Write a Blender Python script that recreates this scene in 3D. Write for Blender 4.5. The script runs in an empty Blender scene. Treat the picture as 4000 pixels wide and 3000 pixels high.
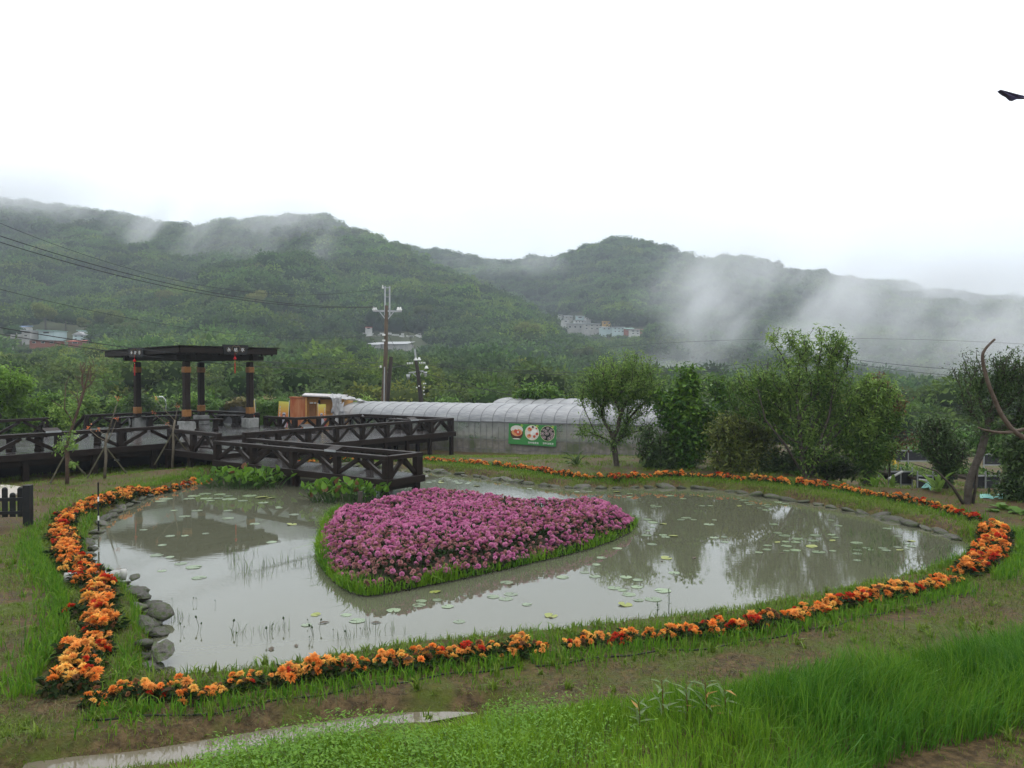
import bpy, bmesh, math, random
import numpy as np
from mathutils import Vector, Matrix, noise as mnoise

SC = bpy.context.scene
COL = SC.collection
R = math.radians
rng = np.random.default_rng(7)
random.seed(7)

# ------------------------------------------------------------------ camera
H, F_PX, PITCH = 2.9, 3100.0, math.atan(48 / 3100.0)
cam_d = bpy.data.cameras.new('camera')
cam_d.sensor_width = 36
cam_d.lens = 36 * F_PX / 4000
cam_d.clip_start = 0.05
cam_d.clip_end = 5000
cam = bpy.data.objects.new('camera', cam_d)
COL.objects.link(cam)
cam.location = (0, 0, H)
cam.rotation_euler = (math.pi / 2 - PITCH, 0, 0)
SC.camera = cam

# ------------------------------------------------------------------ world, sun, exposure
world = bpy.data.worlds.new("World")
SC.world = world
world.use_nodes = True
nt = world.node_tree
nt.nodes.clear()
n_out = nt.nodes.new('ShaderNodeOutputWorld')
n_bg = nt.nodes.new('ShaderNodeBackground')
n_bg.inputs['Strength'].default_value = 0.1
n_sky = nt.nodes.new('ShaderNodeTexSky')
n_sky.sky_type = 'NISHITA'
n_sky.sun_disc = False
SUN_EL, SUN_ROT = R(58), R(20)
n_sky.sun_elevation = SUN_EL
n_sky.sun_rotation = SUN_ROT
n_geo = nt.nodes.new('ShaderNodeTexCoord')
n_sep = nt.nodes.new('ShaderNodeSeparateXYZ')
nt.links.new(n_geo.outputs['Generated'], n_sep.inputs[0])
n_ramp = nt.nodes.new('ShaderNodeValToRGB')          # overcast: paler grey low down, white above
cr = n_ramp.color_ramp
cr.elements[0].position = 0.0
cr.elements[0].color = (0.44, 0.485, 0.54, 1)
cr.elements[1].position = 1.0
cr.elements[1].color = (1.0, 1.0, 1.0, 1)
e = cr.elements.new(0.12); e.color = (0.55, 0.59, 0.64, 1)
e = cr.elements.new(0.34); e.color = (0.86, 0.885, 0.91, 1)
nt.links.new(n_sep.outputs['Z'], n_ramp.inputs[0])
n_noise = nt.nodes.new('ShaderNodeTexNoise')
n_noise.inputs['Scale'].default_value = 2.2
n_noise.inputs['Detail'].default_value = 4
n_noise.inputs['Roughness'].default_value = 0.45
nt.links.new(n_geo.outputs['Generated'], n_noise.inputs['Vector'])
n_mr = nt.nodes.new('ShaderNodeMapRange')
n_mr.inputs['From Min'].default_value = 0.3; n_mr.inputs['From Max'].default_value = 0.7
n_mr.inputs['To Min'].default_value = 11.0; n_mr.inputs['To Max'].default_value = 15.0
nt.links.new(n_noise.outputs['Fac'], n_mr.inputs['Value'])
n_mul = nt.nodes.new('ShaderNodeVectorMath'); n_mul.operation = 'SCALE'
nt.links.new(n_ramp.outputs['Color'], n_mul.inputs[0])
nt.links.new(n_mr.outputs[0], n_mul.inputs['Scale'])
n_mix = nt.nodes.new('ShaderNodeMix'); n_mix.data_type = 'RGBA'
n_mix.inputs['Factor'].default_value = 0.94
nt.links.new(n_sky.outputs['Color'], n_mix.inputs['A'])
nt.links.new(n_mul.outputs[0], n_mix.inputs['B'])
nt.links.new(n_mix.outputs['Result'], n_bg.inputs['Color'])
nt.links.new(n_bg.outputs[0], n_out.inputs['Surface'])

sun_d = bpy.data.lights.new('sun', 'SUN')
sun_d.energy = 0.6
sun_d.angle = R(25)
sun_d.color = (1.0, 0.97, 0.93)
sun = bpy.data.objects.new('sun', sun_d)
COL.objects.link(sun)
sun.rotation_euler = (math.pi / 2 - SUN_EL, 0, math.pi - SUN_ROT)

SC.view_settings.view_transform = 'Standard'
SC.view_settings.look = 'None'
SC.view_settings.exposure = 0.68
SC.view_settings.gamma = 1.0
SC.view_settings.use_curve_mapping = False
SC.render.engine = 'CYCLES'
SC.cycles.use_denoising = True
SC.cycles.max_bounces = 6
SC.cycles.diffuse_bounces = 2
SC.cycles.glossy_bounces = 3
SC.cycles.transmission_bounces = 4
SC.cycles.transparent_max_bounces = 12
SC.cycles.volume_bounces = 1
SC.cycles.volume_step_rate = 3.0
SC.cycles.use_adaptive_sampling = True
SC.cycles.adaptive_threshold = 0.02
SC.cycles.caustics_reflective = False
SC.cycles.caustics_refractive = False

HAZE_D = .00056

# ------------------------------------------------------------------ measuring helpers: photo pixels of 4000x3000 to places in the world
cp, sp_ = math.cos(PITCH), math.sin(PITCH)
def ray(px, py):
    a = px - 2000.0; b = py - 1500.0
    return Vector((a, F_PX * cp - b * sp_, -F_PX * sp_ - b * cp))
def P(px, py, z=0.0):
    d = ray(px, py); t = (z - H) / d.z
    return Vector((d.x * t, d.y * t, z))
def PD(x, y, z=0.0): return P(x * 1.8083, y * 1.8083, z)
def PY(px, py, Y):
    d = ray(px, py); t = Y / d.y
    return Vector((d.x * t, Y, H + d.z * t))
def proj(v):
    x, y, z = v[0], v[1], v[2] - H
    yc = y * cp - z * sp_; zc = y * sp_ + z * cp
    return 2000 + F_PX * x / yc, 1500 - F_PX * zc / yc

# ------------------------------------------------------------------ material helpers
MATS = {}
def _n(nt, t, **kw):
    n = nt.nodes.new(t)
    for k, v in kw.items(): setattr(n, k, v)
    return n
def mat(name, c1, c2=None, rough=0.6, scale=6.0, detail=6.0, spec=0.2, bump=0.0, bscale=None, tint=None, rnd=0.0,
        transl=0.0, metal=0.0, alpha=1.0, stretch=None, lo=0.35, hi=0.65, coord='Object', c3=None, scale3=1.5, rough2=None, coat=0.0, bdist=0.02, lo3=.5, hi3=.68):
    """principled material: c1-c2 mixed by noise; c3 laid over in larger patches; tint = colour at attribute tint 1; rnd = value jitter per object"""
    m = bpy.data.materials.new(name); m.use_nodes = True
    t = m.node_tree; t.nodes.clear()
    out = _n(t, 'ShaderNodeOutputMaterial'); bs = _n(t, 'ShaderNodeBsdfPrincipled')
    L = t.links.new
    tc = _n(t, 'ShaderNodeTexCoord'); src = tc.outputs[coord]
    if stretch:
        mp = _n(t, 'ShaderNodeMapping'); mp.inputs['Scale'].default_value = stretch
        L(src, mp.inputs['Vector']); src = mp.outputs[0]
    c2 = c2 or tuple(v * 0.8 for v in c1)
    nz = _n(t, 'ShaderNodeTexNoise'); nz.inputs['Scale'].default_value = scale; nz.inputs['Detail'].default_value = detail
    nz.inputs['Roughness'].default_value = 0.6
    L(src, nz.inputs['Vector'])
    mr = _n(t, 'ShaderNodeMapRange'); mr.inputs['From Min'].default_value = lo; mr.inputs['From Max'].default_value = hi
    L(nz.outputs['Fac'], mr.inputs['Value'])
    mx = _n(t, 'ShaderNodeMix', data_type='RGBA')
    L(mr.outputs[0], mx.inputs['Factor']); mx.inputs['A'].default_value = (*c1, 1); mx.inputs['B'].default_value = (*c2, 1)
    col = mx.outputs['Result']
    if c3:
        n3 = _n(t, 'ShaderNodeTexNoise'); n3.inputs['Scale'].default_value = scale3; n3.inputs['Detail'].default_value = 5
        L(src, n3.inputs['Vector'])
        m3 = _n(t, 'ShaderNodeMapRange'); m3.inputs['From Min'].default_value = lo3; m3.inputs['From Max'].default_value = hi3
        L(n3.outputs['Fac'], m3.inputs['Value'])
        x3 = _n(t, 'ShaderNodeMix', data_type='RGBA'); L(m3.outputs[0], x3.inputs['Factor'])
        L(col, x3.inputs['A']); x3.inputs['B'].default_value = (*c3, 1); col = x3.outputs['Result']
    if tint:
        at = _n(t, 'ShaderNodeAttribute', attribute_name='tint')
        xt = _n(t, 'ShaderNodeMix', data_type='RGBA'); L(at.outputs['Fac'], xt.inputs['Factor'])
        L(col, xt.inputs['A']); xt.inputs['B'].default_value = (*tint, 1); col = xt.outputs['Result']
    if rnd:
        oi = _n(t, 'ShaderNodeObjectInfo'); mm = _n(t, 'ShaderNodeMapRange')
        mm.inputs['To Min'].default_value = 1 - rnd; mm.inputs['To Max'].default_value = 1 + rnd
        L(oi.outputs['Random'], mm.inputs['Value'])
        hs = _n(t, 'ShaderNodeHueSaturation'); L(mm.outputs[0], hs.inputs['Value']); L(col, hs.inputs['Color']); col = hs.outputs['Color']
    L(col, bs.inputs['Base Color'])
    bs.inputs['Roughness'].default_value = rough
    if rough2 is not None:
        rr = _n(t, 'ShaderNodeMapRange'); rr.inputs['To Min'].default_value = rough; rr.inputs['To Max'].default_value = rough2
        L(mr.outputs[0], rr.inputs['Value']); L(rr.outputs[0], bs.inputs['Roughness'])
    bs.inputs['Specular IOR Level'].default_value = spec
    bs.inputs['Metallic'].default_value = metal
    bs.inputs['Coat Weight'].default_value = coat
    bs.inputs['Coat Roughness'].default_value = 0.15
    if bump:
        nb = _n(t, 'ShaderNodeTexNoise'); nb.inputs['Scale'].default_value = bscale or scale * 2; nb.inputs['Detail'].default_value = 5
        L(src, nb.inputs['Vector'])
        bp = _n(t, 'ShaderNodeBump'); bp.inputs['Strength'].default_value = bump; bp.inputs['Distance'].default_value = bdist
        L(nb.outputs['Fac'], bp.inputs['Height']); L(bp.outputs[0], bs.inputs['Normal'])
    sh = bs.outputs[0]
    if transl:
        tr = _n(t, 'ShaderNodeBsdfTranslucent'); L(col, tr.inputs['Color'])
        ms = _n(t, 'ShaderNodeMixShader'); ms.inputs[0].default_value = transl
        L(sh, ms.inputs[1]); L(tr.outputs[0], ms.inputs[2]); sh = ms.outputs[0]
    if alpha < 1:
        tp = _n(t, 'ShaderNodeBsdfTransparent'); ms = _n(t, 'ShaderNodeMixShader'); ms.inputs[0].default_value = alpha
        L(tp.outputs[0], ms.inputs[1]); L(sh, ms.inputs[2]); sh = ms.outputs[0]
    L(sh, out.inputs['Surface'])
    MATS[name] = m
    return m

# ------------------------------------------------------------------ object helpers
def tag(o, label=None, cat=None, group=None, kind=None):
    if label: o['label'] = label
    if cat: o['category'] = cat
    if group: o['group'] = group
    if kind: o['kind'] = kind
    return o
def empty(name, loc, label, cat, group=None, rz=0.0):
    o = bpy.data.objects.new(name, None); COL.objects.link(o)
    o.location = loc; o.rotation_euler = (0, 0, rz); o.empty_display_size = 0.2
    return tag(o, label, cat, group)
def link(name, me, parent=None, loc=None, rot=None, scale=None):
    o = bpy.data.objects.new(name, me); COL.objects.link(o)
    if parent is not None: o.parent = parent
    if loc is not None: o.location = loc
    if rot is not None: o.rotation_euler = rot
    if scale is not None: o.scale = scale if hasattr(scale, '__len__') else (scale,) * 3
    return o
def copy_tree(o, parent=None):
    c = o.copy(); COL.objects.link(c); c.parent = parent
    for ch in list(o.children): copy_tree(ch, c)
    return c
def mesh_np(name, V, F, m, tint=None, smooth=False):
    """V (n,3); F (k,s) or a list of such arrays"""
    V = np.asarray(V, np.float32)
    Fs = F if isinstance(F, list) else [F]
    Fs = [np.asarray(f, np.int32) for f in Fs if len(f)]
    me = bpy.data.meshes.new(name)
    me.vertices.add(len(V)); me.vertices.foreach_set('co', V.ravel())
    nl = sum(f.size for f in Fs); npoly = sum(len(f) for f in Fs)
    me.loops.add(nl); me.loops.foreach_set('vertex_index', np.concatenate([f.ravel() for f in Fs]))
    me.polygons.add(npoly)
    tot = np.concatenate([np.full(len(f), f.shape[1], np.int32) for f in Fs])
    start = np.concatenate([[0], np.cumsum(tot)[:-1]]).astype(np.int32)
    me.polygons.foreach_set('loop_start', start)
    if smooth: me.polygons.foreach_set('use_smooth', np.ones(npoly, bool))
    if tint is not None:
        a = me.attributes.new('tint', 'FLOAT', 'POINT'); a.data.foreach_set('value', np.asarray(tint, np.float32))
    me.update(calc_edges=True)
    for mm in (m if isinstance(m, (list, tuple)) else [m]): me.materials.append(mm)
    return me

class MB:
    """collects boxes, bars, tubes, prisms as one mesh"""
    def __init__(s): s.v = []; s.f = []
    def add(s, v, f):
        k = len(s.v); s.v += [tuple(p) for p in v]; s.f += [tuple(i + k for i in q) for q in f]; return s
    def box(s, c, size, rot=None):
        hx, hy, hz = size[0] / 2, size[1] / 2, size[2] / 2
        vs = [Vector((x, y, z)) for x in (-hx, hx) for y in (-hy, hy) for z in (-hz, hz)]
        if rot is not None: vs = [rot @ v for v in vs]
        c = Vector(c); vs = [v + c for v in vs]
        return s.add(vs, [(0, 1, 3, 2), (4, 6, 7, 5), (0, 4, 5, 1), (2, 3, 7, 6), (0, 2, 6, 4), (1, 5, 7, 3)])
    def bar(s, a, b, w, h, up=Vector((0, 0, 1))):
        a = Vector(a); b = Vector(b); d = b - a; L = d.length
        x = d.normalized(); y = up.cross(x)
        if y.length < 1e-4: y = Vector((0, 1, 0)).cross(x)
        y.normalize(); z = x.cross(y)
        return s.box((a + b) / 2, (L, w, h), Matrix((x, y, z)).transposed())
    def tube(s, pts, r, n=6, cap=True):
        pts = [Vector(p) for p in pts]
        rs = r if hasattr(r, '__len__') else [r] * len(pts)
        k = len(s.v); prev = None
        for i, p in enumerate(pts):
            d = (pts[min(i + 1, len(pts) - 1)] - pts[max(i - 1, 0)]).normalized()
            if prev is None:
                ref = Vector((0, 0, 1)) if abs(d.z) < .9 else Vector((1, 0, 0))
                ax = ref.cross(d).normalized()
            else:
                ax = (prev - d * prev.dot(d)).normalized()
            prev = ax; ay = d.cross(ax)
            for j in range(n):
                t = 2 * math.pi * j / n
                s.v.append(tuple(p + (ax * math.cos(t) + ay * math.sin(t)) * rs[i]))
        for i in range(len(pts) - 1):
            for j in range(n):
                a = k + i * n + j; b = k + i * n + (j + 1) % n
                s.f.append((a, b, b + n, a + n))
        if cap:
            s.f.append(tuple(k + j for j in reversed(range(n)))); s.f.append(tuple(k + (len(pts) - 1) * n + j for j in range(n)))
        return s
    def lathe(s, c, prof, n=12):
        k = len(s.v); c = Vector(c)
        for r, z in prof:
            for j in range(n):
                t = 2 * math.pi * j / n; s.v.append((c.x + r * math.cos(t), c.y + r * math.sin(t), c.z + z))
        for i in range(len(prof) - 1):
            for j in range(n):
                a = k + i * n + j; b = k + i * n + (j + 1) % n
                s.f.append((a, b, b + n, a + n))
        s.f.append(tuple(k + (len(prof) - 1) * n + j for j in range(n)))
        return s
    def prism(s, poly, z0, z1):
        n = len(poly)
        v = [(p[0], p[1], z0) for p in poly] + [(p[0], p[1], z1) for p in poly]
        f = [tuple(range(n, 2 * n)), tuple(reversed(range(n)))] + [(i, (i + 1) % n, n + (i + 1) % n, n + i) for i in range(n)]
        return s.add(v, f)
    def mesh(s, name, m, smooth=False, bevel=0.0):
        me = bpy.data.meshes.new(name); me.from_pydata(s.v, [], s.f)
        if bevel:
            bm = bmesh.new(); bm.from_mesh(me)
            bmesh.ops.bevel(bm, geom=bm.edges[:], offset=bevel, segments=1, affect='EDGES', clamp_overlap=True)
            bm.to_mesh(me); bm.free()
        me.materials.append(m)
        if smooth:
            for p in me.polygons: p.use_smooth = True
        return me
    def build(s, name, m, parent=None, smooth=False, bevel=0.0, loc=None):
        return link(name, s.mesh(name, m, smooth, bevel), parent, loc)

def rot_mats(yaw, pitch=None, roll=None):
    n = len(yaw); z = np.zeros(n); pitch = z if pitch is None else pitch; roll = z if roll is None else roll
    cy, sy = np.cos(yaw), np.sin(yaw); cx, sx = np.cos(pitch), np.sin(pitch); cr_, sr = np.cos(roll), np.sin(roll)
    Rz = np.zeros((n, 3, 3)); Rz[:, 0, 0] = cy; Rz[:, 0, 1] = -sy; Rz[:, 1, 0] = sy; Rz[:, 1, 1] = cy; Rz[:, 2, 2] = 1
    Rx = np.zeros((n, 3, 3)); Rx[:, 0, 0] = 1; Rx[:, 1, 1] = cx; Rx[:, 1, 2] = -sx; Rx[:, 2, 1] = sx; Rx[:, 2, 2] = cx
    Ry = np.zeros((n, 3, 3)); Ry[:, 1, 1] = 1; Ry[:, 0, 0] = cr_; Ry[:, 0, 2] = sr; Ry[:, 2, 0] = -sr; Ry[:, 2, 2] = cr_
    return Rz @ Rx @ Ry
def scatter(pv, pf, loc, Rm, sc, tints=None, ptint=None):
    """merge copies of a small proto into arrays"""
    pv = np.asarray(pv, float); m = len(loc)
    sc = np.asarray(sc, float); sc = sc[:, None, None] if sc.ndim == 1 else sc[:, None, :]
    V = np.einsum('mij,mvj->mvi', Rm, pv[None] * sc) + np.asarray(loc)[:, None, :]
    n = len(pv); off = (np.arange(m) * n)[:, None, None]
    F = (np.asarray(pf)[None] + off).reshape(-1, np.asarray(pf).shape[1])
    T = None
    if tints is not None:
        T = np.repeat(tints, n) if ptint is None else (np.asarray(tints)[:, None] * .6 + np.asarray(ptint)[None] * .4 * 1.0).ravel()
    return V.reshape(-1, 3), F, T
def cat_parts(parts):
    V = []; F = []; T = []; k = 0
    for v, f, t in parts:
        V.append(v); F.append(f + k); T.append(t if t is not None else np.zeros(len(v))); k += len(v)
    return np.concatenate(V), np.concatenate(F), np.concatenate(T)
# leaf protos: along +Y, length 1
LEAF_V = [(0, 0, 0), (.26, .42, .05), (0, 1, -.08), (-.26, .42, .05), ]
LEAF_F = [(0, 1, 2), (0, 2, 3)]
def blades(pts, h, w, tints, lean=.35, seed=0):
    """grass blades: a quad and a tip each, as triangles"""
    r = np.random.default_rng(seed); n = len(pts); pts = np.asarray(pts, float)
    yaw = r.uniform(0, 2 * np.pi, n); ld = r.uniform(0, 2 * np.pi, n); la = np.abs(r.normal(0, lean, n))
    wx = np.stack([np.cos(yaw), np.sin(yaw), np.zeros(n)], 1) * (w[:, None] / 2 if hasattr(w, '__len__') else w / 2)
    lx = np.stack([np.cos(ld) * la, np.sin(ld) * la, np.zeros(n)], 1) * h[:, None]
    up = np.stack([np.zeros(n), np.zeros(n), h], 1)
    mid = pts + up * .55 + lx * .3; tip = pts + up * (1 - .3 * la[:, None]) + lx
    V = np.stack([pts - wx, pts + wx, mid + wx * .75, mid - wx * .75, tip], 1).reshape(-1, 3)
    b = (np.arange(n) * 5)[:, None, None]
    F = (np.array([(0, 1, 2), (0, 2, 3), (3, 2, 4)])[None] + b).reshape(-1, 3)
    return V, F, np.repeat(tints, 5)
def vnoise(x, y, s=1.0, seed=0.0):
    """smooth value noise, vectorised"""
    x = np.asarray(x) * s + seed * 17.31; y = np.asarray(y) * s + seed * 9.77
    xi = np.floor(x).astype(np.int64); yi = np.floor(y).astype(np.int64); fx = x - xi; fy = y - yi
    fx = fx * fx * (3 - 2 * fx); fy = fy * fy * (3 - 2 * fy)
    def hsh(a, b):
        h = (a * 374761393 + b * 668265263) & 0xffffffff; h = ((h ^ (h >> 13)) * 1274126177) & 0xffffffff
        return ((h ^ (h >> 16)) & 0xffff) / 65535.0
    return (hsh(xi, yi) * (1 - fx) + hsh(xi + 1, yi) * fx) * (1 - fy) + (hsh(xi, yi + 1) * (1 - fx) + hsh(xi + 1, yi + 1) * fx) * fy
def fbm(x, y, s=1.0, o=4, seed=0.0):
    t = 0; a = .5; tot = 0
    for k in range(o): t = t + a * vnoise(x, y, s * 2 ** k, seed + k); tot += a; a *= .5
    return t / tot
def inside(px, py, poly):
    px = np.asarray(px, float); py = np.asarray(py, float); c = np.zeros(px.shape, bool); n = len(poly)
    for i in range(n):
        x1, y1 = poly[i][0], poly[i][1]; x2, y2 = poly[(i + 1) % n][0], poly[(i + 1) % n][1]
        cond = ((y1 > py) != (y2 > py)) & (px < (x2 - x1) * (py - y1) / (y2 - y1 + 1e-12) + x1)
        c ^= cond
    return c
def pdist(px, py, poly, closed=True):
    px = np.asarray(px, float); py = np.asarray(py, float); d = np.full(px.shape, 1e9); n = len(poly)
    for i in range(n if closed else n - 1):
        x1, y1 = poly[i][0], poly[i][1]; x2, y2 = poly[(i + 1) % n][0], poly[(i + 1) % n][1]
        dx, dy = x2 - x1, y2 - y1; t = np.clip(((px - x1) * dx + (py - y1) * dy) / (dx * dx + dy * dy + 1e-9), 0, 1)
        d = np.minimum(d, np.hypot(px - x1 - t * dx, py - y1 - t * dy))
    return d
def smooth_line(pts, per=6, closed=False):
    pts = [Vector(p) for p in pts]; n = len(pts); out = []
    for i in range(n if closed else n - 1):
        p0 = pts[(i - 1) % n] if closed or i > 0 else pts[0]; p1 = pts[i]; p2 = pts[(i + 1) % n]
        p3 = pts[(i + 2) % n] if closed or i + 2 < n else pts[-1]
        for k in range(per):
            t = k / per
            out.append(.5 * ((2 * p1) + (p2 - p0) * t + (2 * p0 - 5 * p1 + 4 * p2 - p3) * t * t + (3 * p1 - p0 - 3 * p2 + p3) * t ** 3))
    if not closed: out.append(pts[-1])
    return out
def resample(line, step):
    out = [line[0]]; acc = 0
    for a, b in zip(line[:-1], line[1:]):
        L = (b - a).length; d = step - acc
        while d <= L:
            out.append(a + (b - a) * (d / L)); d += step
        acc = L - (d - step)
    return out
sstep = lambda t: np.clip(t, 0, 1) ** 2 * (3 - 2 * np.clip(t, 0, 1))

# ------------------------------------------------------------------ materials
M_mud = mat('wet_mud', (.042, .028, .013), (.115, .080, .040), rough=.55, rough2=.95, spec=.10, scale=13, detail=12, lo=.4, hi=.62, bump=1.0, bscale=34, c3=(.060, .078, .012), scale3=1.6, coord='Object', lo3=.47, hi3=.62, bdist=.03)
M_valley = mat('valley_ground', (.05, .065, .025), (.09, .09, .04), rough=.9, scale=.3)
M_hillsoil = mat('hill_ground', (.03, .04, .018), (.05, .058, .025), rough=.95, scale=.05, c3=(.11, .085, .055), scale3=.012, lo3=.62, hi3=.7)
M_grass = mat('grass_blade', (.036, .125, .010), (.055, .165, .014), rough=.5, tint=(.19, .33, .022), transl=.35, spec=.15, scale=2)
M_sedge = mat('weed_leaf', (.06, .12, .010), (.10, .18, .016), rough=.5, tint=(.17, .24, .03), transl=.3, scale=3)
M_drygrass = mat('dry_grass', (.17, .13, .07), (.11, .085, .045), rough=.8, tint=(.07, .10, .03), scale=3)
M_stone = mat('pond_stone', (.045, .043, .038), (.105, .098, .084), rough=.45, rough2=.85, scale=9, bump=.9, bscale=16, c3=(.045, .062, .02), scale3=5, lo3=.46, hi3=.6, rnd=.25)
M_wood = mat('stained_timber', (.010, .0065, .005), (.019, .012, .009), rough=.42, rough2=.6, scale=5, stretch=(1, 1, 4), spec=.14, bump=.2, bscale=22, rnd=.12)
M_plank = mat('wet_plank', (.020, .017, .016), (.034, .029, .028), rough=.10, rough2=.26, scale=1.2, detail=2, lo=.2, hi=.8, spec=.3, bump=.04, bscale=4, rnd=.12)
M_conc = mat('concrete', (.30, .30, .285), (.22, .22, .21), rough=.8, scale=5, bump=.3, c3=(.16, .165, .15), scale3=4)
M_brass = mat('brown_band', (.26, .12, .035), (.19, .085, .028), rough=.45, scale=9)
M_black = mat('black_timber', (.010, .011, .012), (.018, .018, .018), rough=.45, scale=8)
M_white = mat('white_lettering', (.75, .75, .72), rough=.5)
M_red = mat('red_cord', (.55, .015, .02), (.42, .01, .015), rough=.6, scale=30)
M_gold = mat('gold_ring', (.75, .5, .1), rough=.35, metal=.6)
M_heart = mat('carved_heart', (.12, .085, .05), (.09, .06, .035), rough=.5)
M_bark = mat('dark_bark', (.040, .032, .025), (.07, .06, .048), rough=.85, scale=12, bump=.6, bscale=30)
M_palebark = mat('pale_bark', (.16, .135, .10), (.10, .085, .062), rough=.85, scale=9, bump=.5, bscale=25)
M_stake = mat('mossy_stake', (.055, .05, .03), (.09, .082, .05), rough=.9, scale=9)
M_leafA = mat('willow_green_leaf', (.048, .115, .020), (.085, .165, .028), rough=.5, tint=(.24, .36, .075), transl=.4, scale=2)
M_leafB = mat('glossy_green_leaf', (.024, .078, .010), (.040, .110, .014), rough=.42, tint=(.13, .24, .028), transl=.28, scale=2)
M_leafC = mat('dark_green_leaf', (.022, .048, .014), (.036, .070, .020), rough=.5, tint=(.10, .16, .045), transl=.25, scale=2)
M_leafD = mat('spring_green_leaf', (.085, .19, .015), (.12, .24, .022), rough=.45, tint=(.20, .34, .05), transl=.4, scale=2)
M_leafR = mat('rusty_young_leaf', (.13, .05, .022), (.09, .06, .03), rough=.5, tint=(.22, .10, .05), transl=.3)
M_leafK = mat('chrysanthemum_leaf', (.010, .026, .007), (.020, .045, .010), rough=.7, spec=.08, tint=(.055, .035, .02), transl=.15)
M_water = None
M_pvc = mat('grey_pipe', (.42, .41, .39), (.33, .33, .31), rough=.4)
M_metal = mat('galvanised_steel', (.42, .43, .44), (.32, .33, .34), rough=.4, metal=.5)
M_wire = mat('black_cable', (.018, .018, .02), rough=.5)
M_porc = mat('white_porcelain', (.75, .75, .73), rough=.2)
M_lamp = mat('lamp_head_white', (.7, .72, .72), rough=.3)
M_path = mat('pale_paving', (.42, .38, .33), (.34, .31, .27), rough=.6, scale=3)

# ------------------------------------------------------------------ pond outline and the lie of the land
pond_px = [(470, 1026), (430, 1040), (340, 1066), (290, 1086), (240, 1112), (208, 1140), (196, 1180), (205, 1228), (255, 1258), (290, 1290),
           (322, 1338), (332, 1375), (322, 1430), (340, 1468), (450, 1468), (600, 1452), (700, 1436), (800, 1416), (900, 1400), (1000, 1390),
           (1100, 1380), (1200, 1372), (1300, 1360), (1400, 1348), (1500, 1338), (1600, 1324), (1700, 1306), (1800, 1285), (1900, 1263),
           (2000, 1240), (2065, 1213), (2092, 1184), (2062, 1162), (2000, 1142), (1900, 1117), (1800, 1096), (1700, 1079), (1600, 1064),
           (1500, 1054), (1400, 1053), (1250, 1053), (1150, 1046), (1050, 1031), (950, 1019), (860, 1010), (760, 1006), (660, 1006), (560, 1012)]
POND = smooth_line([PD(x, y, 0) for x, y in pond_px], 3, closed=True)
puddle_px = [(40, 1652), (150, 1640), (280, 1628), (420, 1606), (560, 1582), (700, 1562), (820, 1545), (930, 1532), (1030, 1524)]
PUD = [PD(x, y, .12) for x, y in puddle_px]
CORNER = PD(2150, 1650, .15)
def ground_h(X, Y):
    X = np.asarray(X, float); Y = np.asarray(Y, float)
    ins = inside(X, Y, POND); d = pdist(X, Y, POND)
    sd = np.where(ins, -d, d)
    base = .15 + .05 * (fbm(X, Y, .35, 3, 3) - .5) + .035 * (fbm(X, Y, 2.4, 3, 5) - .5)
    base = base + .10 * sstep((X + 2) / -6) * sstep((14 - Y) / 6)
    far = sstep((Y - 23 - .12 * X) / 6); base = base * (1 - far) + (.03 + .04 * (fbm(X, Y, .8, 2, 8) - .5) - .33 * sstep((Y - 25) / 6)) * far
    base = base - .7 * sstep((X - 7.5) / 3) * sstep((Y - 18.5) / 3)
    rx, ry = X + 11.9, Y - 29.0; aa = -.8 * rx + .6 * ry; bb = .6 * rx + .8 * ry
    base = base - .17 * sstep((aa + 5.9) / 1.3) * sstep((3.6 - bb) / .6) * sstep((12 - aa) / 4)
    base = base - 3.2 * sstep((Y - 40) / 30)
    z = np.where(sd > 0, -.05 + (base + .05) * sstep((sd + .05) / .28), -.05 - .6 * sstep(-sd / .8))
    dp = pdist(X, Y, PUD, closed=False) + .22 * (fbm(X, Y, 2.6, 3, 4) - .5)
    # foreground bank where the tall grass stands
    dg = (Y - (6.35 + .33 * X)); z = z + np.where(Y < 12, .10 * sstep(-(dg) / 1.2), 0)
    zp = .015 + .3 * np.clip(dp - .07, -.04, 1) ; z = np.where(Y < 9, np.minimum(z, zp + .9 * np.clip(dp - .2, 0, 1)), z)
    return z
def gz(x, y): return float(ground_h(np.array([x]), np.array([y]))[0])

xs = np.concatenate([np.linspace(-1400, -60, 22), np.linspace(-55, -20.5, 22), np.arange(-20, 14, .13), np.linspace(14.5, 55, 26), np.linspace(60, 1400, 22)])
ys = np.concatenate([np.linspace(-600, -12, 12), np.linspace(-9, 3, 10), np.arange(3.4, 11, .11), np.arange(11.1, 34, .17), np.linspace(34.5, 80, 30), np.linspace(90, 1500, 20)])
GX, GY = np.meshgrid(xs, ys)
GZ = ground_h(GX.ravel(), GY.ravel())
nx, ny = len(xs), len(ys)
idx = np.arange(nx * ny).reshape(ny, nx)
Fg = np.stack([idx[:-1, :-1], idx[:-1, 1:], idx[1:, 1:], idx[1:, :-1]], -1).reshape(-1, 4)
me = mesh_np('ground', np.stack([GX.ravel(), GY.ravel(), GZ], 1), Fg, M_mud, smooth=True)
tag(link('ground', me), 'muddy ground with patches of thin green growth around the pond', kind='structure')

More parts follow.
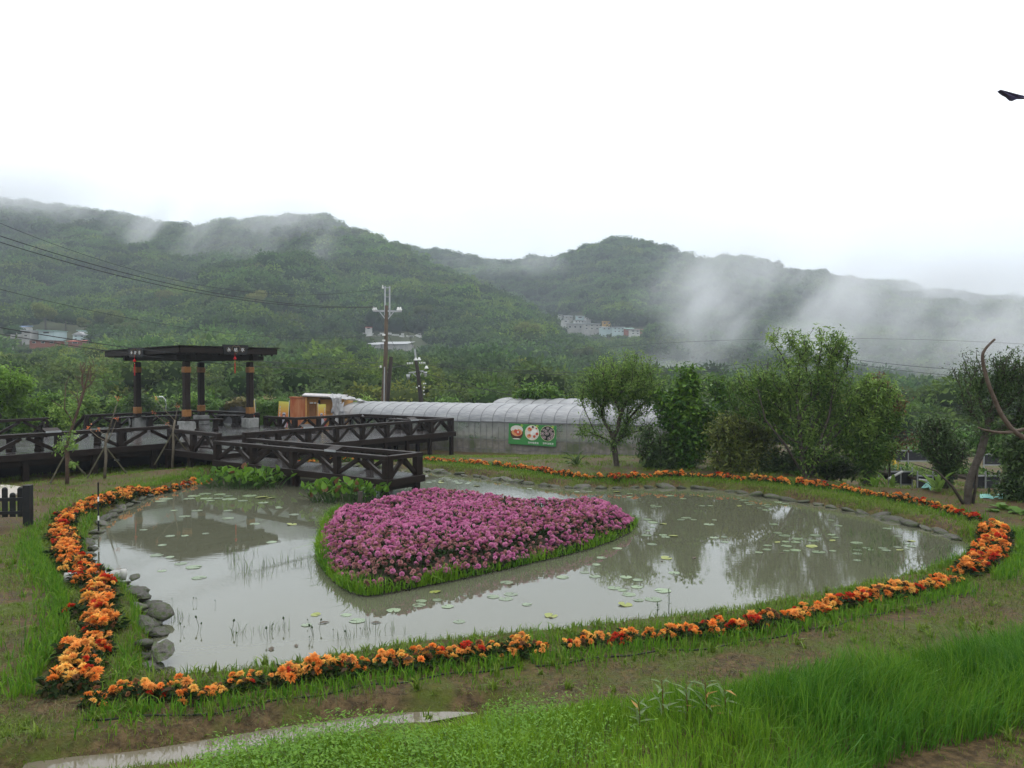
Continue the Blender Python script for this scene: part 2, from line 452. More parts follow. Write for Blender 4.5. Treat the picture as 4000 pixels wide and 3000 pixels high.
# water: murky green-brown with a fine ripple
def water_mat(name, murk, bump, scale):
    m = bpy.data.materials.new(name); m.use_nodes = True; t = m.node_tree; L = t.links.new
    b = t.nodes['Principled BSDF']; b.inputs['Base Color'].default_value = (*murk, 1)
    b.inputs['Roughness'].default_value = .012; b.inputs['IOR'].default_value = 1.5
    tc = _n(t, 'ShaderNodeTexCoord'); mp = _n(t, 'ShaderNodeMapping'); mp.inputs['Scale'].default_value = (1, 2.2, 1)
    L(tc.outputs['Object'], mp.inputs['Vector'])
    nz = _n(t, 'ShaderNodeTexNoise'); nz.inputs['Scale'].default_value = scale; nz.inputs['Detail'].default_value = 3
    L(mp.outputs[0], nz.inputs['Vector'])
    big = _n(t, 'ShaderNodeTexNoise'); big.inputs['Scale'].default_value = .35; big.inputs['Detail'].default_value = 2
    L(tc.outputs['Object'], big.inputs['Vector'])
    mr = _n(t, 'ShaderNodeMapRange'); mr.inputs['From Min'].default_value = .42; mr.inputs['From Max'].default_value = .62
    mr.inputs['To Min'].default_value = .15; mr.inputs['To Max'].default_value = 1
    L(big.outputs['Fac'], mr.inputs['Value'])
    mu = _n(t, 'ShaderNodeMath', operation='MULTIPLY'); mu.inputs[1].default_value = bump; L(mr.outputs[0], mu.inputs[0])
    bp = _n(t, 'ShaderNodeBump'); bp.inputs['Distance'].default_value = .01
    L(mu.outputs[0], bp.inputs['Strength']); L(nz.outputs['Fac'], bp.inputs['Height']); L(bp.outputs[0], b.inputs['Normal'])
    mx = _n(t, 'ShaderNodeMix', data_type='RGBA'); mx.inputs['A'].default_value = (*murk, 1)
    mx.inputs['B'].default_value = (murk[0] * 1.15, murk[1] * 1.12, murk[2] * 1.15, 1); L(big.outputs['Fac'], mx.inputs['Factor'])
    L(mx.outputs['Result'], b.inputs['Base Color'])
    return m
M_water = water_mat('pond_water', (.084, .088, .058), .10, 5)
M_pud = water_mat('puddle_water', (.12, .105, .075), .15, 8)
mb = MB(); c0 = sum(POND, Vector()) / len(POND)
mb.v = [(p.x + (p.x - c0.x) * .02, p.y + (p.y - c0.y) * .03, 0) for p in POND]; mb.f = [tuple(range(len(POND)))]
me = mb.mesh('water', M_water)
bm = bmesh.new(); bm.from_mesh(me); bmesh.ops.triangulate(bm, faces=bm.faces[:]); bm.normal_update()
for f in bm.faces:
    if f.normal.z < 0: f.normal_flip()
bm.to_mesh(me); bm.free()
tag(link('pond_water', me), 'murky green-brown pond water', kind='structure')
mb = MB(); PUDL = smooth_line(PUD, 3)
for i, a in enumerate(PUDL):
    d = (PUDL[min(i + 1, len(PUDL) - 1)] - PUDL[max(i - 1, 0)]).normalized(); nrm = Vector((-d.y, d.x, 0)) * .17 * math.sin(math.pi * min(1, (len(PUDL) - 1 - i) / 8) / 2) ; mb.v += [tuple(a - nrm), tuple(a + nrm)]
mb.f = [(2 * i, 2 * i + 2, 2 * i + 3, 2 * i + 1) for i in range(len(PUDL) - 1)]
o = mb.build('puddle_water', M_pud); o.location.z = -.06
tag(o, 'narrow rain puddle between the mud and the tall grass', kind='structure')

# pale paved path at the far left, behind the black fence
mb = MB(); q = [PY(-900, 2010, 13.2), PY(220, 1905, 14.6)]
pl = [P(-900, 1990, .14), P(30, 1952, .14), P(76, 1930, .14), P(80, 1908, .14), P(30, 1902, .14), P(-900, 1890, .14)]
mb.prism(pl, .05, .19); tag(mb.build('path', M_path), 'pale paved path behind the black picket fence', kind='structure')

# ------------------------------------------------------------------ hills
D2S = 1.8083
l1x = [-900, 0, 100, 200, 300, 380, 440, 480, 560, 620, 680, 740, 800, 860, 950, 1050, 1150, 1250, 1330, 1420, 1600, 2212, 3200]
l1y = [400, 427, 440, 451, 471, 481, 490, 475, 471, 468, 464, 481, 503, 528, 578, 622, 668, 722, 770, 808, 838, 858, 870]
l1r = [430, 430, 430, 430, 430, 430, 430, 430, 430, 425, 420, 410, 400, 390, 370, 345, 315, 280, 250, 220, 190, 170, 170]
l2x = [-900, 500, 700, 800, 870, 940, 1050, 1100, 1200, 1250, 1290, 1330, 1400, 1470, 1515, 1560, 1640, 1700, 1800, 1900, 2000, 2100, 2212, 3200]
l2y = [560, 560, 545, 535, 528, 539, 558, 563, 553, 533, 521, 516, 523, 545, 553, 549, 556, 571, 588, 603, 618, 633, 643, 700]
l2r = [640, 640, 620, 600, 590, 580, 570, 560, 545, 530, 520, 515, 510, 506, 503, 500, 495, 490, 480, 470, 460, 450, 440, 420]
TREE_H = 4.0
def layer(xD, Y, lx, ly, lr, Y0, t0, p):
    ry = np.interp(xD, lx, ly) * D2S; Rr = np.interp(xD, lx, lr)
    tr = (1452 - ry) / F_PX
    s = np.clip((Y - Y0) / (Rr - Y0), 0, 1)
    tt = t0 + (tr - TREE_H / Rr - t0) * s ** p
    z = H + Y * tt
    zr = H + Rr * (tr - TREE_H / Rr)
    return np.where(Y <= Rr, z, zr - (Y - Rr) * .35), s
def hill_h(X, Y):
    xD = (2000 + F_PX * X / np.maximum(Y, 1)) / D2S
    h1, s1 = layer(xD, Y, l1x, l1y, l1r, 52.0, -.075, .80)
    h2, s2 = layer(xD, Y, l2x, l2y, l2r, 180.0, -.05, .85)
    nz_ = (fbm(X, Y, 1 / 60., 4, 2) - .5)
    h1 = h1 + nz_ * 34 * np.sin(np.pi * np.clip(s1, 0, 1)) ** .8 * np.clip(Y / 250, 0, 1)
    g = np.abs(fbm(X * .8 + Y * .25, Y * .15, 1 / 60., 3, 12) - .5) * 2
    h1 = h1 + (g - .25) * 24 * np.sin(np.pi * s1) * np.clip(Y / 250, 0, 1)
    h2 = h2 + (fbm(X, Y, 1 / 80., 4, 6) - .5) * 44 * np.sin(np.pi * np.clip(s2, 0, 1)) + (g - .25) * 26 * np.sin(np.pi * s2)
    return h1, h2
def polar_sheet(name, which, Ylo, Yhi, label):
    az = np.linspace(-1000, 3300, 230) * D2S; Ys = np.linspace(Ylo ** .7, Yhi ** .7, 150) ** (1 / .7)
    A, Yg = np.meshgrid(az, Ys); Xg = (A - 2000) / F_PX * Yg
    z = hill_h(Xg, Yg)[which]
    n1, n2 = len(az), len(Ys); ix = np.arange(n1 * n2).reshape(n2, n1)
    Fh = np.stack([ix[:-1, :-1], ix[:-1, 1:], ix[1:, 1:], ix[1:, :-1]], -1).reshape(-1, 4)
    me = mesh_np(name, np.stack([Xg.ravel(), Yg.ravel(), z.ravel()], 1), Fh, M_hillsoil, smooth=True)
    return tag(link(name, me), label, kind='structure')
polar_sheet('near_hills', 0, 52, 560, 'wooded hillside rising behind the garden')
polar_sheet('far_hills', 1, 180, 800, 'farther wooded mountain ridge under the cloud')

# crown protos: a lumpy core and many leaf-cluster faces spread through an uneven volume
def crown_proto(seed, nleaf=520, flat=.78, lobes=7, lsize=.20, spiky=0.0):
    r = np.random.default_rng(seed)
    lc = r.normal(0, .42, (lobes, 3)); lc[:, 2] = np.abs(lc[:, 2]) * .7 * flat + .1
    lr_ = r.uniform(.38, .62, lobes)
    parts = []
    bm = bmesh.new(); bmesh.ops.create_icosphere(bm, subdivisions=2, radius=1.0)
    iv = np.array([v.co[:] for v in bm.verts]); fi = np.array([[v.index for v in f.verts] for f in bm.faces]); bm.free()
    for c, q in zip(lc, lr_):
        v = iv * (q * .78) * (1 + .25 * (r.random(len(iv))[:, None] - .5)); v[:, 2] *= .85
        parts.append((v + c, fi, np.full(len(v), .12)))  # core kept near the dark base colour: painted shade for gaps between leaves
    k = r.integers(0, lobes, nleaf); d = r.normal(size=(nleaf, 3)); d /= np.linalg.norm(d, axis=1)[:, None]; d[:, 2] = np.where(d[:, 2] < -.35, -d[:, 2], d[:, 2])
    p = lc[k] + d * (lr_[k] * r.uniform(.72, 1.08, nleaf))[:, None] * np.array([1, 1, .88])
    yaw = np.arctan2(-d[:, 0], d[:, 1]) + r.normal(0, .7, nleaf); pit = np.arcsin(np.clip(d[:, 2], -1, 1)) * .5 + r.normal(0, .55, nleaf) - .25
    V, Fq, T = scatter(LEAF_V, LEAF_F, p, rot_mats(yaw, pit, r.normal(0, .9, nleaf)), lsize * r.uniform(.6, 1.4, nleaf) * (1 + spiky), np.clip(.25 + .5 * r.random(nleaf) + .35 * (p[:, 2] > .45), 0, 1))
    parts.append((V, Fq, T))
    return cat_parts(parts)
def forest_mat(name, base, tint, haze=0):
    m = mat(name, base, tuple(v * .75 for v in base), rough=.9, scale=.9, detail=2, spec=.04, tint=tint, transl=.2, rnd=.0)
    t = m.node_tree; L = t.links.new
    oi = _n(t, 'ShaderNodeObjectInfo')
    rp = _n(t, 'ShaderNodeValToRGB'); L(oi.outputs['Random'], rp.inputs[0]); cr = rp.color_ramp; cr.interpolation = 'LINEAR'
    cols = [(0, (.75, .85, .8)), (.25, (1, 1, .9)), (.45, (.8, 1.0, .8)), (.62, (1.25, 1.1, .85)), (.78, (1.0, 1.25, .8)), (.9, (1.9, 1.75, .9)), (1, (1.5, 1.15, .8))]
    cr.elements[0].position = 0; cr.elements[0].color = (*cols[0][1], 1); cr.elements[1].position = 1; cr.elements[1].color = (*cols[-1][1], 1)
    for p, c in cols[1:-1]: e = cr.elements.new(p); e.color = (*c, 1)
    pn = _n(t, 'ShaderNodeTexNoise'); pn.inputs['Scale'].default_value = .022; pn.inputs['Detail'].default_value = 3; L(oi.outputs['Location'], pn.inputs['Vector'])
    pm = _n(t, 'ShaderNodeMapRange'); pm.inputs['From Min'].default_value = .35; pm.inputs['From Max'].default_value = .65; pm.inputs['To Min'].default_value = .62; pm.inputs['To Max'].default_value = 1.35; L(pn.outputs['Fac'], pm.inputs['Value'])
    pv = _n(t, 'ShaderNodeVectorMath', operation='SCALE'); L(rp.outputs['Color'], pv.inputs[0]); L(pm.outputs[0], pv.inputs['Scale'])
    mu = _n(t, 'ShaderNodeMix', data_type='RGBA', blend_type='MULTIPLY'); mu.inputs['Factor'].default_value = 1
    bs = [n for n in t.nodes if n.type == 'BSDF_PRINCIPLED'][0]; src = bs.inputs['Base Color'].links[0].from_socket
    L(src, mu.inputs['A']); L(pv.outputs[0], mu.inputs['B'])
    L(mu.outputs['Result'], bs.inputs['Base Color'])
    tr = [n for n in t.nodes if n.type == 'BSDF_TRANSLUCENT'][0]; L(mu.outputs['Result'], tr.inputs['Color'])
    return m
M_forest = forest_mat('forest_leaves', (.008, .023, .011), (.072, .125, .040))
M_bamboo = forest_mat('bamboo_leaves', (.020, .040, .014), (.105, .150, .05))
crowns = []
for k in range(6):
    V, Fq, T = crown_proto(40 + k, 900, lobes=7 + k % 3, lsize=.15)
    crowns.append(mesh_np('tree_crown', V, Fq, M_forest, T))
bamboos = []
for k in range(3):
    V, Fq, T = crown_proto(60 + k, 2200, flat=1.1, lobes=10, lsize=.085, spiky=.3)
    bamboos.append(mesh_np('bamboo_crown', V, Fq, M_bamboo, T))
proto_col = bpy.data.collections.new('crown_shapes')       # only read by the geometry nodes
small_col = bpy.data.collections.new('thicket_shapes')
for k, me in enumerate(crowns): proto_col.objects.link(bpy.data.objects.new('tree_crown', me))
for k, me in enumerate(bamboos): small_col.objects.link(bpy.data.objects.new('bamboo_crown', me))
def instancer(name, pts, scl, coll, label):
    me = bpy.data.meshes.new(name); me.vertices.add(len(pts)); me.vertices.foreach_set('co', np.asarray(pts, np.float32).ravel())
    a = me.attributes.new('crown_size', 'FLOAT', 'POINT'); a.data.foreach_set('value', np.asarray(scl, np.float32))
    me.update()
    o = link(name, me); tag(o, label, kind='stuff')
    g = bpy.data.node_groups.new(name, 'GeometryNodeTree')
    g.interface.new_socket('Geometry', in_out='INPUT', socket_type='NodeSocketGeometry')
    g.interface.new_socket('Geometry', in_out='OUTPUT', socket_type='NodeSocketGeometry')
    gi = g.nodes.new('NodeGroupInput'); go = g.nodes.new('NodeGroupOutput')
    ip = g.nodes.new('GeometryNodeInstanceOnPoints'); ci = g.nodes.new('GeometryNodeCollectionInfo')
    ci.inputs['Collection'].default_value = coll; ci.inputs['Separate Children'].default_value = True; ci.inputs['Reset Children'].default_value = True
    ip.inputs['Pick Instance'].default_value = True
    rv = g.nodes.new('FunctionNodeRandomValue'); rv.data_type = 'FLOAT_VECTOR'
    rv.inputs[0].default_value = (-.12, -.12, 0); rv.inputs[1].default_value = (.12, .12, 6.283)
    na = g.nodes.new('GeometryNodeInputNamedAttribute'); na.data_type = 'FLOAT'; na.inputs['Name'].default_value = 'crown_size'
    mp = g.nodes.new('GeometryNodeMeshToPoints')
    L = g.links.new
    L(gi.outputs[0], mp.inputs['Mesh']); L(mp.outputs[0], ip.inputs['Points']); L(ci.outputs[0], ip.inputs['Instance'])
    L(rv.outputs[0], ip.inputs['Rotation']); L(na.outputs[0], ip.inputs['Scale']); L(ip.outputs[0], go.inputs[0])
    md = o.modifiers.new('crowns', 'NODES'); md.node_group = g
    return o
CLEAR = [((1425, 1288, 1640, 1342), .10), ((20, 1268, 345, 1345), 0), ((0, 1325, 230, 1350), 0), ((2178, 1228, 2310, 1262), 0), ((2218, 1258, 2345, 1290), 0), ((2352, 1256, 2390, 1272), 0), ((2355, 1276, 2512, 1304), .0)]   # clearings with buildings
def forest(n, which, Ylo, Yhi, smin, smax, seed, xlo=-250, xhi=2450):
    r = np.random.default_rng(seed)
    # even over the ground: area grows with distance
    Yv = np.sqrt(r.uniform(Ylo ** 2, Yhi ** 2, n)); xd = r.uniform(xlo, xhi, n)
    Xv = (xd * D2S - 2000) / F_PX * Yv
    h1, h2 = hill_h(Xv, Yv); z = (h1, h2)[which]
    Rr = np.interp(xd, l1x if which == 0 else l2x, l1r if which == 0 else l2r)
    ok = Yv < Rr + 8
    if which == 1: ok &= h2 > h1 - 2
    gnd = ground_h(Xv, Yv) if Yhi < 130 else None
    s = r.uniform(smin, smax, n) * (.8 + .4 * fbm(Xv, Yv, 1 / 30., 2, 9))
    px_ = xd * D2S; py_ = 1452 - (z - H) / Yv * F_PX; ptop = py_ - s * 1.3 / Yv * F_PX
    for (x0, y0, x1, y1), _ in CLEAR:
        if Yv.min() > 239 and x0 < 2000: continue
        rp = s / Yv * F_PX * .65; hit = (px_ > x0 - rp) & (px_ < x1 + rp) & (ptop < y1 - 6) & (py_ > y0); sn = (py_ - (y1 - 6)) * Yv / (1.3 * F_PX); s = np.where(hit & (sn > .8), sn, s); ok &= ~(hit & (sn <= .8)); ptop = py_ - s * 1.3 / Yv * F_PX
    return np.stack([Xv, Yv, z - s * .12], 1)[ok], s[ok]
p1, s1 = forest(7600, 0, 110, 440, 3.2, 7.6, 1)
p2, s2 = forest(9000, 1, 240, 640, 4.2, 8.0, 2)
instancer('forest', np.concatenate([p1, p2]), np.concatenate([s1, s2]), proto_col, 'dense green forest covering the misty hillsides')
p3, s3 = forest(2600, 0, 58, 125, 1.7, 3.4, 3)
instancer('thicket', p3, s3, small_col, 'bamboo and shrub thicket filling the valley below the hills')

def slope_at(px, py, which=0, Y0=56, Y1=None):
    Ys = np.linspace(Y0 if which == 0 else 185, 640 if which else 440, 900); Xs = (px - 2000) / F_PX * Ys
    z = hill_h(Xs, Ys)[which]; yi = 1452 - (z - H) / Ys * F_PX; k = np.where(yi <= py)[0]
    return float(Ys[k[0]]) if len(k) else float(Ys[-1])

# ------------------------------------------------------------------ timber decks. local frame: u runs left-and-away, v right-and-away
O0 = Vector((-11.9, 29.0, 0)); U = Vector((-.8, .6, 0)); V_ = Vector((.6, .8, 0)); ZU = Vector((0, 0, 1))
def A(a, b, z=0.0): return O0 + U * a + V_ * b + ZU * z
Z_PLAT, Z_MID, Z_ARM, Z_JET = .72, .56, .59, .44
RAIL = .53
BASIS = Matrix((U, V_, ZU)).transposed()
plank_cache = {}
def deck(label, cat, z, rects, along, origin, pitch=.19, grp=None, ground=True, edges=True, posts=(), name='timber_deck'):
    """rects: (a0,a1,b0,b1); planks run along 'a' or 'b'"""
    t = empty(name, A(*origin, z), label, cat, grp)
    T0 = A(*origin, z)
    r = random.Random(len(label))
    for (a0, a1, b0, b1) in rects:
        lo, hi = (b0, b1) if along == 'a' else (a0, a1)
        n = max(1, round((hi - lo) / pitch)); st = (hi - lo) / n
        L = (a1 - a0) if along == 'a' else (b1 - b0)
        key = (along, round(L, 3), round(st, 3))
        if key not in plank_cache:
            mb = MB(); sz = (L, st - .010, .04) if along == 'a' else (st - .010, L, .04)
            mb.box((0, 0, -.02), sz, None); plank_cache[key] = mb.mesh('plank', M_plank, bevel=.004)
        for i in range(n):
            m = lo + st * (i + .5)
            c = A((a0 + a1) / 2, m, z) if along == 'a' else A(m, (b0 + b1) / 2, z)
            p = link('plank', plank_cache[key], t, c - T0 + ZU * r.uniform(-.0012, .0012), (r.uniform(-.002, .002), 0, math.atan2(U.y, U.x)))
            if True: p.rotation_euler[2] = math.atan2(U.y, U.x); p.scale = (1, -1, 1) if False else (1, 1, 1)
    return t, T0
# note: (U, V_) is left-handed, so boxes are placed with the U direction as their x axis
def frame_beam(t, T0, a0, b0, a1, b1, z, w=.07, h=.18, name='edge_beam', mat_=None):
    mb = MB(); mb.bar(A(a0, b0, z) - T0, A(a1, b1, z) - T0, w, h); return mb.build(name, mat_ or M_wood, t, bevel=.006)
def support(t, T0, a, b, ztop, w=.15, zb=None):
    p = A(a, b); g = gz(p.x, p.y) - .06 if zb is None else zb
    mb = MB(); mb.box(A(a, b, (ztop + g) / 2) - T0, (w, w, ztop - g), Matrix.Rotation(math.atan2(V_.y, V_.x), 3, 'Z')); return mb.build('support_post', M_wood, t, bevel=.006)

DK = {}
# terrace with the pavilion and the walkway running to the left
t, T0 = deck('wide dark wet timber terrace under the pavilion, running off to the left of the photo', 'deck', Z_PLAT,
             [(-4.0, 3.7, -13.0, -1.7), (-3.0, 4.4, -1.7, 3.4)], 'a', (0, 0)); DK['plat'] = (t, T0)
for a0, b0, a1, b1 in [(-4.04, -13, -4.04, -1.72), (-4.0, -1.66, -3.04, -1.66), (-3.04, -1.6, -3.04, 3.4), (-3.0, 3.44, 4.4, 3.44), (4.44, -1.7, 4.44, 3.4), (3.74, -13, 3.74, -1.7)]:
    frame_beam(t, T0, a0, b0, a1, b1, Z_PLAT - .085)
for a0, b0, a1, b1 in [(-3.82, -13, -3.82, -1.9), (-3.5, 3.1, 4.2, 3.1)]:
    frame_beam(t, T0, a0, b0, a1, b1, Z_PLAT - .26, .1, .17, 'joist')
for b in (-12.2, -10.4, -8.75, -6.95, -5.15, -3.4): support(t, T0, -3.86, b, Z_PLAT - .18)
for b in (-12.2, -8.75, -5.15, -1.8, 1.5, 3.3):
    support(t, T0, 3.6, b, Z_PLAT - .18); support(t, T0, 0, b, Z_PLAT - .18)
for b in (0, 1.7, 3.3): support(t, T0, -2.95, b, Z_PLAT - .18)
# lower arm of the deck, towards the greenhouse
t, T0 = deck('long dark timber deck one step down, reaching right towards the plastic greenhouse', 'deck', Z_ARM,
             [(-6.75, -3.08, -2.2, 3.48), (-6.75, -1.6, 3.48, 7.1)], 'a', (-5, 2)); DK['arm'] = (t, T0)
for a0, b0, a1, b1 in [(-6.79, -2.2, -6.79, 7.14), (-6.75, 7.14, -1.6, 7.14), (-1.56, 3.5, -1.56, 7.14), (-6.75, -2.24, -4.1, -2.24)]:
    frame_beam(t, T0, a0, b0, a1, b1, Z_ARM - .085)
frame_beam(t, T0, -6.6, -2.0, -6.6, 6.9, Z_ARM - .25, .1, .16, 'joist'); frame_beam(t, T0, -6.6, 6.9, -1.8, 6.6, Z_ARM - .25, .1, .16, 'joist')
for b in (-1.8, -.3, 1.2, 2.5, 3.5, 4.6, 5.8, 7.02):
    for a in ((-6.68, -4.2) if b < 3 else (-6.68, -4.9, -3.3, -1.7)): support(t, T0, a, b, Z_ARM - .17, .13)
# landing between the terrace and the jetty
t, T0 = deck('small timber landing one step below the terrace corner', 'deck', Z_MID, [(-6.85, -4.1, -3.15, -2.3)], 'b', (-5.5, -2.8)); DK['mid'] = (t, T0)
for q in [(-6.85, -3.19, -4.1, -3.19), (-6.89, -3.2, -6.89, -2.3)]: frame_beam(t, T0, *q, Z_MID - .085)
for a in (-6.75, -5.4, -4.2): support(t, T0, a, -3.1, Z_MID - .17)
# jetty over the water
t, T0 = deck('narrow timber jetty standing in the pond beside the pink flower bed', 'jetty', Z_JET, [(-13.8, -6.95, -3.32, -2.16)], 'b', (-10, -2.7), name='jetty'); DK['jet'] = (t, T0)
for q in [(-13.84, -3.36, -6.95, -3.36), (-13.8, -2.12, -6.95, -2.12), (-13.84, -3.32, -13.84, -2.12)]: frame_beam(t, T0, *q, Z_JET - .085, .07, .16)
for a in (-13.66, -12.05, -10.45, -8.9, -7.4): 
    for b in (-3.26, -2.22): support(t, T0, a, b, Z_JET - .165, .15, -.3)
frame_beam(t, T0, -13.66, -3.2, -13.66, -2.3, Z_JET - .22, .1, .12, 'joist')

# railings: posts, a flat top rail and slanting braces, each run a thing of its own
def railing(label, z, pts, n, h=RAIL, ends=(True, True), braces=True, group='dark timber railings round the decks'):
    """pts: two (a,b); n bays"""
    p0 = A(*pts[0], z); p1 = A(*pts[1], z); t = empty('railing', p0, label, 'railing', group)
    d = p1 - p0; step = d / n; dirn = d.normalized()
    mb = MB(); mb.bar(Vector((0, 0, h - .05)) - dirn * .075, d + Vector((0, 0, h - .05)) + dirn * .075, .16, .10); mb.build('top_rail', M_wood, t, bevel=.006)
    pm = MB(); pm.box((0, 0, (h - .10) / 2), (.15, .15, h - .10), Matrix.Rotation(math.atan2(dirn.y, dirn.x), 3, 'Z')); pm = pm.mesh('post', M_wood, bevel=.006)
    bm1 = MB(); bm1.bar(Vector((0, 0, .03)) + dirn * .06, step * .5 * .92 + Vector((0, 0, h - .12)), .07, .095); bm1 = bm1.mesh('brace', M_wood, bevel=.004)
    bm2 = MB(); bm2.bar(Vector((0, 0, .03)) - dirn * .06, -step * .5 * .92 + Vector((0, 0, h - .12)), .07, .095); bm2 = bm2.mesh('brace', M_wood, bevel=.004)
    for i in range(n + 1):
        o = link('post', pm, t, step * i)
        if braces:
            if i < n: link('brace', bm1, t, step * i)
            if i > 0: link('brace', bm2, t, step * i)
    return t
# black nets added under the terrace, set well forward to darken the space below
def darkening_net(p0, p1, z1, lab):
    n = 24; V = []
    for i in range(n + 1):
        p = p0 + (p1 - p0) * (i / n); g = gz(p.x, p.y) - .05
        for k in range(4): V.append((p.x + .05 * math.sin(i * 1.7 + k), p.y + .05 * math.cos(i * 2.3), g + (z1 - g) * k / 3))
    ix = np.arange((n + 1) * 4).reshape(n + 1, 4); F = np.stack([ix[:-1, :-1], ix[1:, :-1], ix[1:, 1:], ix[:-1, 1:]], -1).reshape(-1, 4)
    tag(link('shade_net', mesh_np('shade_net', V, F, M_black, smooth=True)), lab, 'shade net', 'black nets added to darken the space below the terrace')
darkening_net(A(-2.4, -13), A(-2.4, 3.2), Z_PLAT - .2, 'added black net that darkens the space under the terrace')
darkening_net(A(.5, 3.2), A(-2.3, 3.2), Z_PLAT - .2, 'added black net darkening the step between terrace and lower deck')
railing('long front railing of the left walkway behind the staked saplings', Z_PLAT, [(-3.93, -13.0), (-3.93, -2.72)], 6)
railing('short railing stepping down from the terrace corner post to the landing', Z_MID, [(-4.05, -2.95), (-6.8, -3.1)], 2, h=.60)
railing('front railing of the jetty, nearest to the pond bank', Z_JET, [(-7.0, -3.27), (-13.73, -3.27)], 4)
railing('back railing of the jetty', Z_JET, [(-7.0, -2.21), (-13.73, -2.21)], 4)
railing('short railing across the end of the jetty', Z_JET, [(-13.74, -3.2), (-13.74, -2.28)], 1)
railing('long front railing of the lower deck above the orange flower row', Z_ARM, [(-6.68, -2.12), (-6.68, 7.02)], 8)
railing('end railing of the lower deck beside the plastic greenhouse', Z_ARM, [(-6.6, 7.03), (-1.75, 7.03)], 4)
railing('back railing of the lower deck below the wooden shed', Z_ARM, [(-1.67, 7.02), (-1.67, 3.55)], 3)
railing('lower railing piece in front of the two yellow banners', Z_ARM, [(-1.6, 3.56), (.2, 3.56)], 2)
railing('high railing behind the benches on the right side of the pavilion', Z_PLAT, [(.45, 3.33), (4.33, 3.33)], 3)
railing('long back railing on the far side of the pavilion', Z_PLAT, [(4.33, 3.33), (4.33, -1.55)], 4)
railing('back railing of the left walkway in front of the bright green bushes', Z_PLAT, [(3.6, -3.3), (3.6, -13.0)], 6)
# sloping stair handrails in the gap of the back railing
for s, (a, b) in enumerate(((4.33, -1.6), (3.6, -3.25))):
    t = empty('stair_handrail', A(a, b, Z_PLAT), ('sloping stair handrail beside the far pavilion railing', 'sloping stair handrail at the end of the left back railing')[s], 'handrail', 'sloping handrails of the back stairs')
    d = U * 1.0 + ZU * -.55
    mb = MB(); mb.bar(ZU * (RAIL - .03), d + ZU * (RAIL - .03), .15, .06); mb.build('top_rail', M_wood, t, bevel=.005)
    mb = MB(); mb.bar(d * .95 + ZU * (RAIL - .06), d * .95 + ZU * -.35, .12, .12, V_); mb.build('post', M_wood, t)

# benches
def bench(label, a, b, ang, L, z, h=.43, w=.36):
    t = empty('bench', A(a, b, z), label, 'bench', 'dark timber benches on the decks'); d = (U * math.cos(ang) + V_ * math.sin(ang)); s = Vector((-d.y, d.x, 0))
    rz = Matrix.Rotation(math.atan2(d.y, d.x), 3, 'Z')
    for k in (-1, 1):
        mb = MB(); mb.box(s * (k * w * .26) + ZU * (h - .025), (L, w * .48, .05), rz); mb.build('seat_board', M_plank if False else M_wood, t, bevel=.006)
    for k in (-1, 1):
        c = d * (k * L * .29)
        mb = MB(); mb.box(c + ZU * (h / 2 - .02), (.17, .17, h - .15), rz); lg = mb.build('leg', M_wood, t, bevel=.006)
        mb = MB(); mb.box(c + ZU * .045, (.17, w * .9, .09), rz); mb.build('foot', M_wood, lg, bevel=.02)
        mb = MB(); mb.box(c + ZU * (h - .085), (.17, w * .8, .07), rz); mb.build('bracket', M_wood, lg, bevel=.015)
    return t
def ab(px, py, z):
    p = P(px, py, z) - O0; return p.x * U.x + p.y * U.y, p.x * V_.x + p.y * V_.y
PI2 = math.pi / 2
def bench_px(label, p1, p2, z, ext=1.72, h=.43):
    a0, b0 = ab(*p1, z); a1, b1 = ab(*p2, z); L = math.hypot(a1 - a0, b1 - b0)
    bench(label, (a0 + a1) / 2, (b0 + b1) / 2, math.atan2(b1 - b0, a1 - a0), max(1.2, L * ext), z, h)
bench_px('leftmost bench on the walkway, left of the green staked sapling', (50, 1763), (146, 1761), Z_PLAT)
bench_px('bench on the walkway behind the two bare staked saplings', (388, 1739), (475, 1737), Z_PLAT)
bench_px('bench inside the pavilion just right of the front column', (778, 1683), (829, 1681), Z_PLAT, 1.9)
bench_px('bench inside the pavilion left of the right-hand column', (866, 1662), (912, 1663), Z_PLAT, 2.2)
bench_px('long bench between the front and back columns', (590, 1668), (668, 1664), Z_PLAT, 1.9)
bench_px('bench along the far pavilion railing by the left column', (452, 1674), (520, 1669), Z_PLAT, 1.9)
bench_px('bench under the far corner of the back railing, below the shed', (1300, 1668), (1368, 1664), Z_ARM, 1.9)
bench_px('bench right of the far corner of the lower deck', (1424, 1666), (1490, 1669), Z_ARM, 1.9)
bench_px('bench at the greenhouse end of the lower deck', (1556, 1678), (1640, 1682), Z_ARM, 1.8)

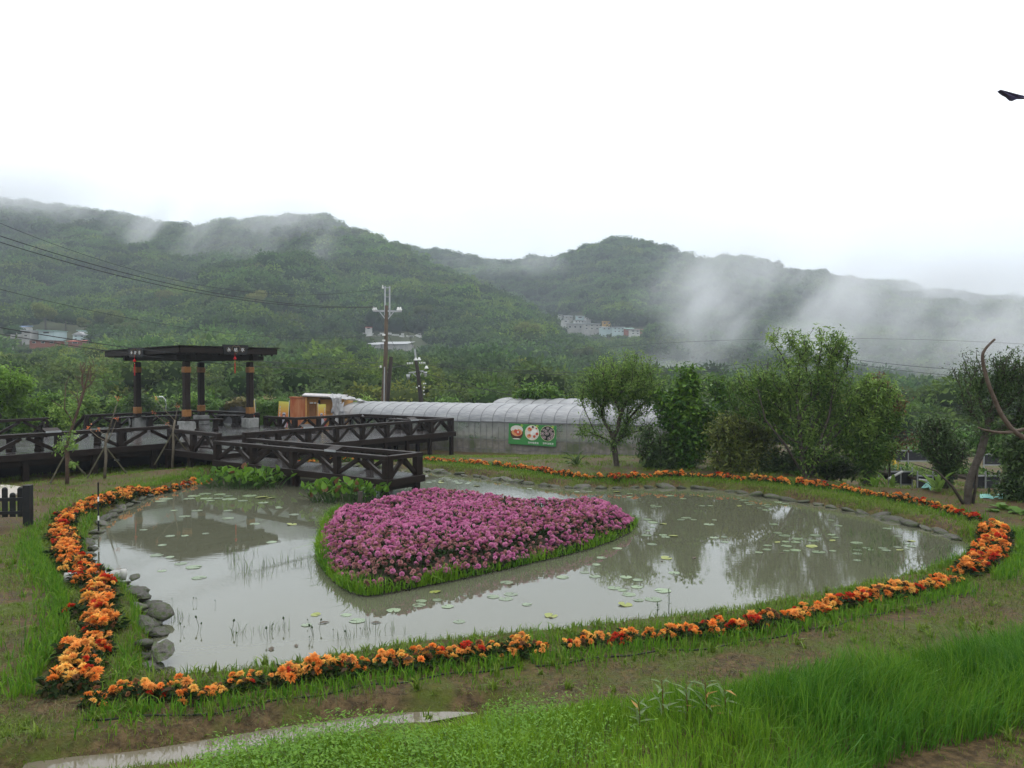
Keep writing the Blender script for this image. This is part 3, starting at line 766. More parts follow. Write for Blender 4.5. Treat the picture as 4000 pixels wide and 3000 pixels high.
# slanted metal notice plates clamped on the rails
for k, (px, py, a, b, z, lab) in enumerate([(0, 0, -3.93, -6.3, Z_PLAT, 'tilted metal notice plate on the walkway railing by the bare sapling'),
        (0, 0, -6.68, .1, Z_ARM, 'left one of two tilted metal notice plates on the lower deck railing'),
        (0, 0, -6.68, 4.9, Z_ARM, 'right one of two tilted metal notice plates, near the greenhouse'),
        (0, 0, -11.9, -3.27, Z_JET, 'tilted metal notice plate on the front railing of the jetty')]):
    t = empty('notice_plate', A(a, b, z + RAIL), lab, 'notice plate', 'tilted metal notice plates on the railings')
    d = V_ if k < 3 else U; s = Vector((d.y, -d.x, 0)) if k < 3 else Vector((-d.y, d.x, 0))
    mb = MB(); q = [s * .07 + ZU * .03 - d * .2, s * .07 + ZU * .03 + d * .2, -s * .13 + ZU * .11 + d * .2, -s * .13 + ZU * .11 - d * .2]
    n_ = (q[1] - q[0]).cross(q[3] - q[0]).normalized() * .008
    mb.add([p + n_ for p in q] + [p - n_ for p in q], [(0, 1, 2, 3), (7, 6, 5, 4), (0, 4, 5, 1), (1, 5, 6, 2), (2, 6, 7, 3), (3, 7, 4, 0)]); mb.build('plate', M_metal if False else M_wood, t)
    mb = MB(); mb.bar(s * .105 + ZU * .02 - d * .2, s * .105 + ZU * .02 + d * .2, .012, .05); mb.build('clamp', M_metal, t)

# ------------------------------------------------------------------ pavilion
PC = {'front': (0.0, 0.0), 'right': (-.10, 2.62), 'left': (3.66, .10), 'back': (3.35, 2.66)}
pav = empty('pavilion', A(2, 1.3, Z_PLAT), 'open dark timber pavilion with four brown-banded columns and a flat sloping roof', 'pavilion')
PT = A(2, 1.3, Z_PLAT)
rzU = Matrix.Rotation(math.atan2(U.y, U.x), 3, 'Z')
ZB = 3.34 - Z_PLAT        # underside of beams above deck (world 3.24)
for k, (a, b) in PC.items():
    base = A(a, b, Z_PLAT) - PT
    mb = MB(); mb.box(base + ZU * 1.26, (.23, .23, ZB), rzU); c = mb.build('column', M_wood, pav, bevel=.035)
    for z0 in (Z_PLAT, ):
        mb = MB(); mb.box(base + ZU * .185, (.47, .47, .37), rzU); mb.build('concrete_footing', M_conc, c, bevel=.012)
    for zb in (2.99 - .0, 1.37): 
        pass
    for zb, hh in ((2.975 - Z_PLAT - .0, .24), (1.385 - Z_PLAT, .28)):
        mb = MB(); mb.box(base + ZU * zb, (.262, .262, hh), rzU); mb.build('brown_band', M_brass, c, bevel=.03)
# main beams over the columns
def pb(a0, b0, a1, b1, z, w, h, name, m=M_wood, parent=pav, z1=None):
    mb = MB(); mb.bar(A(a0, b0, z) - PT, A(a1, b1, z if z1 is None else z1) - PT, w, h); return mb.build(name, m, parent, bevel=.008)
pb(-.45, 0, 4.5, .12, 3.44, .2, .22, 'beam'); pb(-.45, 2.62, 4.5, 2.7, 3.44, .2, .22, 'beam')
pb(0, -.42, -.1, 3.2, 3.425, .18, .18, 'cross_beam'); pb(3.68, -.42, 3.38, 3.2, 3.425, .18, .18, 'cross_beam')
rz_ = lambda a: 3.70 - .018 * (a + .6)
for i in range(12):
    a = -.52 + i * .47; pb(a, -.55, a, 3.40, rz_(a) - .09, .055, .12, 'rafter')
for b in (-.62, 3.47): pb(-.62, b, 4.72, b, rz_(-.6) - .02, .055, .21, 'fascia', z1=rz_(4.7) - .02)
for a in (-.66, 4.76): pb(a, -.62, a, 3.47, rz_(a) - .02, .055, .21, 'fascia')
for i in range(16):      # overlapping boards laid across, each a little proud of its neighbour
    a0 = -.72 + i * .345; mb = MB()
    rt = Matrix.Rotation(math.atan2(U.y, U.x), 3, 'Z') @ Matrix.Rotation(R(2.6), 3, 'Y')
    mb.box(A(a0 + .18, 1.42, rz_(a0) + .115) - PT, (.40, 4.3, .028), rt); mb.build('roof_board', M_wood, pav)
for i in range(9):
    b = -.45 + i * .46; pb(-.72, b, -.60, b, 3.55, .035, .10, 'rafter_end')

def text_mesh(name, s, size, m, depth=.004, spacing=1.0):
    cu = bpy.data.curves.new(name, 'FONT'); cu.body = s; cu.size = size; cu.extrude = depth; cu.align_x = 'CENTER'; cu.align_y = 'CENTER'; cu.space_character = spacing
    cu.resolution_u = 3
    o = bpy.data.objects.new(name, cu); COL.objects.link(o)
    dg = bpy.context.evaluated_depsgraph_get(); me = bpy.data.meshes.new_from_object(o.evaluated_get(dg)); bpy.data.objects.remove(o); bpy.data.curves.remove(cu)
    me.materials.clear(); me.materials.append(m); return me
def face_matrix(origin, xdir, up=Vector((0, 0, 1))):
    x = xdir.normalized(); z = x.cross(up).normalized(); y = z.cross(x)
    M = Matrix((x, y, z)).transposed().to_4x4(); M.translation = origin; return M
def heart_pts(s, n=28):
    out = []
    for i in range(n):
        t = 2 * math.pi * i / n
        out.append(Vector((16 * math.sin(t) ** 3, 13 * math.cos(t) - 5 * math.cos(2 * t) - 2 * math.cos(3 * t) - math.cos(4 * t), 0)) * (s / 32))
    return out
def name_board(cen, xdir, lab, w=1.1, h=.36, tilt=0):
    M = face_matrix(cen, xdir)
    if tilt: M = M @ Matrix.Rotation(tilt, 4, 'X')
    b = MB(); b.add([(-w / 2, h / 2, -.02), (w / 2, h / 2, -.02), (w / 2 - .07, -h / 2, -.02), (-w / 2 + .07, -h / 2, -.02), (-w / 2, h / 2, .02), (w / 2, h / 2, .02), (w / 2 - .07, -h / 2, .02), (-w / 2 + .07, -h / 2, .02)],
                [(3, 2, 1, 0), (4, 7, 6, 5)][::-1] + [(0, 1, 5, 4), (1, 2, 6, 5), (2, 3, 7, 6), (3, 0, 4, 7)])
    o = b.build('name_board', M_black, pav); o.matrix_world = M; o.parent = None
    o.parent = pav; o.matrix_local = Matrix.Translation(-PT) @ M
    for ch, x in (('永', -.29), ('結', 0), ('亭', .29)):
        tm = text_mesh('lettering', ch, .15, M_white); c = link('lettering', tm, o, (x, -.02, .026))
    hp = heart_pts(.34); hp.append(hp[0]); mb = MB(); mb.tube([p * 1.0 for p in hp], .014, 6, cap=False); ho = mb.build('heart_ring', M_heart, o); ho.location = (0, .01, .05)
    ring2 = MB(); ring2.tube([Vector((math.cos(i * .4) * .1, math.sin(i * .4) * .1, 0)) for i in range(17)], .008, 5, cap=False)
    for x in (-.29, .29):
        c = ring2.build('carved_ring', M_heart, o); c.location = (x, 0, .024)
    return M
MbR = name_board(A(-.74, 1.55, 3.73), V_, 'r')
MbL = name_board(A(2.2, -.71, 3.62), -U, 'l')
def tassel(pos, lab, s=1.0):
    s = .78
    t = empty('tassel', pos, lab, 'tassel', 'red knotted tassels hanging from the pavilion name boards')
    t.scale = (s, s, s)
    mb = MB(); mb.tube([(0, 0, .18), (0, 0, -.02)], .006, 5); mb.build('cord', M_red, t)
    bm = bmesh.new(); bmesh.ops.create_uvsphere(bm, u_segments=12, v_segments=8, radius=.06, matrix=Matrix.Translation((0, 0, -.09)) @ Matrix.Diagonal((1, 1, 1.15, 1)))
    for x in (-.055, .055): bmesh.ops.create_icosphere(bm, subdivisions=1, radius=.028, matrix=Matrix.Translation((x, 0, -.11)))
    bmesh.ops.create_icosphere(bm, subdivisions=1, radius=.03, matrix=Matrix.Translation((0, 0, -.02)))
    me = bpy.data.meshes.new('knot'); bm.to_mesh(me); bm.free(); me.materials.append(M_red); link('knot', me, t)
    mb = MB(); mb.lathe((0, 0, -.24), [(.014, 0), (.018, .02), (.014, .04)], 8); mb.build('ring', M_gold, t)
    mb = MB()
    for i in range(9):
        an = i * .7; mb.tube([(math.cos(an) * .006, math.sin(an) * .006, -.24), (math.cos(an) * .016, math.sin(an) * .016, -.5), (math.cos(an) * .02, math.sin(an) * .014, -.78 - .03 * math.sin(i * 2.1))], .006, 4)
    mb.build('fringe', M_red, t)
tassel(A(-.78, 1.50, 3.47), 'bright red tassel hanging from the right-hand name board')
tassel(A(2.2, -.77, 3.38), 'red tassel hanging before the left column')

# ------------------------------------------------------------------ plastic tunnel greenhouses
M_film = mat('milky_film', (.40, .41, .42), (.30, .31, .33), rough=.3, scale=2.2, stretch=(1, 1, 5), bump=.7, bscale=5, alpha=.86, transl=.3, spec=.5, c3=(.48, .49, .50), scale3=.7, bdist=.08)
M_skirt = mat('dirty_film', (.46, .46, .45), (.34, .35, .33), rough=.4, scale=3, bump=.5, bscale=7, alpha=.50, transl=.3, c3=(.20, .27, .20), scale3=1.3)
M_skirt2 = mat('gloom_tinted_film', (.26, .235, .21), (.16, .15, .12), rough=.5, scale=5, bump=.6, bscale=9, alpha=.85, c3=(.10, .12, .06), scale3=2)  # brown-grey gloom of the tunnel inside, painted into the lower film colour
M_hoop = mat('hoop_pipe', (.13, .13, .14), rough=.5)
M_soil = mat('bed_soil', (.05, .04, .03), (.07, .055, .04), rough=.9)
def tunnel(p0, p1, zb, eave, ridge, width, label, hoop_step, skirt=True, scallop=.05, hoops_vis=True, thick=.008):
    d = (p1 - p0); L = d.length; x = d.normalized(); y = Vector((-x.y, x.x, 0))       # y points away from camera side if p0->p1 is left->right
    if y.y < 0: y = -y
    t = empty('tunnel_greenhouse', p0, label, 'greenhouse', 'plastic tunnel greenhouses')
    n = int(L / hoop_step); prof = []
    N = 22
    for i in range(N + 1):
        th = math.pi * i / N; prof.append((width / 2 - width / 2 * math.cos(th), eave + (ridge - eave) * math.sin(th) ** .85))
    sub = 6; V = []; cols = n * sub + 1
    for c in range(cols):
        s = c / sub; bulge = scallop * abs(math.sin(math.pi * s)) ** .7
        for i, (yy, zz) in enumerate(prof):
            an = math.pi * i / N; w = .012 * (mnoise.noise(Vector((c * .9, i * 1.3, 2.1))))
            V.append(tuple(x * (s * hoop_step) + y * (yy - math.cos(an) * -w) + ZU * (zz + (bulge + w) * math.sin(an))))
    ix = np.arange(cols * (N + 1)).reshape(cols, N + 1)
    F = np.stack([ix[:-1, :-1], ix[1:, :-1], ix[1:, 1:], ix[:-1, 1:]], -1).reshape(-1, 4)
    link('film_cover', mesh_np('film_cover', V, F, M_film, smooth=True), t)
    hm = MB(); pts = [y * 0 + ZU * zb] + [y * (yy + .004 * math.cos(math.pi * i / N)) + ZU * (zz + .01 * math.sin(math.pi * i / N)) - y * .014 * math.cos(math.pi * i / N) for i, (yy, zz) in enumerate(prof)] + [y * width + ZU * zb]
    hm.tube(pts, thick, 5); hm = hm.mesh('hoop', M_hoop)
    for k in range(n + 1):
        link('hoop', hm, t, x * (k * hoop_step) - y * .004)
    if skirt:
        V = []; rows = [(eave + .0, 0), (eave - .28, .0), (eave * .45 + zb * .55, .01), (zb + .22, .02), (zb - .02, -.03)]
        cols = n * 4 + 1
        for c in range(cols):
            for k, (z, o_) in enumerate(rows):
                w = .035 * mnoise.noise(Vector((c * .37, k * 1.7, 5)))
                V.append(tuple(x * (c * hoop_step / 4) + y * (.02 + o_ + w) + ZU * z))
        ix = np.arange(cols * 5).reshape(cols, 5)
        F = np.stack([ix[:-1, :-1], ix[1:, :-1], ix[1:, 1:], ix[:-1, 1:]], -1)
        me = mesh_np('side_film', V, F[:, :2].reshape(-1, 4), M_skirt, smooth=True); link('side_film', me, t)
        me = mesh_np('lower_side_film', V, F[:, 2:].reshape(-1, 4), M_skirt2, smooth=True); link('lower_side_film', me, t)
        # far side and a dark crop bed inside
        mb = MB(); mb.add([y * width + ZU * zb, x * L + y * width + ZU * zb, x * L + y * width + ZU * eave, y * width + ZU * eave], [(0, 1, 2, 3)]); mb.build('back_film', M_skirt, t)
        for r_ in (.6, 1.5, 2.4):
            if r_ < width: mb = MB(); mb.box(x * L / 2 + y * r_ + ZU * (zb + .17), (L - .3, .55, .34), Matrix((x, y, ZU)).transposed()); mb.build('soil_bed', M_soil, t, bevel=.05)
        mb = MB(); mb.bar(ZU * eave - y * .02, x * L + ZU * eave - y * .02, .03, .03); mb.build('eave_rail', M_hoop, t)
        for zz_ in (.42, .12): mb = MB(); mb.tube([x * (i * .33) + y * (-.02) + ZU * (zb + (eave - zb) * zz_ + .03 * math.sin(i * 1.9)) for i in range(int(L / .33) + 1)], .008, 4); mb.build('side_rope', M_hoop, t)
        for k in range(n): mb = MB(); mb.tube([x * ((k + .5) * hoop_step) - y * .02 + ZU * zb, x * ((k + .5) * hoop_step) - y * .02 + ZU * (eave - .1 * (k % 3))], .007, 4); mb.build('side_stake', M_hoop, t)
        r = np.random.default_rng(3); m_ = 2600; q = np.outer(r.uniform(.2, L - .2, m_), np.array(x)) + np.outer(r.choice([.6, 1.5], m_) + r.normal(0, .15, m_), np.array(y)); q[:, 2] = zb + .34
        V, F, T = blades(q, r.uniform(.1, .28, m_), .05, r.random(m_), .5); link('crop_row', mesh_np('crop_row', V, F, M_leafB, T), t)['kind'] = 'stuff'
    return t, x, y
TA = P(1744, 1452 + 288, 0); TA = Vector((-2.39 + .03, 29.35, 0)) * 1.09; TB = Vector((3.26, 27.15, 0)) * 1.09
dT = (TB - TA).normalized()
T0_ = TA - dT * 5.2; T1_ = TB + dT * 2.6
tunnel(T0_, T1_, -.30, .92, 1.55, 2.9, 'long low tunnel greenhouse of milky plastic with the green food banner on its side', .51)
off = Vector((-dT.y, dT.x, 0)); off = off if off.y > 0 else -off
tunnel(TA + off * 3.4 + dT * .3, TB + off * 3.2 + dT * 2.6, -.32, .95, 1.66, 3.0, 'second milky plastic tunnel greenhouse showing only its scalloped top behind the first', .62, skirt=False, scallop=.06)

# wrinkled plastic sheet bunched at the left end of the tunnel, up to the shed roof
M_tarp = mat('grey_plastic_sheet', (.42, .42, .42), (.26, .26, .27), rough=.3, scale=3, bump=1.0, bscale=5, alpha=.9, transl=.15, spec=.6, bdist=.1)
rr = np.random.default_rng(5)
def draped(name, c00, c10, c11, c01, amp, m, parent=None, n=22, seed=0, sag=0):
    V = []
    for i in range(n + 1):
        for j in range(n + 1):
            s, t_ = i / n, j / n; p = (c00 * (1 - s) + c10 * s) * (1 - t_) + (c01 * (1 - s) + c11 * s) * t_
            w = amp * (mnoise.noise(Vector((s * 4 + seed, t_ * 5, 1))) + .5 * mnoise.noise(Vector((s * 11, t_ * 9 + seed, 7))))
            V.append(tuple(p + Vector((w * .6, -abs(w), w)) - ZU * sag * math.sin(math.pi * s)))
    ix = np.arange((n + 1) ** 2).reshape(n + 1, n + 1); F = np.stack([ix[:-1, :-1], ix[1:, :-1], ix[1:, 1:], ix[:-1, 1:]], -1).reshape(-1, 4)
    return link(name, mesh_np(name, V, F, m, smooth=True), parent)
a_ = PY(1296, 1765, 33.9); b_ = PY(1352, 1765, 33.0); c_ = PY(1345, 1568, 33.8); d_ = PY(1300, 1546, 34.6)
tag(draped('plastic_sheet', a_, b_, c_, d_, .22, M_tarp, seed=2), 'crumpled grey plastic sheet bunched over the left end of the tunnel', 'plastic sheet')
a_ = PY(1282, 1549, 34.6); b_ = PY(1440, 1570, 34.6); c_ = PY(1352, 1545, 38); d_ = PY(1300, 1537, 38)
tag(draped('plastic_sheet', a_, b_, c_, d_, .10, M_tarp, seed=9), 'crumpled grey plastic sheet sloping down from the shed roof', 'plastic sheet')

# green banner on the tunnel side
M_green = mat('green_banner_cloth', (.045, .21, .055), (.038, .18, .05), rough=.45, scale=2)
M_cream = mat('cream_print', (.62, .60, .55), (.5, .47, .42), rough=.5, scale=9)
M_choc = mat('dark_brown_print', (.05, .02, .015), (.09, .035, .025), rough=.5, scale=15)
M_strawb = mat('red_print', (.52, .055, .03), (.40, .10, .06), rough=.5, scale=18)
M_orange_print = mat('orange_print', (.62, .22, .06), (.5, .3, .16), rough=.5, scale=20)
M_lime = mat('lime_print', (.5, .6, .08), rough=.5)
M_ring = mat('pale_yellow_print', (.70, .66, .38), rough=.5)
M_violet = mat('pale_violet_print', (.42, .32, .38), (.30, .2, .25), rough=.5, scale=20)
BW, BH = 1.62, .70
q = PY(1988, 1655, TA.y - (TA - TB).y * 0); 
# it hangs 4 cm in front of the skirt film
def on_tunnel(px, py, off_=.06):
    d = ray(px, py); nrm = off; p0 = TA - nrm * off_
    t_ = (p0 - Vector((0, 0, H))).dot(nrm) / d.dot(nrm); return Vector((0, 0, H)) + d * t_
bl, br, tl, tr_ = on_tunnel(1986, 1735), on_tunnel(2171, 1745), on_tunnel(1989, 1655), on_tunnel(2174, 1662)
ban = empty('banner', (tl + tr_) / 2, 'green banner with three round food pictures hanging on the tunnel greenhouse', 'banner')
BW = (br - bl).length; BH = (tl - bl).length
xb = (br - bl).normalized(); yb = (tl - bl).normalized(); zb_ = xb.cross(yb).normalized()
MBn = Matrix((xb, yb, zb_)).transposed().to_4x4(); MBn.translation = (bl + tr_) / 2
def on_ban(o): o.parent = ban; o.matrix_local = Matrix.Translation(-((tl + tr_) / 2)) @ MBn @ Matrix.Translation(o.location)
mb = MB(); mb.box((0, 0, 0), (BW, BH, .012)); o = mb.build('cloth', M_green); on_ban(o)
def disc(r, m, x, y, z, name='print', n=24, sy=1.0, rot_=0):
    mb = MB(); pts = [(r * math.cos(2 * math.pi * i / n), r * sy * math.sin(2 * math.pi * i / n)) for i in range(n)]
    if rot_: pts = [(a * math.cos(rot_) - b * math.sin(rot_), a * math.sin(rot_) + b * math.cos(rot_)) for a, b in pts]
    mb.prism(pts, 0, .002); o = mb.build(name, m); o.location = (x, y, z); on_ban(o); return o
rc = BH * .355
for k, x in enumerate((-BW * .328, -BW * .003, BW * .322)):
    y = BH * .105; disc(rc * 1.03, M_ring, x, y, .008, 'round_picture'); disc(rc * .985, (M_cream, M_cream, M_black)[k], x, y, .011, 'round_picture')
    if k == 0:
        disc(rc * .93, M_choc, x, y - rc * .1, .0135, 'print'); disc(rc * .9, M_cream, x, y + rc * .36, .016, 'print', sy=.62)
        disc(rc * .78, M_orange_print, x + .01, y - rc * .04, .018, sy=.66); disc(rc * .34, M_strawb, x + rc * .27, y - rc * .1, .02); disc(rc * .27, M_strawb, x - rc * .15, y + .03, .02); disc(rc * .4, M_cream, x - rc * .25, y + rc * .42, .0195, sy=.6); disc(rc * .13, M_cream, x + rc * .2, y + .0, .0225); disc(rc * .55, M_cream, x, y - rc * .92, .0165, sy=.14)
    elif k == 1:
        disc(rc * .5, M_white, x + rc * .25, y + rc * .1, .0135, sy=.7, rot_=.6); disc(rc * .33, M_orange_print, x - rc * .35, y + rc * .45, .016, sy=.8); disc(rc * .33, M_orange_print, x - rc * .4, y - rc * .45, .016, sy=.8)
        for dx, dy, rr_ in ((-.42, .6, .14), (-.2, .4, .12), (-.35, -.35, .15), (.35, -.5, .19), (.72, -.12, .2), (.1, .78, .16), (.6, .6, .12)):
            disc(rc * rr_, M_strawb if dy < .7 else M_choc, x + rc * dx, y + rc * dy, .0185)
    else:
        for dx, dy in ((-.55, .45), (0, .7), (.5, .5), (-.1, -.02), (.35, .25), (.7, -.05), (-.75, -.05), (-.5, -.55), (.3, -.68), (-.28, .35), (.62, -.45)):
            rr_ = .2 if dy > .2 else .27; disc(rc * rr_, M_cream, x + rc * dx, y + rc * dy, .0135, sy=.8); disc(rc * rr_ * .84, M_choc, x + rc * dx, y + rc * dy, .0155, sy=.8); disc(rc * rr_ * .5, M_violet, x + rc * dx, y + rc * dy, .0175, sy=.75)
    disc(rc * .16, M_lime, x + rc * .72, y + rc * .92, .0195, 'leaf_emblem'); disc(rc * .09, M_green, x + rc * .74, y + rc * .94, .0215, 'leaf_emblem')
for s_, x in (('草莓湯圓', -BW * .30), ('草莓蛋果捲', .03 * BW), ('草莓海果凍', BW * .34)):
    o = link('lettering', text_mesh('lettering', s_, .088, M_white, .001)); o.location = (x, -BH * .39, .009); on_ban(o)

# ------------------------------------------------------------------ wooden shed, ivy hedge, netted sheds, standing banners
M_redply = mat('orange_stained_plywood', (.36, .115, .045), (.44, .20, .10), rough=.6, scale=2.2, stretch=(3, 3, .6), c3=(.30, .065, .03), scale3=1.6)
M_pine = mat('yellow_pine', (.50, .27, .09), (.42, .21, .065), rough=.55, scale=5, stretch=(1, 1, 5))
M_door = mat('brown_door', (.28, .13, .05), (.22, .10, .04), rough=.5, scale=4)
M_roofsheet = mat('weathered_roof_sheet', (.50, .47, .46), (.30, .28, .28), rough=.5, scale=12)
M_ivy = M_leafB
def px_box(name, m, x0, y0, x1, y1, Yf, depth, parent, org, bevel=.004):
    a = PY(x0, y1, Yf); b = PY(x1, y0, Yf); mb = MB()
    mb.box(((a.x + b.x) / 2 - org.x, Yf + depth / 2 - org.y, (a.z + b.z) / 2 - org.z), (b.x - a.x, depth, b.z - a.z)); return mb.build(name, m, parent, bevel=bevel)
YS = 36.2; so = PY(1230, 1760, YS); shed = empty('shed', so, 'orange and yellow timber shed behind the lower deck, beside the ivy hedge', 'shed')
px_box('side_panel', M_redply, 1134, 1553, 1196, 1760, YS - .3, .08, shed, so); px_box('side_panel', M_redply, 1134, 1554, 1196, 1760, YS + 2.0, .08, shed, so)
px_box('panel_cap', M_redply, 1130, 1550, 1200, 1555, YS - .34, .14, shed, so)
px_box('wall', M_pine, 1200, 1560, 1345, 1760, YS + .05, 2.0, shed, so)
px_box('corner_post', M_pine, 1192, 1553, 1199, 1760, YS - .36, .12, shed, so)
px_box('door', M_door, 1209, 1578, 1234, 1760, YS - .02, .05, shed, so)
px_box('corner_post', M_pine, 1236, 1550, 1248, 1760, YS - .12, .14, shed, so)
for i in range(3): px_box('plank', M_pine, 1200 + i, 1550 + i * 7.5, 1236, 1556.5 + i * 7.5, YS - .08 - .01 * i, .03, shed, so)
px_box('header_beam', M_pine, 1234, 1546, 1292, 1553, YS - .15, .12, shed, so)
for i in range(6): px_box('plank', M_pine, 1251, 1561 + i * 8, 1290, 1567.8 + i * 8, YS - .06, .06, shed, so)
px_box('small_sign', M_white, 1210, 1571, 1223, 1577, YS - .12, .03, shed, so); px_box('small_sign', M_white, 1227, 1571, 1235, 1577, YS - .12, .03, shed, so)
r0 = PY(1180, 1541, YS - .6); r1 = PY(1352, 1549, YS + 2.4); mb = MB()
pl_ = [PY(1180, 1543, YS - .5), PY(1300, 1548, YS - .5), PY(1360, 1542, YS + 2.4), PY(1192, 1535, YS + 2.4)]
mb.add([p - so for p in pl_] + [p - so - ZU * .05 for p in pl_], [(0, 1, 2, 3), (7, 6, 5, 4), (0, 4, 5, 1), (1, 5, 6, 2), (2, 6, 7, 3), (3, 7, 4, 0)]); mb.build('roof', M_roofsheet, shed)
lo_ = PY(1247, 1570, YS - .25) - so; mb = MB(); mb.box(lo_, (.09, .09, .16)); mb.build('wall_lantern', M_black, shed, bevel=.02)

def leafy_box(name, x0, y0, x1, y1, Yf, depth, n, m, label, catg, seed=0, lsz=.13, core=True):
    r = np.random.default_rng(seed); a = PY(x0, y1, Yf); b = PY(x1, y0, Yf); org = Vector(((a.x + b.x) / 2, Yf + depth / 2, a.z))
    t = empty(name, org, label, catg)
    w, h = b.x - a.x, b.z - a.z
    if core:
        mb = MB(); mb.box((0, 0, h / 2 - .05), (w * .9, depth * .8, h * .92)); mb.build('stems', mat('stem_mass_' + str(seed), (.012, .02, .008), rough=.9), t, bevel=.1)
    f = r.random(n); pts = np.stack([r.uniform(-w / 2, w / 2, n), -depth / 2 + np.abs(r.normal(0, .07, n)) * 1.0, r.uniform(0, h, n)], 1)
    top = f > .75; pts[top, 1] = r.uniform(-depth / 2, depth / 2, top.sum()); pts[top, 2] = h + r.normal(0, .09, top.sum())
    pts[:, 2] += .1 * np.sin(pts[:, 0] * 5)
    V, F, T = scatter(LEAF_V, LEAF_F, pts, rot_mats(r.normal(math.pi, .8, n), r.normal(-.5, .5, n), r.normal(0, .6, n)), lsz * r.uniform(.6, 1.3, n), np.clip(vnoise(pts[:, 0], pts[:, 2], 3.0) * .8 + .3 * r.random(n) - .1, 0, 1))
    me = mesh_np('foliage', V, F, m, T); link('foliage', me, t); return t
leafy_box('ivy_hedge', 1000, 1573, 1136, 1740, 36.4, 1.2, 5200, M_leafB, 'tall ivy-covered hedge left of the orange shed', 'hedge', 1)
leafy_box('ivy_hedge', 800, 1586, 850, 1660, 37, 1.2, 1500, M_leafB, 'low green hedge seen between the back and right columns', 'hedge', 2)
leafy_box('brush_roof', 868, 1570, 1140, 1584, 38, 1.4, 2600, mat('dry_creeper', (.12, .10, .04), (.09, .10, .03), rough=.8, tint=(.2, .16, .07)), 'rusty brown creeper lying over the black netted shed', 'creeper', 3, core=False, lsz=.16)
M_net = mat('black_shade_net', (.022, .023, .026), (.035, .036, .04), rough=.6, scale=3, stretch=(4, 1, 1), bump=.4)
def netting(name, quad, lab, n=14, amp=.06, seed=1, catg='shade net', grp='black shade nets'):
    o = draped(name, *quad, amp, M_net, n=n, seed=seed); return tag(o, lab, catg, grp)
netting('shade_net', (PY(845, 1740, 36.2), PY(1000, 1745, 35.8), PY(965, 1574, 38.5), PY(870, 1572, 38.5)), 'dark sloping shade net seen behind the right pavilion column')
netting('shade_net', (PY(-200, 1760, 37), PY(340, 1750, 38), PY(340, 1690, 38.5), PY(-200, 1698, 37.6)), 'low black net wall behind the left walkway railing', seed=4)

# standing cloth banners with a printed figure
def grad_mat(name, stops):
    m = bpy.data.materials.new(name); m.use_nodes = True; t = m.node_tree; b = t.nodes['Principled BSDF']; b.inputs['Roughness'].default_value = .55
    tc = _n(t, 'ShaderNodeTexCoord'); sp = _n(t, 'ShaderNodeSeparateXYZ'); t.links.new(tc.outputs['Generated'], sp.inputs[0])
    rp = _n(t, 'ShaderNodeValToRGB'); t.links.new(sp.outputs['Z'], rp.inputs[0])
    rp.color_ramp.elements[0].position = stops[0][0]; rp.color_ramp.elements[0].color = (*stops[0][1], 1)
    rp.color_ramp.elements[1].position = stops[-1][0]; rp.color_ramp.elements[1].color = (*stops[-1][1], 1)
    for p, c in stops[1:-1]: e = rp.color_ramp.elements.new(p); e.color = (*c, 1)
    t.links.new(rp.outputs[0], b.inputs['Base Color']); return m
M_flag = grad_mat('printed_flag_cloth', [(0, (.04, .03, .14)), (.22, (.10, .03, .12)), (.34, (.42, .04, .05)), (.58, (.60, .12, .05)), (.76, (.66, .36, .06)), (1, (.66, .62, .12))])
M_fig = mat('printed_figure', (.46, .46, .50), (.36, .35, .42), rough=.6, scale=20)
M_face = mat('printed_skin', (.50, .38, .34), rough=.6); M_cap = mat('printed_cap', (.55, .55, .58), rough=.6); M_dkblue = mat('printed_visor', (.06, .07, .16), rough=.6); M_hairp = mat('printed_hair', (.10, .05, .08), rough=.6)
def flag(x0, y0, x1, y1, Yf, lab, lean=0.0, side=1):
    a = PY(x0, y1, Yf); b = PY(x1, y0, Yf); w, h = b.x - a.x, b.z - a.z; org = Vector(((a.x + b.x) / 2, Yf, a.z))
    t = empty('standing_banner', org, lab, 'banner', 'yellow and red standing banners behind the decks'); t.rotation_euler = (0, -lean, 0)
    mb = MB(); mb.box((0, 0, h / 2), (w, .01, h)); mb.build('cloth', M_flag, t)
    mb = MB(); mb.tube([(side * w / 2, .01, -.5), (side * w / 2, .01, h + .06)], .014, 6); mb.build('pole', M_white, t)
    fx = .08 * w * side
    def ell(name, m, cx, cz, rx, rz, y, n=16):
        mb = MB(); pts = [(cx + rx * math.cos(2 * math.pi * i / n), cz + rz * math.sin(2 * math.pi * i / n)) for i in range(n)]
        mb.v = [(p[0], y, p[1]) for p in pts] + [(p[0], y + .002, p[1]) for p in pts]; mb.f = [tuple(range(n)), tuple(range(2 * n - 1, n - 1, -1))] + [((i + 1) % n, i, n + i, n + (i + 1) % n) for i in range(n)]
        mb.build(name, m, t)
    ell('printed_hair', M_hairp, fx, h * .62, w * .17, h * .09, -.008); ell('printed_shirt', M_fig, fx, h * .42, w * .34, h * .15, -.010); ell('printed_face', M_face, fx, h * .62, w * .12, h * .062, -.013)
    ell('printed_cap', M_cap, fx, h * .685, w * .16, h * .035, -.016); ell('printed_visor', M_dkblue, fx, h * .66, w * .13, h * .016, -.019)
    for i in range(5):
        mb = MB(); mb.box((-side * w * .34, -.009, h * (.85 - .075 * i)), (w * .1, .004, h * .05)); mb.build('lettering', M_cream, t)
flag(982, 1563, 1000, 1700, 34.8, 'yellow standing banner half hidden by the right pavilion column', .04, 1)
flag(1080, 1568, 1119, 1718, 35.2, 'yellow-to-red standing banner in front of the ivy hedge', -.07, 1)
flag(1246, 1579, 1276, 1700, 35.0, 'yellow-to-red standing banner in front of the shed door', .03, -1)
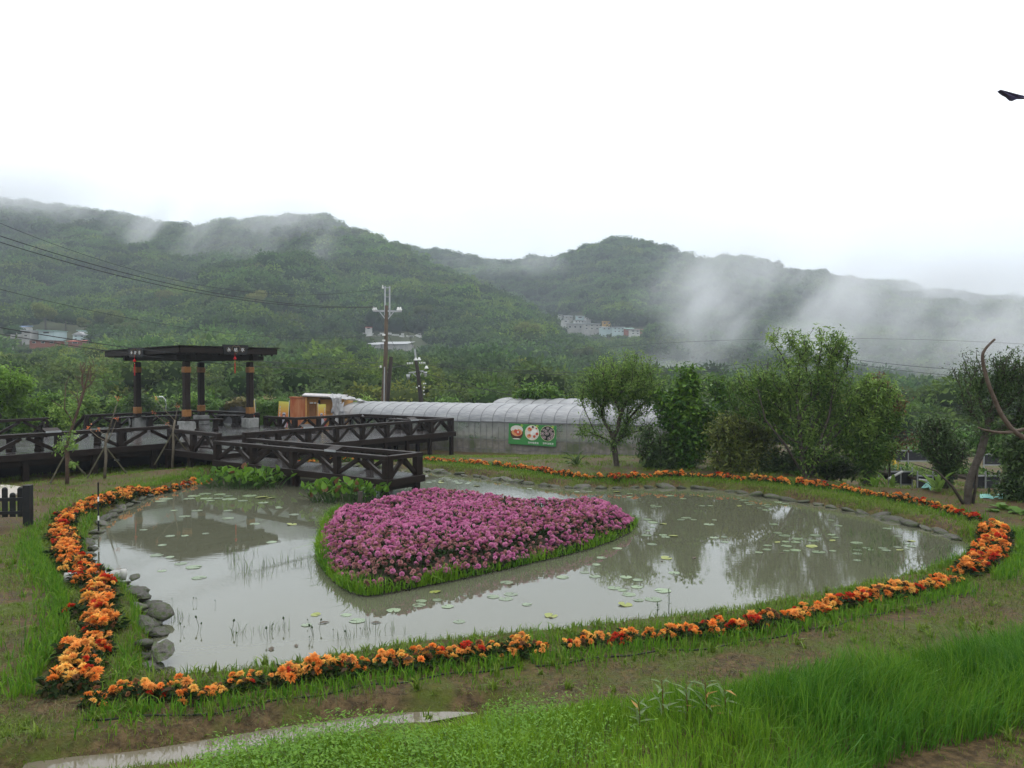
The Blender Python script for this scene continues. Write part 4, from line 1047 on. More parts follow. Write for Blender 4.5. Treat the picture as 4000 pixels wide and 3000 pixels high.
flag(1392, 1612, 1412, 1700, 34.9, 'small yellow banner behind the far corner of the lower deck railing', 0, -1)
mb = MB(); a_ = PY(1401, 1592, 35); mb.box((0, 0, -.5), (.05, .05, 1.3)); o = mb.build('wooden_stake', M_redply); o.location = a_; tag(o, 'thin reddish stake standing before the tunnel end', 'stake')

# ------------------------------------------------------------------ stones set along the pond edge
stone_me = []
for k in range(7):
    bm = bmesh.new(); bmesh.ops.create_icosphere(bm, subdivisions=2, radius=.5)
    for v in bm.verts:
        if k % 3 == 1: v.co = Vector((round(v.co.x * 3.2) / 3.2, v.co.y, round(v.co.z * 3.5) / 3.5)) * .5 + v.co * .5
        n1 = mnoise.noise(v.co * 2.2 + Vector((k * 7.1, 0, 0))); n2 = mnoise.noise(v.co * 5 + Vector((0, k * 3.3, 0)))
        v.co *= 1 + .42 * n1 + .2 * n2; v.co.z *= .72
        v.co.x *= 1.12
    me = bpy.data.meshes.new('stone'); bm.to_mesh(me); bm.free(); me.materials.append(M_stone)
    for p in me.polygons: p.use_smooth = k % 3 == 0
    stone_me.append(me)
edge = empty('stone_edging', (0, 14, 0), 'rough grey stones set along the water line of the pond', 'stone edging')
rs = random.Random(11)
def stones(pix, step, size, zc, rows=1):
    line = resample(smooth_line([PD(x, y, 0) for x, y in pix], 5), step)
    for i, p in enumerate(line):
        s = size * rs.uniform(.65, 1.35)
        for r_ in range(rows if rs.random() < .6 else 1):
            q = p + Vector((rs.uniform(-.07, .07), rs.uniform(-.05, .06), 0)); d = (line[min(i + 1, len(line) - 1)] - line[max(i - 1, 0)])
            ang = math.atan2(d.y, d.x)
            o = link('stone', stone_me[rs.randrange(7)], edge, Vector((q.x, q.y + r_ * .16, zc + r_ * .10)) - edge.location, (rs.uniform(-.25, .25), rs.uniform(-.25, .25), ang + rs.uniform(-.4, .4)), (s, s * .75, s * rs.uniform(.32, .6)))
stones([(905, 1015), (950, 1021), (1050, 1033), (1150, 1047), (1250, 1055), (1400, 1054), (1500, 1055), (1600, 1065), (1700, 1080), (1800, 1097), (1900, 1118), (2000, 1142), (2060, 1163)], .40, .34, .015, 1)
stones([(540, 1018), (660, 1010), (760, 1008), (860, 1011)], .4, .38, .03)
stones([(430, 1041), (340, 1067), (290, 1087), (240, 1113), (208, 1141)], .42, .34, .02, 1)
stones([(208, 1150), (197, 1180), (205, 1226), (240, 1250)], .5, .26, .01)
stones([(262, 1262), (290, 1292), (318, 1336), (326, 1372), (318, 1425), (330, 1450)], .36, .27, .02, 2)
stones([(285, 1300), (300, 1340), (305, 1390), (298, 1440)], .7, .26, .12, 1)

# ------------------------------------------------------------------ orange chrysanthemums
def head_mesh(seed, m, petals, r0, shaggy):
    r = np.random.default_rng(seed); V = []; F = []; T = []
    for i in range(petals):
        f = (i + .5) / petals; el = math.asin(1 - 1.25 * f) if 1 - 1.25 * f > -1 else -1.3; az = i * 2.39996 + r.normal(0, .15)
        L = r0 * (1 + r.normal(0, shaggy)); w = r0 * .15
        d = np.array([math.cos(el) * math.cos(az), math.cos(el) * math.sin(az), math.sin(el) * .8]); s = np.array([-math.sin(az), math.cos(az), 0]); c = d * r0 * .25
        tip = d * L + np.array([0, 0, -.12 * r0]); mid = d * L * .68 + np.array([0, 0, .08 * r0])
        k = len(V); V += [c, mid + s * w, tip, mid - s * w]; F += [(k, k + 1, k + 2), (k, k + 2, k + 3)]; T += [1.0, .35, 0.0, .35]
    return mesh_np('flower_head', V, np.array(F), m, T)
def petal_mat(name, c, c2, core):
    return mat(name, c, c2, rough=.65, scale=30, tint=core, transl=.25, spec=.2, rnd=.15)
PM = {'orange': petal_mat('orange_petal', (.88, .26, .035), (.92, .42, .09), (.60, .09, .01)), 'peach': petal_mat('peach_petal', (.94, .52, .15), (.90, .38, .08), (.66, .18, .03)),
      'gold': petal_mat('golden_petal', (.94, .66, .16), (.92, .52, .12), (.75, .30, .05)), 'red': petal_mat('scarlet_petal', (.62, .028, .012), (.72, .07, .02), (.28, .008, .006)),
      'brown': petal_mat('wilted_petal', (.20, .085, .04), (.36, .17, .07), (.08, .035, .02))}
HM = {k: [head_mesh(i * 5 + j, m, (78, 66)[j], (.045, .050)[j], (.14, .28)[j]) for j in range(2)] for i, (k, m) in enumerate(PM.items())}
def bush_mesh(seed, n=110, rad=.17, h=.26):
    r = np.random.default_rng(seed); az = r.uniform(0, 2 * np.pi, n); rr_ = rad * np.sqrt(r.random(n)); z = h * r.uniform(.05, 1, n) * (1 - .35 * (rr_ / rad) ** 2)
    p = np.stack([rr_ * np.cos(az), rr_ * np.sin(az), z], 1)
    V, F, T = scatter(LEAF_V, LEAF_F, p, rot_mats(az - np.pi / 2 + r.normal(0, .6, n), r.normal(.2, .5, n), r.normal(0, .5, n)), r.uniform(.05, .10, n), (r.random(n) > .72).astype(float) * r.random(n))
    return mesh_np('foliage', V, F, M_leafK, T)
BUSH = [bush_mesh(s, 110, .12, .18) for s in range(5)]
rf = random.Random(3)
def plant(x, y, lab, grp, mix, nh, scale=1.0, spread=.108, hz=.20):
    g = gz(x, y); t = empty('chrysanthemum', (x, y, g - .02), lab, 'flower', grp, rf.uniform(0, 6.28))
    link('foliage', BUSH[rf.randrange(5)], t, None, None, scale)
    ks = list(mix.keys()); ws = list(mix.values())
    for i in range(nh):
        an = i * 2.4 + rf.uniform(-.5, .5); rr_ = spread * math.sqrt((i + .4) / nh) * rf.uniform(.85, 1.15)
        k = rf.choices(ks, ws)[0]; s = scale * rf.uniform(.62, 1.2) * (.8 if k == 'brown' else 1)
        link('flower_head', HM[k][rf.randrange(2)], t, Vector((rr_ * math.cos(an), rr_ * math.sin(an), (hz - .10 * (rr_ / spread) ** 2 + rf.uniform(-.03, .03)) * scale)),
             (math.sin(an) * -.9 * rr_ / spread, math.cos(an) * .9 * rr_ / spread, rf.uniform(0, 6.28)), s)
    return t
MIX_O = {'orange': 4, 'peach': 4, 'gold': 1.4, 'red': 1.1, 'brown': 1.3}
MIX_R = {'red': 4, 'orange': 3, 'peach': 1.5, 'brown': .4}
MIX_G = {'gold': 4.5, 'peach': 3.5, 'orange': 2, 'brown': 2.2, 'red': .4}
SEG = [('far bank row', [(905, 986), (960, 989), (1050, 997), (1150, 1009), (1200, 1018), (1260, 1023), (1340, 1025), (1420, 1022), (1500, 1023), (1600, 1029), (1700, 1037), (1800, 1047), (1900, 1063), (2000, 1081), (2060, 1096), (2120, 1111)], .22, 1, .0, (MIX_O, MIX_R), (.75, .25), 9),
       ('row behind the jetty', [(600, 988), (700, 985), (800, 983), (880, 985)], .34, 1, .05, (MIX_O, MIX_R), (.7, .3), 6),
       ('row below the walkway', [(462, 1009), (420, 1017), (350, 1034), (300, 1043), (250, 1058), (205, 1074), (165, 1090), (135, 1108), (132, 1140)], .22, 2, .08, (MIX_O, MIX_R, MIX_G), (.6, .15, .25), 8),
       ('wide left row', [(135, 1140), (140, 1165), (160, 1195), (185, 1225), (205, 1255), (218, 1290), (215, 1325), (200, 1360), (178, 1395), (165, 1425), (165, 1455)], .20, 2, .075, (MIX_O, MIX_R, MIX_G), (.6, .18, .22), 8),
       ('near row, left half', [(205, 1470), (270, 1465), (330, 1462), (400, 1462), (500, 1450), (600, 1435), (700, 1420), (800, 1405), (900, 1393), (1000, 1380), (1120, 1371)], .16, 1, .05, (MIX_G, MIX_O), (.65, .35), 8),
       ('near row, right half', [(1128, 1370), (1200, 1361), (1300, 1350), (1400, 1340), (1500, 1332), (1600, 1320), (1700, 1303), (1800, 1282), (1900, 1260), (2000, 1242), (2060, 1225)], .17, 1, .06, (MIX_G, MIX_O, MIX_R), (.35, .45, .2), 9),
       ('row round the right end', [(2085, 1212), (2110, 1195), (2135, 1175), (2150, 1155), (2150, 1135), (2140, 1118)], .22, 2, .10, (MIX_O, MIX_R), (.65, .35), 8)]
NAMES = {id(MIX_O): 'orange', id(MIX_R): 'mostly red', id(MIX_G): 'golden-yellow'}
LMK = {'far bank row': [(1050, 'just right of the jetty'), (1120, 'below the tunnel greenhouse'), (1210, 'below the green banner'), (1300, 'left of the first slender tree'), (1400, 'under the first slender tree'), (1500, 'under the ivy-clad tree'),
        (1600, 'below the round bushes'), (1700, 'left of the big central tree trunk'), (1800, 'under the big central tree'), (1930, 'below the rust-tipped tree'), (2030, 'below the nursery beds'), (9999, 'below the leaning right-hand tree')],
       'row behind the jetty': [(9999, 'seen through the jetty railings')],
       'row below the walkway': [(180, 'beside the picket fence'), (260, 'right of the green sapling'), (340, 'below the second sapling'), (9999, 'near the landing')],
       'wide left row': [(9999, '')], 'near row, left half': [(300, 'at the near left corner'), (500, 'over the shallow corner water'), (700, 'above the puddle end'), (900, 'below the bed reflection'), (9999, 'in line with the bed tip')],
       'near row, right half': [(1300, 'at the gap in the row'), (1500, 'by the tall weed stalks'), (1700, 'below the tree reflections'), (1880, 'above the tall grass'), (9999, 'near the right bend')], 'row round the right end': [(9999, 'beside the reeds')]}
def lm(where, p):
    x, y = proj((p.x, p.y, .3)); x /= 1.8083; y /= 1.8083
    if where == 'wide left row': return 'by the drain pipe' if 1215 < y < 1275 else ('above the drain pipe' if y <= 1215 else ('beside the bank boulders' if y < 1380 else 'at its near end'))
    for m_, t_ in LMK[where]:
        if x < m_: return t_
ROWS = []
n_pl = 0
for (where, pix, step, rows, wdt, mixes, ws, nh) in SEG:
    line = resample(smooth_line([PD(x, y, .28 if where[:3] == 'far' or 'jetty' in where else .35) for x, y in pix], 6), step); ROWS.append(line)
    for i, p in enumerate(line):
        d = (line[min(i + 1, len(line) - 1)] - line[max(i - 1, 0)]).normalized(); nrm = Vector((-d.y, d.x, 0))
        for r_ in range(rows):
            o_ = ((r_ - (rows - 1) / 2) * 1.5 * wdt if rows > 1 else 0) + rf.uniform(-.08, .08)
            if rf.random() < .012: continue
            q = p + nrm * o_ + d * rf.uniform(-.04, .04); mx = rf.choices(mixes, ws)[0]
            plant(q.x, q.y, NAMES[id(mx)] + ' chrysanthemum plant, ' + where + ', ' + lm(where, q), 'chrysanthemums of the ' + where.replace(',', ''), mx, nh + 1 + rf.randrange(-3, 3), rf.uniform(.72, 1.22) * (.85 if where[:3] == 'far' or 'jetty' in where else (.82 if where[:4] == 'near' else .93))); n_pl += 1
# a few lone blooms standing off the rows
for x, y, w in ((150, 1315, 'left of the wide flower row, in the tall grass'), (385, 1135, 'inside the left bank stones'), (178, 1425, 'by the near left corner'), (1970, 1130, 'on the grass strip of the right bank')):
    p = PD(x, y, .3); plant(p.x, p.y, 'small lone red chrysanthemum ' + w, 'lone chrysanthemums', MIX_R, 2, .8, .06, .2)
print('plants', n_pl)

# ------------------------------------------------------------------ pink flower bed in the middle of the pond
bed_px = [(696, 1212), (690, 1185), (700, 1150), (722, 1115), (770, 1093), (820, 1078), (870, 1066), (930, 1062), (990, 1064), (1060, 1070), (1130, 1082), (1200, 1084), (1260, 1080),
          (1320, 1086), (1362, 1104), (1372, 1125), (1352, 1150), (1260, 1184), (1160, 1208), (1060, 1232), (960, 1252), (870, 1270), (800, 1281), (755, 1270), (720, 1245)]
BED = smooth_line([PD(x, y, .04 + .26 * (k in range(4, 15))) * 1.0 for k, (x, y) in enumerate(bed_px)], 4, closed=True)
BED = [Vector((p.x, p.y, 0)) for p in BED]
def bed_h(x, y):
    d = pdist(x, y, BED); return np.where(inside(x, y, BED), .02 + .24 * sstep(d / .36) + .13 * (fbm(x, y, 1.3, 3, 4) - .5), -.05)
bx0, bx1 = min(p.x for p in BED), max(p.x for p in BED); by0, by1 = min(p.y for p in BED), max(p.y for p in BED)
bed = empty('flower_bed', ((bx0 + bx1) / 2, (by0 + by1) / 2, 0), 'heart-shaped island bed packed with purple-pink chrysanthemums in the middle of the pond', 'flower bed')
BL = np.array(bed.location)
gx = np.arange(bx0 - .2, bx1 + .2, .10); gy = np.arange(by0 - .2, by1 + .2, .10); XX, YY = np.meshgrid(gx, gy); ZZ = bed_h(XX.ravel(), YY.ravel()).reshape(XX.shape)
ix = np.arange(XX.size).reshape(XX.shape); Fb = np.stack([ix[:-1, :-1], ix[:-1, 1:], ix[1:, 1:], ix[1:, :-1]], -1).reshape(-1, 4)
link('soil_mound', mesh_np('soil_mound', np.stack([XX.ravel(), YY.ravel(), ZZ.ravel() - .03], 1) - BL, Fb, M_soil, smooth=True), bed)
rb = np.random.default_rng(21)
def in_bed(n, margin=0.0):
    x = rb.uniform(bx0, bx1, n * 3); y = rb.uniform(by0, by1, n * 3); ok = inside(x, y, BED)
    if margin: ok &= pdist(x, y, BED) > margin
    return x[ok][:n], y[ok][:n]
M_pink = mat('purple_pink_petal', (.35, .052, .195), (.47, .10, .275), rough=.7, scale=3, tint=(.64, .28, .44), transl=.2, spec=.15)
M_faded = mat('faded_pink_petal', (.24, .085, .10), (.34, .14, .15), rough=.8, scale=3, tint=(.40, .20, .18), spec=.15)
x, y = in_bed(24000); dd = pdist(x, y, BED)
p = np.stack([x, y, bed_h(x, y) + rb.uniform(-.04, .12, len(x)) * np.clip(dd / .3, .2, 1)], 1) - BL
V, F, T = scatter(LEAF_V, LEAF_F, p, rot_mats(rb.uniform(0, 6.3, len(x)), rb.normal(.2, .6, len(x)), rb.normal(0, .5, len(x))), rb.uniform(.05, .09, len(x)), (rb.random(len(x)) > .8) * rb.random(len(x)))
link('foliage', mesh_np('foliage', V, F, M_leafK, T), bed)['kind'] = 'stuff'
def pom(seed, n, m):
    r = np.random.default_rng(seed); Vp = []; Fp = []; Tp = []
    for i in range(n):
        f = (i + .5) / n; el = math.asin(max(-1, 1 - 1.35 * f)); az = i * 2.4 + r.normal(0, .2)
        d = np.array([math.cos(el) * math.cos(az), math.cos(el) * math.sin(az), math.sin(el)]); s = np.array([-math.sin(az), math.cos(az), 0]) * .013
        k = len(Vp); Vp += [d * .008, d * .026 + s, d * .036, d * .026 - s]; Fp += [(k, k + 1, k + 2), (k, k + 2, k + 3)]; Tp += [0, .5, 1, .5]
    return np.array(Vp), np.array(Fp), np.array(Tp)
x, y = in_bed(7400, .0); fade = fbm(x, y, .55, 3, 31) * .6 + .4 * rb.random(len(x)); front = bed_h(x, y)
keep = (fade > .24); x, y, fade, front = x[keep], y[keep], fade[keep], front[keep]
sc = rb.uniform(.75, 1.35, len(x)) * np.where(fade < .48, .8, 1.0)
loc = np.stack([x, y, front + .10 + rb.uniform(-.03, .05, len(x)) + .03 * (fbm(x, y, 2.2, 2, 2) - .5)], 1) - BL
Rm = rot_mats(rb.uniform(0, 6.3, len(x)), rb.normal(0, .3, len(x)), rb.normal(0, .3, len(x)))
near = np.argsort(loc[:, 1] + BL[1])[:300]; mask = np.zeros(len(x), bool); mask[near] = True
PV, PF, PT_ = pom(1, 26, None)
for sel, m, nm in (((fade >= .48) & ~mask, M_pink, 'flower_heads'), ((fade < .48) & ~mask, M_faded, 'faded_flower_heads')):
    V, F, T = scatter(PV, PF, loc[sel], Rm[sel], sc[sel], rb.random(sel.sum()), PT_)
    link(nm, mesh_np(nm, V, F, m, T), bed)['kind'] = 'stuff'
pme = {0: mesh_np('flower_head', PV, PF, M_pink, PT_), 1: mesh_np('flower_head', PV, PF, M_faded, PT_)}
for i in near:
    link('flower_head', pme[int(fade[i] < .48)], bed, Vector(loc[i]), (rb.normal(0, .4), rb.normal(0, .4), rb.uniform(0, 6.3)), float(sc[i]) * 1.05)
# grass fringe round the bed, thicker on the near and left sides
Lb = resample(BED + [BED[0]], .02); r = np.random.default_rng(8); pts = []; hs = []
for i, q in enumerate(Lb):
    left = (1 if (q.x < bx0 + 1.0 or q.y < by0 + .8) else (.5 if q.y < (by0 + by1) / 2 else .3)) * (.45 + 1.1 * float(vnoise(q.x, q.y, 2.0, 3)))
    for k in range(int(5.5 * left) + (r.random() < .5)):
        ov_ = abs(r.normal(0, .09)); c = Vector(BL); dv = (c - q); dv.z = 0; dv.normalize(); w = q + dv * (ov_ - .06); pts.append((w.x, w.y, max(.0, float(.02 + .22 * min(1, max(0, ov_ - .06) / .4))))); hs.append(r.uniform(.05, .22) * (.65 + .6 * left))
pts = np.array(pts); hs = np.array(hs)
V, F, T = blades(pts - BL, hs, r.uniform(.010, .022, len(hs)), np.clip(vnoise(pts[:, 0], pts[:, 1], 2.2) * .8 + .5 * r.random(len(hs)) - .1, 0, 1), .75, 4)
link('grass_fringe', mesh_np('grass_fringe', V, F, M_grass, T), bed)['kind'] = 'stuff'

# ------------------------------------------------------------------ lily pads
M_pad = mat('lily_pad', (.10, .155, .07), (.17, .22, .125), rough=.22, rough2=.4, scale=8, spec=.6, rnd=.3); M_padu = mat('yellowing_lily_pad', (.25, .27, .06), (.16, .20, .05), rough=.4, scale=8)
pad_me = []
for k in range(6):
    r = random.Random(k); mb = MB(); n = 20; pts = [(0, 0, .006)]
    a0 = .22
    for i in range(n + 1):
        t_ = a0 + (2 * math.pi - 2 * a0) * i / n; q = 1 + .05 * math.sin(5 * t_ + k) ; pts.append((q * math.cos(t_), q * math.sin(t_), .006 + (.035 if k >= 4 else .012) * (r.random() ** 2) + (.18 * max(0, math.sin(t_)) if k == 5 else 0)))
    mb.v = pts; mb.f = [(0, i, i + 1) for i in range(1, n + 1)]; pad_me.append(mb.mesh('lily_pad', M_padu if k == 5 else M_pad))
def pad(x, y, r_, lab, grp):
    k = 5 if rs.random() < .1 else rs.randrange(5); o = link('lily_pad', pad_me[k], None, (x, y, .002 + rs.random() * .003), (0, 0, rs.uniform(0, 6.3)), r_); tag(o, lab, 'lily pad', grp)
pads = []
def pad_region(poly, n, rmin, rmax, lab, grp, clump=.0):
    pp = [PD(a, b, 0) for a, b in poly]; xs_ = [q.x for q in pp]; ys_ = [q.y for q in pp]; c = 0; tries = 0
    while c < n and tries < n * 60:
        tries += 1
        if pads and rs.random() < clump: b = rs.choice(pads[-30:]); x, y = b[0] + rs.uniform(-.4, .4), b[1] + rs.uniform(-.4, .4)
        else: x, y = rs.uniform(min(xs_), max(xs_)), rs.uniform(min(ys_), max(ys_))
        rr_ = rs.uniform(rmin, rmax)
        if not inside(np.array([x]), np.array([y]), pp)[0] or inside(np.array([x]), np.array([y]), BED)[0]: continue
        if pdist(np.array([x]), np.array([y]), BED)[0] < rr_ + .1: continue
        if any((x - q[0]) ** 2 + (y - q[1]) ** 2 < (rr_ + q[2]) ** 2 * .9 for q in pads): continue
        pads.append((x, y, rr_)); pad(x, y, rr_, lab, grp); c += 1
pad_region([(1385, 1085), (1400, 1062), (1600, 1070), (1800, 1105), (1960, 1150), (1985, 1180), (1900, 1215), (1700, 1200), (1500, 1190), (1400, 1150)], 78, .045, .105, 'round pale green lily pad floating in the right half of the pond', 'lily pads in the right half of the pond', .55)
pad_region([(1240, 1180), (1430, 1150), (1480, 1260), (1400, 1330), (1250, 1300), (1200, 1230)], 20, .06, .11, 'lily pad right of the pink bed, on the tree reflection', 'lily pads on the water right of the pink bed', .3)
pad_region([(920, 1030), (1000, 1040), (1200, 1058), (1350, 1062), (1380, 1075), (1200, 1066), (1000, 1048), (920, 1045)], 18, .06, .11, 'lily pad near the far bank behind the pink bed', 'lily pads behind the pink bed', .3)
pad_region([(340, 1072), (450, 1066), (560, 1070), (620, 1085), (400, 1095), (330, 1085)], 16, .09, .16, 'lily pad in front of the left clump of water plants', 'lily pads by the left water plants', .6)
pad_region([(260, 1110), (660, 1085), (660, 1225), (470, 1270), (300, 1240)], 22, .06, .13, 'lily pad on the pavilion reflection, left half of the pond', 'lily pads in the left half of the pond', .2)
pad_region([(760, 1290), (1180, 1250), (1220, 1330), (900, 1350), (500, 1420), (560, 1350)], 17, .05, .10, 'small lily pad in front of the pink bed', 'lily pads in front of the pink bed', .3)

# ------------------------------------------------------------------ broad-leaved water plants
def water_plants(px, py, w, dep, n, lab, seed):
    c = PD(px, py, 0); r = np.random.default_rng(seed); t = empty('water_plant', c, lab, 'water plant', 'clumps of broad-leaved water plants')
    k = n; th = r.uniform(0, 6.3, k); rr_ = np.sqrt(r.random(k)); bx = rr_ * np.cos(th) * w / 2; by = rr_ * np.sin(th) * dep / 2
    hh = r.uniform(.16, .50, k) * (1 - .35 * rr_ ** 2); lean = r.normal(0, .09, (k, 2)) + np.stack([bx, by], 1) * .22
    st = MB()
    for i in range(k): st.tube([(bx[i], by[i], -.05), (bx[i] + lean[i, 0] * .5, by[i] + lean[i, 1] * .5, hh[i] * .6), (bx[i] + lean[i, 0], by[i] + lean[i, 1], hh[i])], .006, 4, cap=False)
    st.build('stems', M_leafB, t)['kind'] = 'stuff'
    lv = [(0, 0, 0), (.30, .14, .03), (.36, .38, .06), (.22, .72, .03), (0, 1, -.06), (-.22, .72, .03), (-.36, .38, .06), (-.30, .14, .03), (0, .45, -.04)]
    lf = [(8, i, i + 1) for i in range(0, 7)] + [(8, 7, 0)]
    p = np.stack([bx + lean[:, 0], by + lean[:, 1], hh], 1)
    nl = min(k, 260); ordr = np.argsort(by)[:nl]
    mes = [mesh_np('leaf', np.array(lv) * np.array([1, 1, 1 + j]), np.array(lf), (M_leafD, M_leafD, M_leafB, M_leafR)[j], np.full(9, .15 * j)) for j in range(4)]
    for i in ordr:
        j = rs.choices([0, 1, 2, 3], [4, 4, 4, .6])[0]
        link('leaf', mes[j], t, Vector(p[i]), (float(r.normal(.85, .45)), float(r.normal(0, .35)), float(r.uniform(0, 6.3))), float(r.uniform(.12, .21)))
water_plants(525, 1052, 1.95, .9, 190, 'clump of bright broad-leaved water plants in front of the jetty start', 1)
water_plants(745, 1083, 1.55, .7, 130, 'clump of bright broad-leaved water plants at the upper left edge of the pink bed', 2)
mb = MB(); mb.tube([(0, 0, -.1), (.01, 0, .15), (.02, .01, .33)], [.055, .05, .045], 8); o = mb.build('wooden_stump', M_bark); o.location = PD(777, 1095, 0); tag(o, 'short brown stump between the pink bed and its water plants', 'stump')

# thin reeds, bud stalks and floating scum
def reeds(poly, n, hmin, hmax, wid, lab, m, seed, lean=.5):
    pp = [PD(a, b, 0) for a, b in poly]; r = np.random.default_rng(seed); x = r.uniform(min(q.x for q in pp), max(q.x for q in pp), n * 4); y = r.uniform(min(q.y for q in pp), max(q.y for q in pp), n * 4)
    ok = inside(x, y, pp) & (vnoise(x, y, 1.8, seed) > .48); x, y = x[ok][:n], y[ok][:n]
    V, F, T = blades(np.stack([x, y, np.full(len(x), -.02)], 1), r.uniform(hmin, hmax, len(x)), wid, r.random(len(x)), lean, seed)
    tag(link('water_grass', mesh_np('water_grass', V, F, m, T)), lab, kind='stuff')
reeds([(490, 1190), (680, 1190), (680, 1245), (490, 1250)], 170, .06, .26, .006, 'sparse thin reeds standing in the water left of the pink bed', M_leafC, 3)
reeds([(340, 1330), (800, 1340), (900, 1365), (600, 1400), (340, 1420)], 190, .05, .2, .006, 'sparse thin reeds in the shallow water of the near left corner', M_leafC, 4)
reeds([(1820, 1150), (1990, 1150), (2080, 1180), (2060, 1215), (1950, 1240), (1850, 1215)], 420, .05, .22, .008, 'tangle of thin dark reeds at the right end of the pond', M_leafC, 5, .9)
bud = MB(); bud.tube([(0, 0, -.02), (.004, 0, .08), (-.003, .003, .15)], .0035, 4); bud.lathe((-.003, .003, .145), [(.002, 0), (.014, .012), (.016, .03), (.008, .045), (.001, .05)], 7); bud = bud.mesh('bud_stalk', M_leafC)
for i in range(22):
    if i < 18: p = PD(rs.uniform(360, 800), rs.gauss(1372, 13), 0)
    else: p = PD(rs.uniform(330, 470), rs.uniform(1270, 1310), 0)
    tag(link('bud_stalk', bud, None, p, (rs.uniform(-.3, .3), rs.uniform(-.3, .3), 0), rs.uniform(.35, .75)), 'dark drooping bud stalk standing in the near left water', 'water plant', 'dark bud stalks in the near left water')
M_leaflit = mat('dead_leaf', (.10, .08, .05), (.06, .05, .04), rough=.7)
lit = mesh_np('floating_leaf', np.array([(0, -.5, 0), (.22, 0, .08), (0, .5, .02), (-.22, 0, .05)]), np.array([(0, 1, 2), (0, 2, 3)]), M_leaflit)
for i, (x, y) in enumerate([(700, 1345), (640, 1395), (586, 1402), (900, 1307), (1105, 1262), (1040, 1235), (1190, 1334), (1430, 1212), (1500, 1205), (812, 1345), (1690, 1195), (1810, 1180)]):
    tag(link('floating_leaf', lit, None, PD(x, y, .004) , (0, 0, rs.uniform(0, 6)), rs.uniform(.08, .16)), 'dead leaf floating on the pond', 'leaf', 'dead leaves floating on the pond')

# grey pipe jutting into the pond, thin striped pole
mb = MB(); a_, b_ = PD(232, 1243, .22), PD(270, 1241, .20); d = (b_ - a_).normalized(); mb.tube([a_ - d * .5, b_], .062, 14); mb.tube([b_ - d * .06, b_ + d * .01], .072, 14)
tag(mb.build('drain_pipe', M_pvc, smooth=True), 'short grey plastic drain pipe jutting over the water from the left bank', 'pipe')
q = P(385, 2085, 0); t = empty('measuring_pole', q, 'thin black and white pole stuck in the water at the left bank', 'pole')
for i in range(12):
    mb = MB(); mb.tube([(0, 0, -.1 + i * .085), (0, 0, -.1 + (i + 1) * .085)], .014, 7); mb.build('band', M_black if i % 4 else M_white, t)

# black picket fence at the left edge
fe = empty('picket_fence', P(110, 2040, .2), 'low black picket fence with a square end post at the left edge', 'fence')
fo = fe.location; fd = (P(110, 2040, .2) - P(-300, 2052, .2)).normalized()
gzf = gz(fo.x, fo.y)
mb = MB(); mb.box(fd * .0 + Vector((0, 0, .31)), (.125, .125, .72)); ep = mb.build('end_post', M_black, fe, bevel=.006); 
pk = {}
for k, h in ((0, .50), (1, .40)):
    mb = MB(); mb.box((0, 0, h / 2), (.095, .022, h)); 
    mb.lathe((0, 0, h), [(.046, 0), (.04, .02), (.02, .036)], 10); pk[k] = mb.mesh('picket', M_black)
for i in range(12): link('picket', pk[i % 2], fe, -fd * (.135 + .128 * i) + Vector((0, .02, .10)), (0, 0, math.atan2(fd.y, fd.x)))
for z in (.18, .42): mb = MB(); mb.bar(Vector((0, -.01, z)), -fd * 1.7 + Vector((0, -.01, z)), .03, .055); mb.build('rail', M_black, fe)

# ------------------------------------------------------------------ trees grown branch by branch
def grow(trunk, targets, rs_, step=.22, bend=.25, wig=.05, r0=.010, power=.45):
    """trunk: list of Vectors; targets: points the twigs reach for. returns nodes, parents, radii, twig-end list"""
    nodes = [Vector(p) for p in resample(trunk, step)]; par = [i - 1 for i in range(len(nodes))]; ends = []; plen = [i * step for i in range(len(nodes))]
    base = nodes[0]; targets = sorted(targets, key=lambda q: (q - nodes[-1]).length if False else (q - base).length)
    arr = [np.array(n) for n in nodes]
    for q in targets:
        P_ = np.array(arr); dq = np.array(q) - P_; dist = np.linalg.norm(dq, axis=1)
        pen = dist + .5 * np.array(plen) + .9 * np.clip(.25 - dq[:, 2], 0, 9) + np.where(np.arange(len(P_)) < 2, .6, 0)
        i = int(np.argmin(pen)); p = nodes[i]; L = (q - p).length; n = max(2, int(L / step)); ctrl = (p + q) / 2 + Vector((0, 0, -bend * L * .35)) + Vector((rs_.gauss(0, wig), rs_.gauss(0, wig), 0)) * L
        pr = i
        for k in range(1, n + 1):
            t_ = k / n; w = p * (1 - t_) ** 2 + ctrl * 2 * t_ * (1 - t_) + q * t_ ** 2
            if k < n: w = w + Vector((rs_.gauss(0, wig), rs_.gauss(0, wig), rs_.gauss(0, wig))) * step * 1.2
            plen.append(plen[pr] + (w - nodes[pr]).length); nodes.append(w); arr.append(np.array(w)); par.append(pr); pr = len(nodes) - 1
        ends.append(pr)
    cnt = [0.0] * len(nodes)
    for e_ in ends: cnt[e_] += 1
    order = sorted(range(len(nodes)), key=lambda i: -i)
    for i in order:
        if par[i] >= 0: cnt[par[i]] += cnt[i]
    rad = [r0 * max(c, .5) ** power for c in cnt]
    return nodes, par, rad, ends
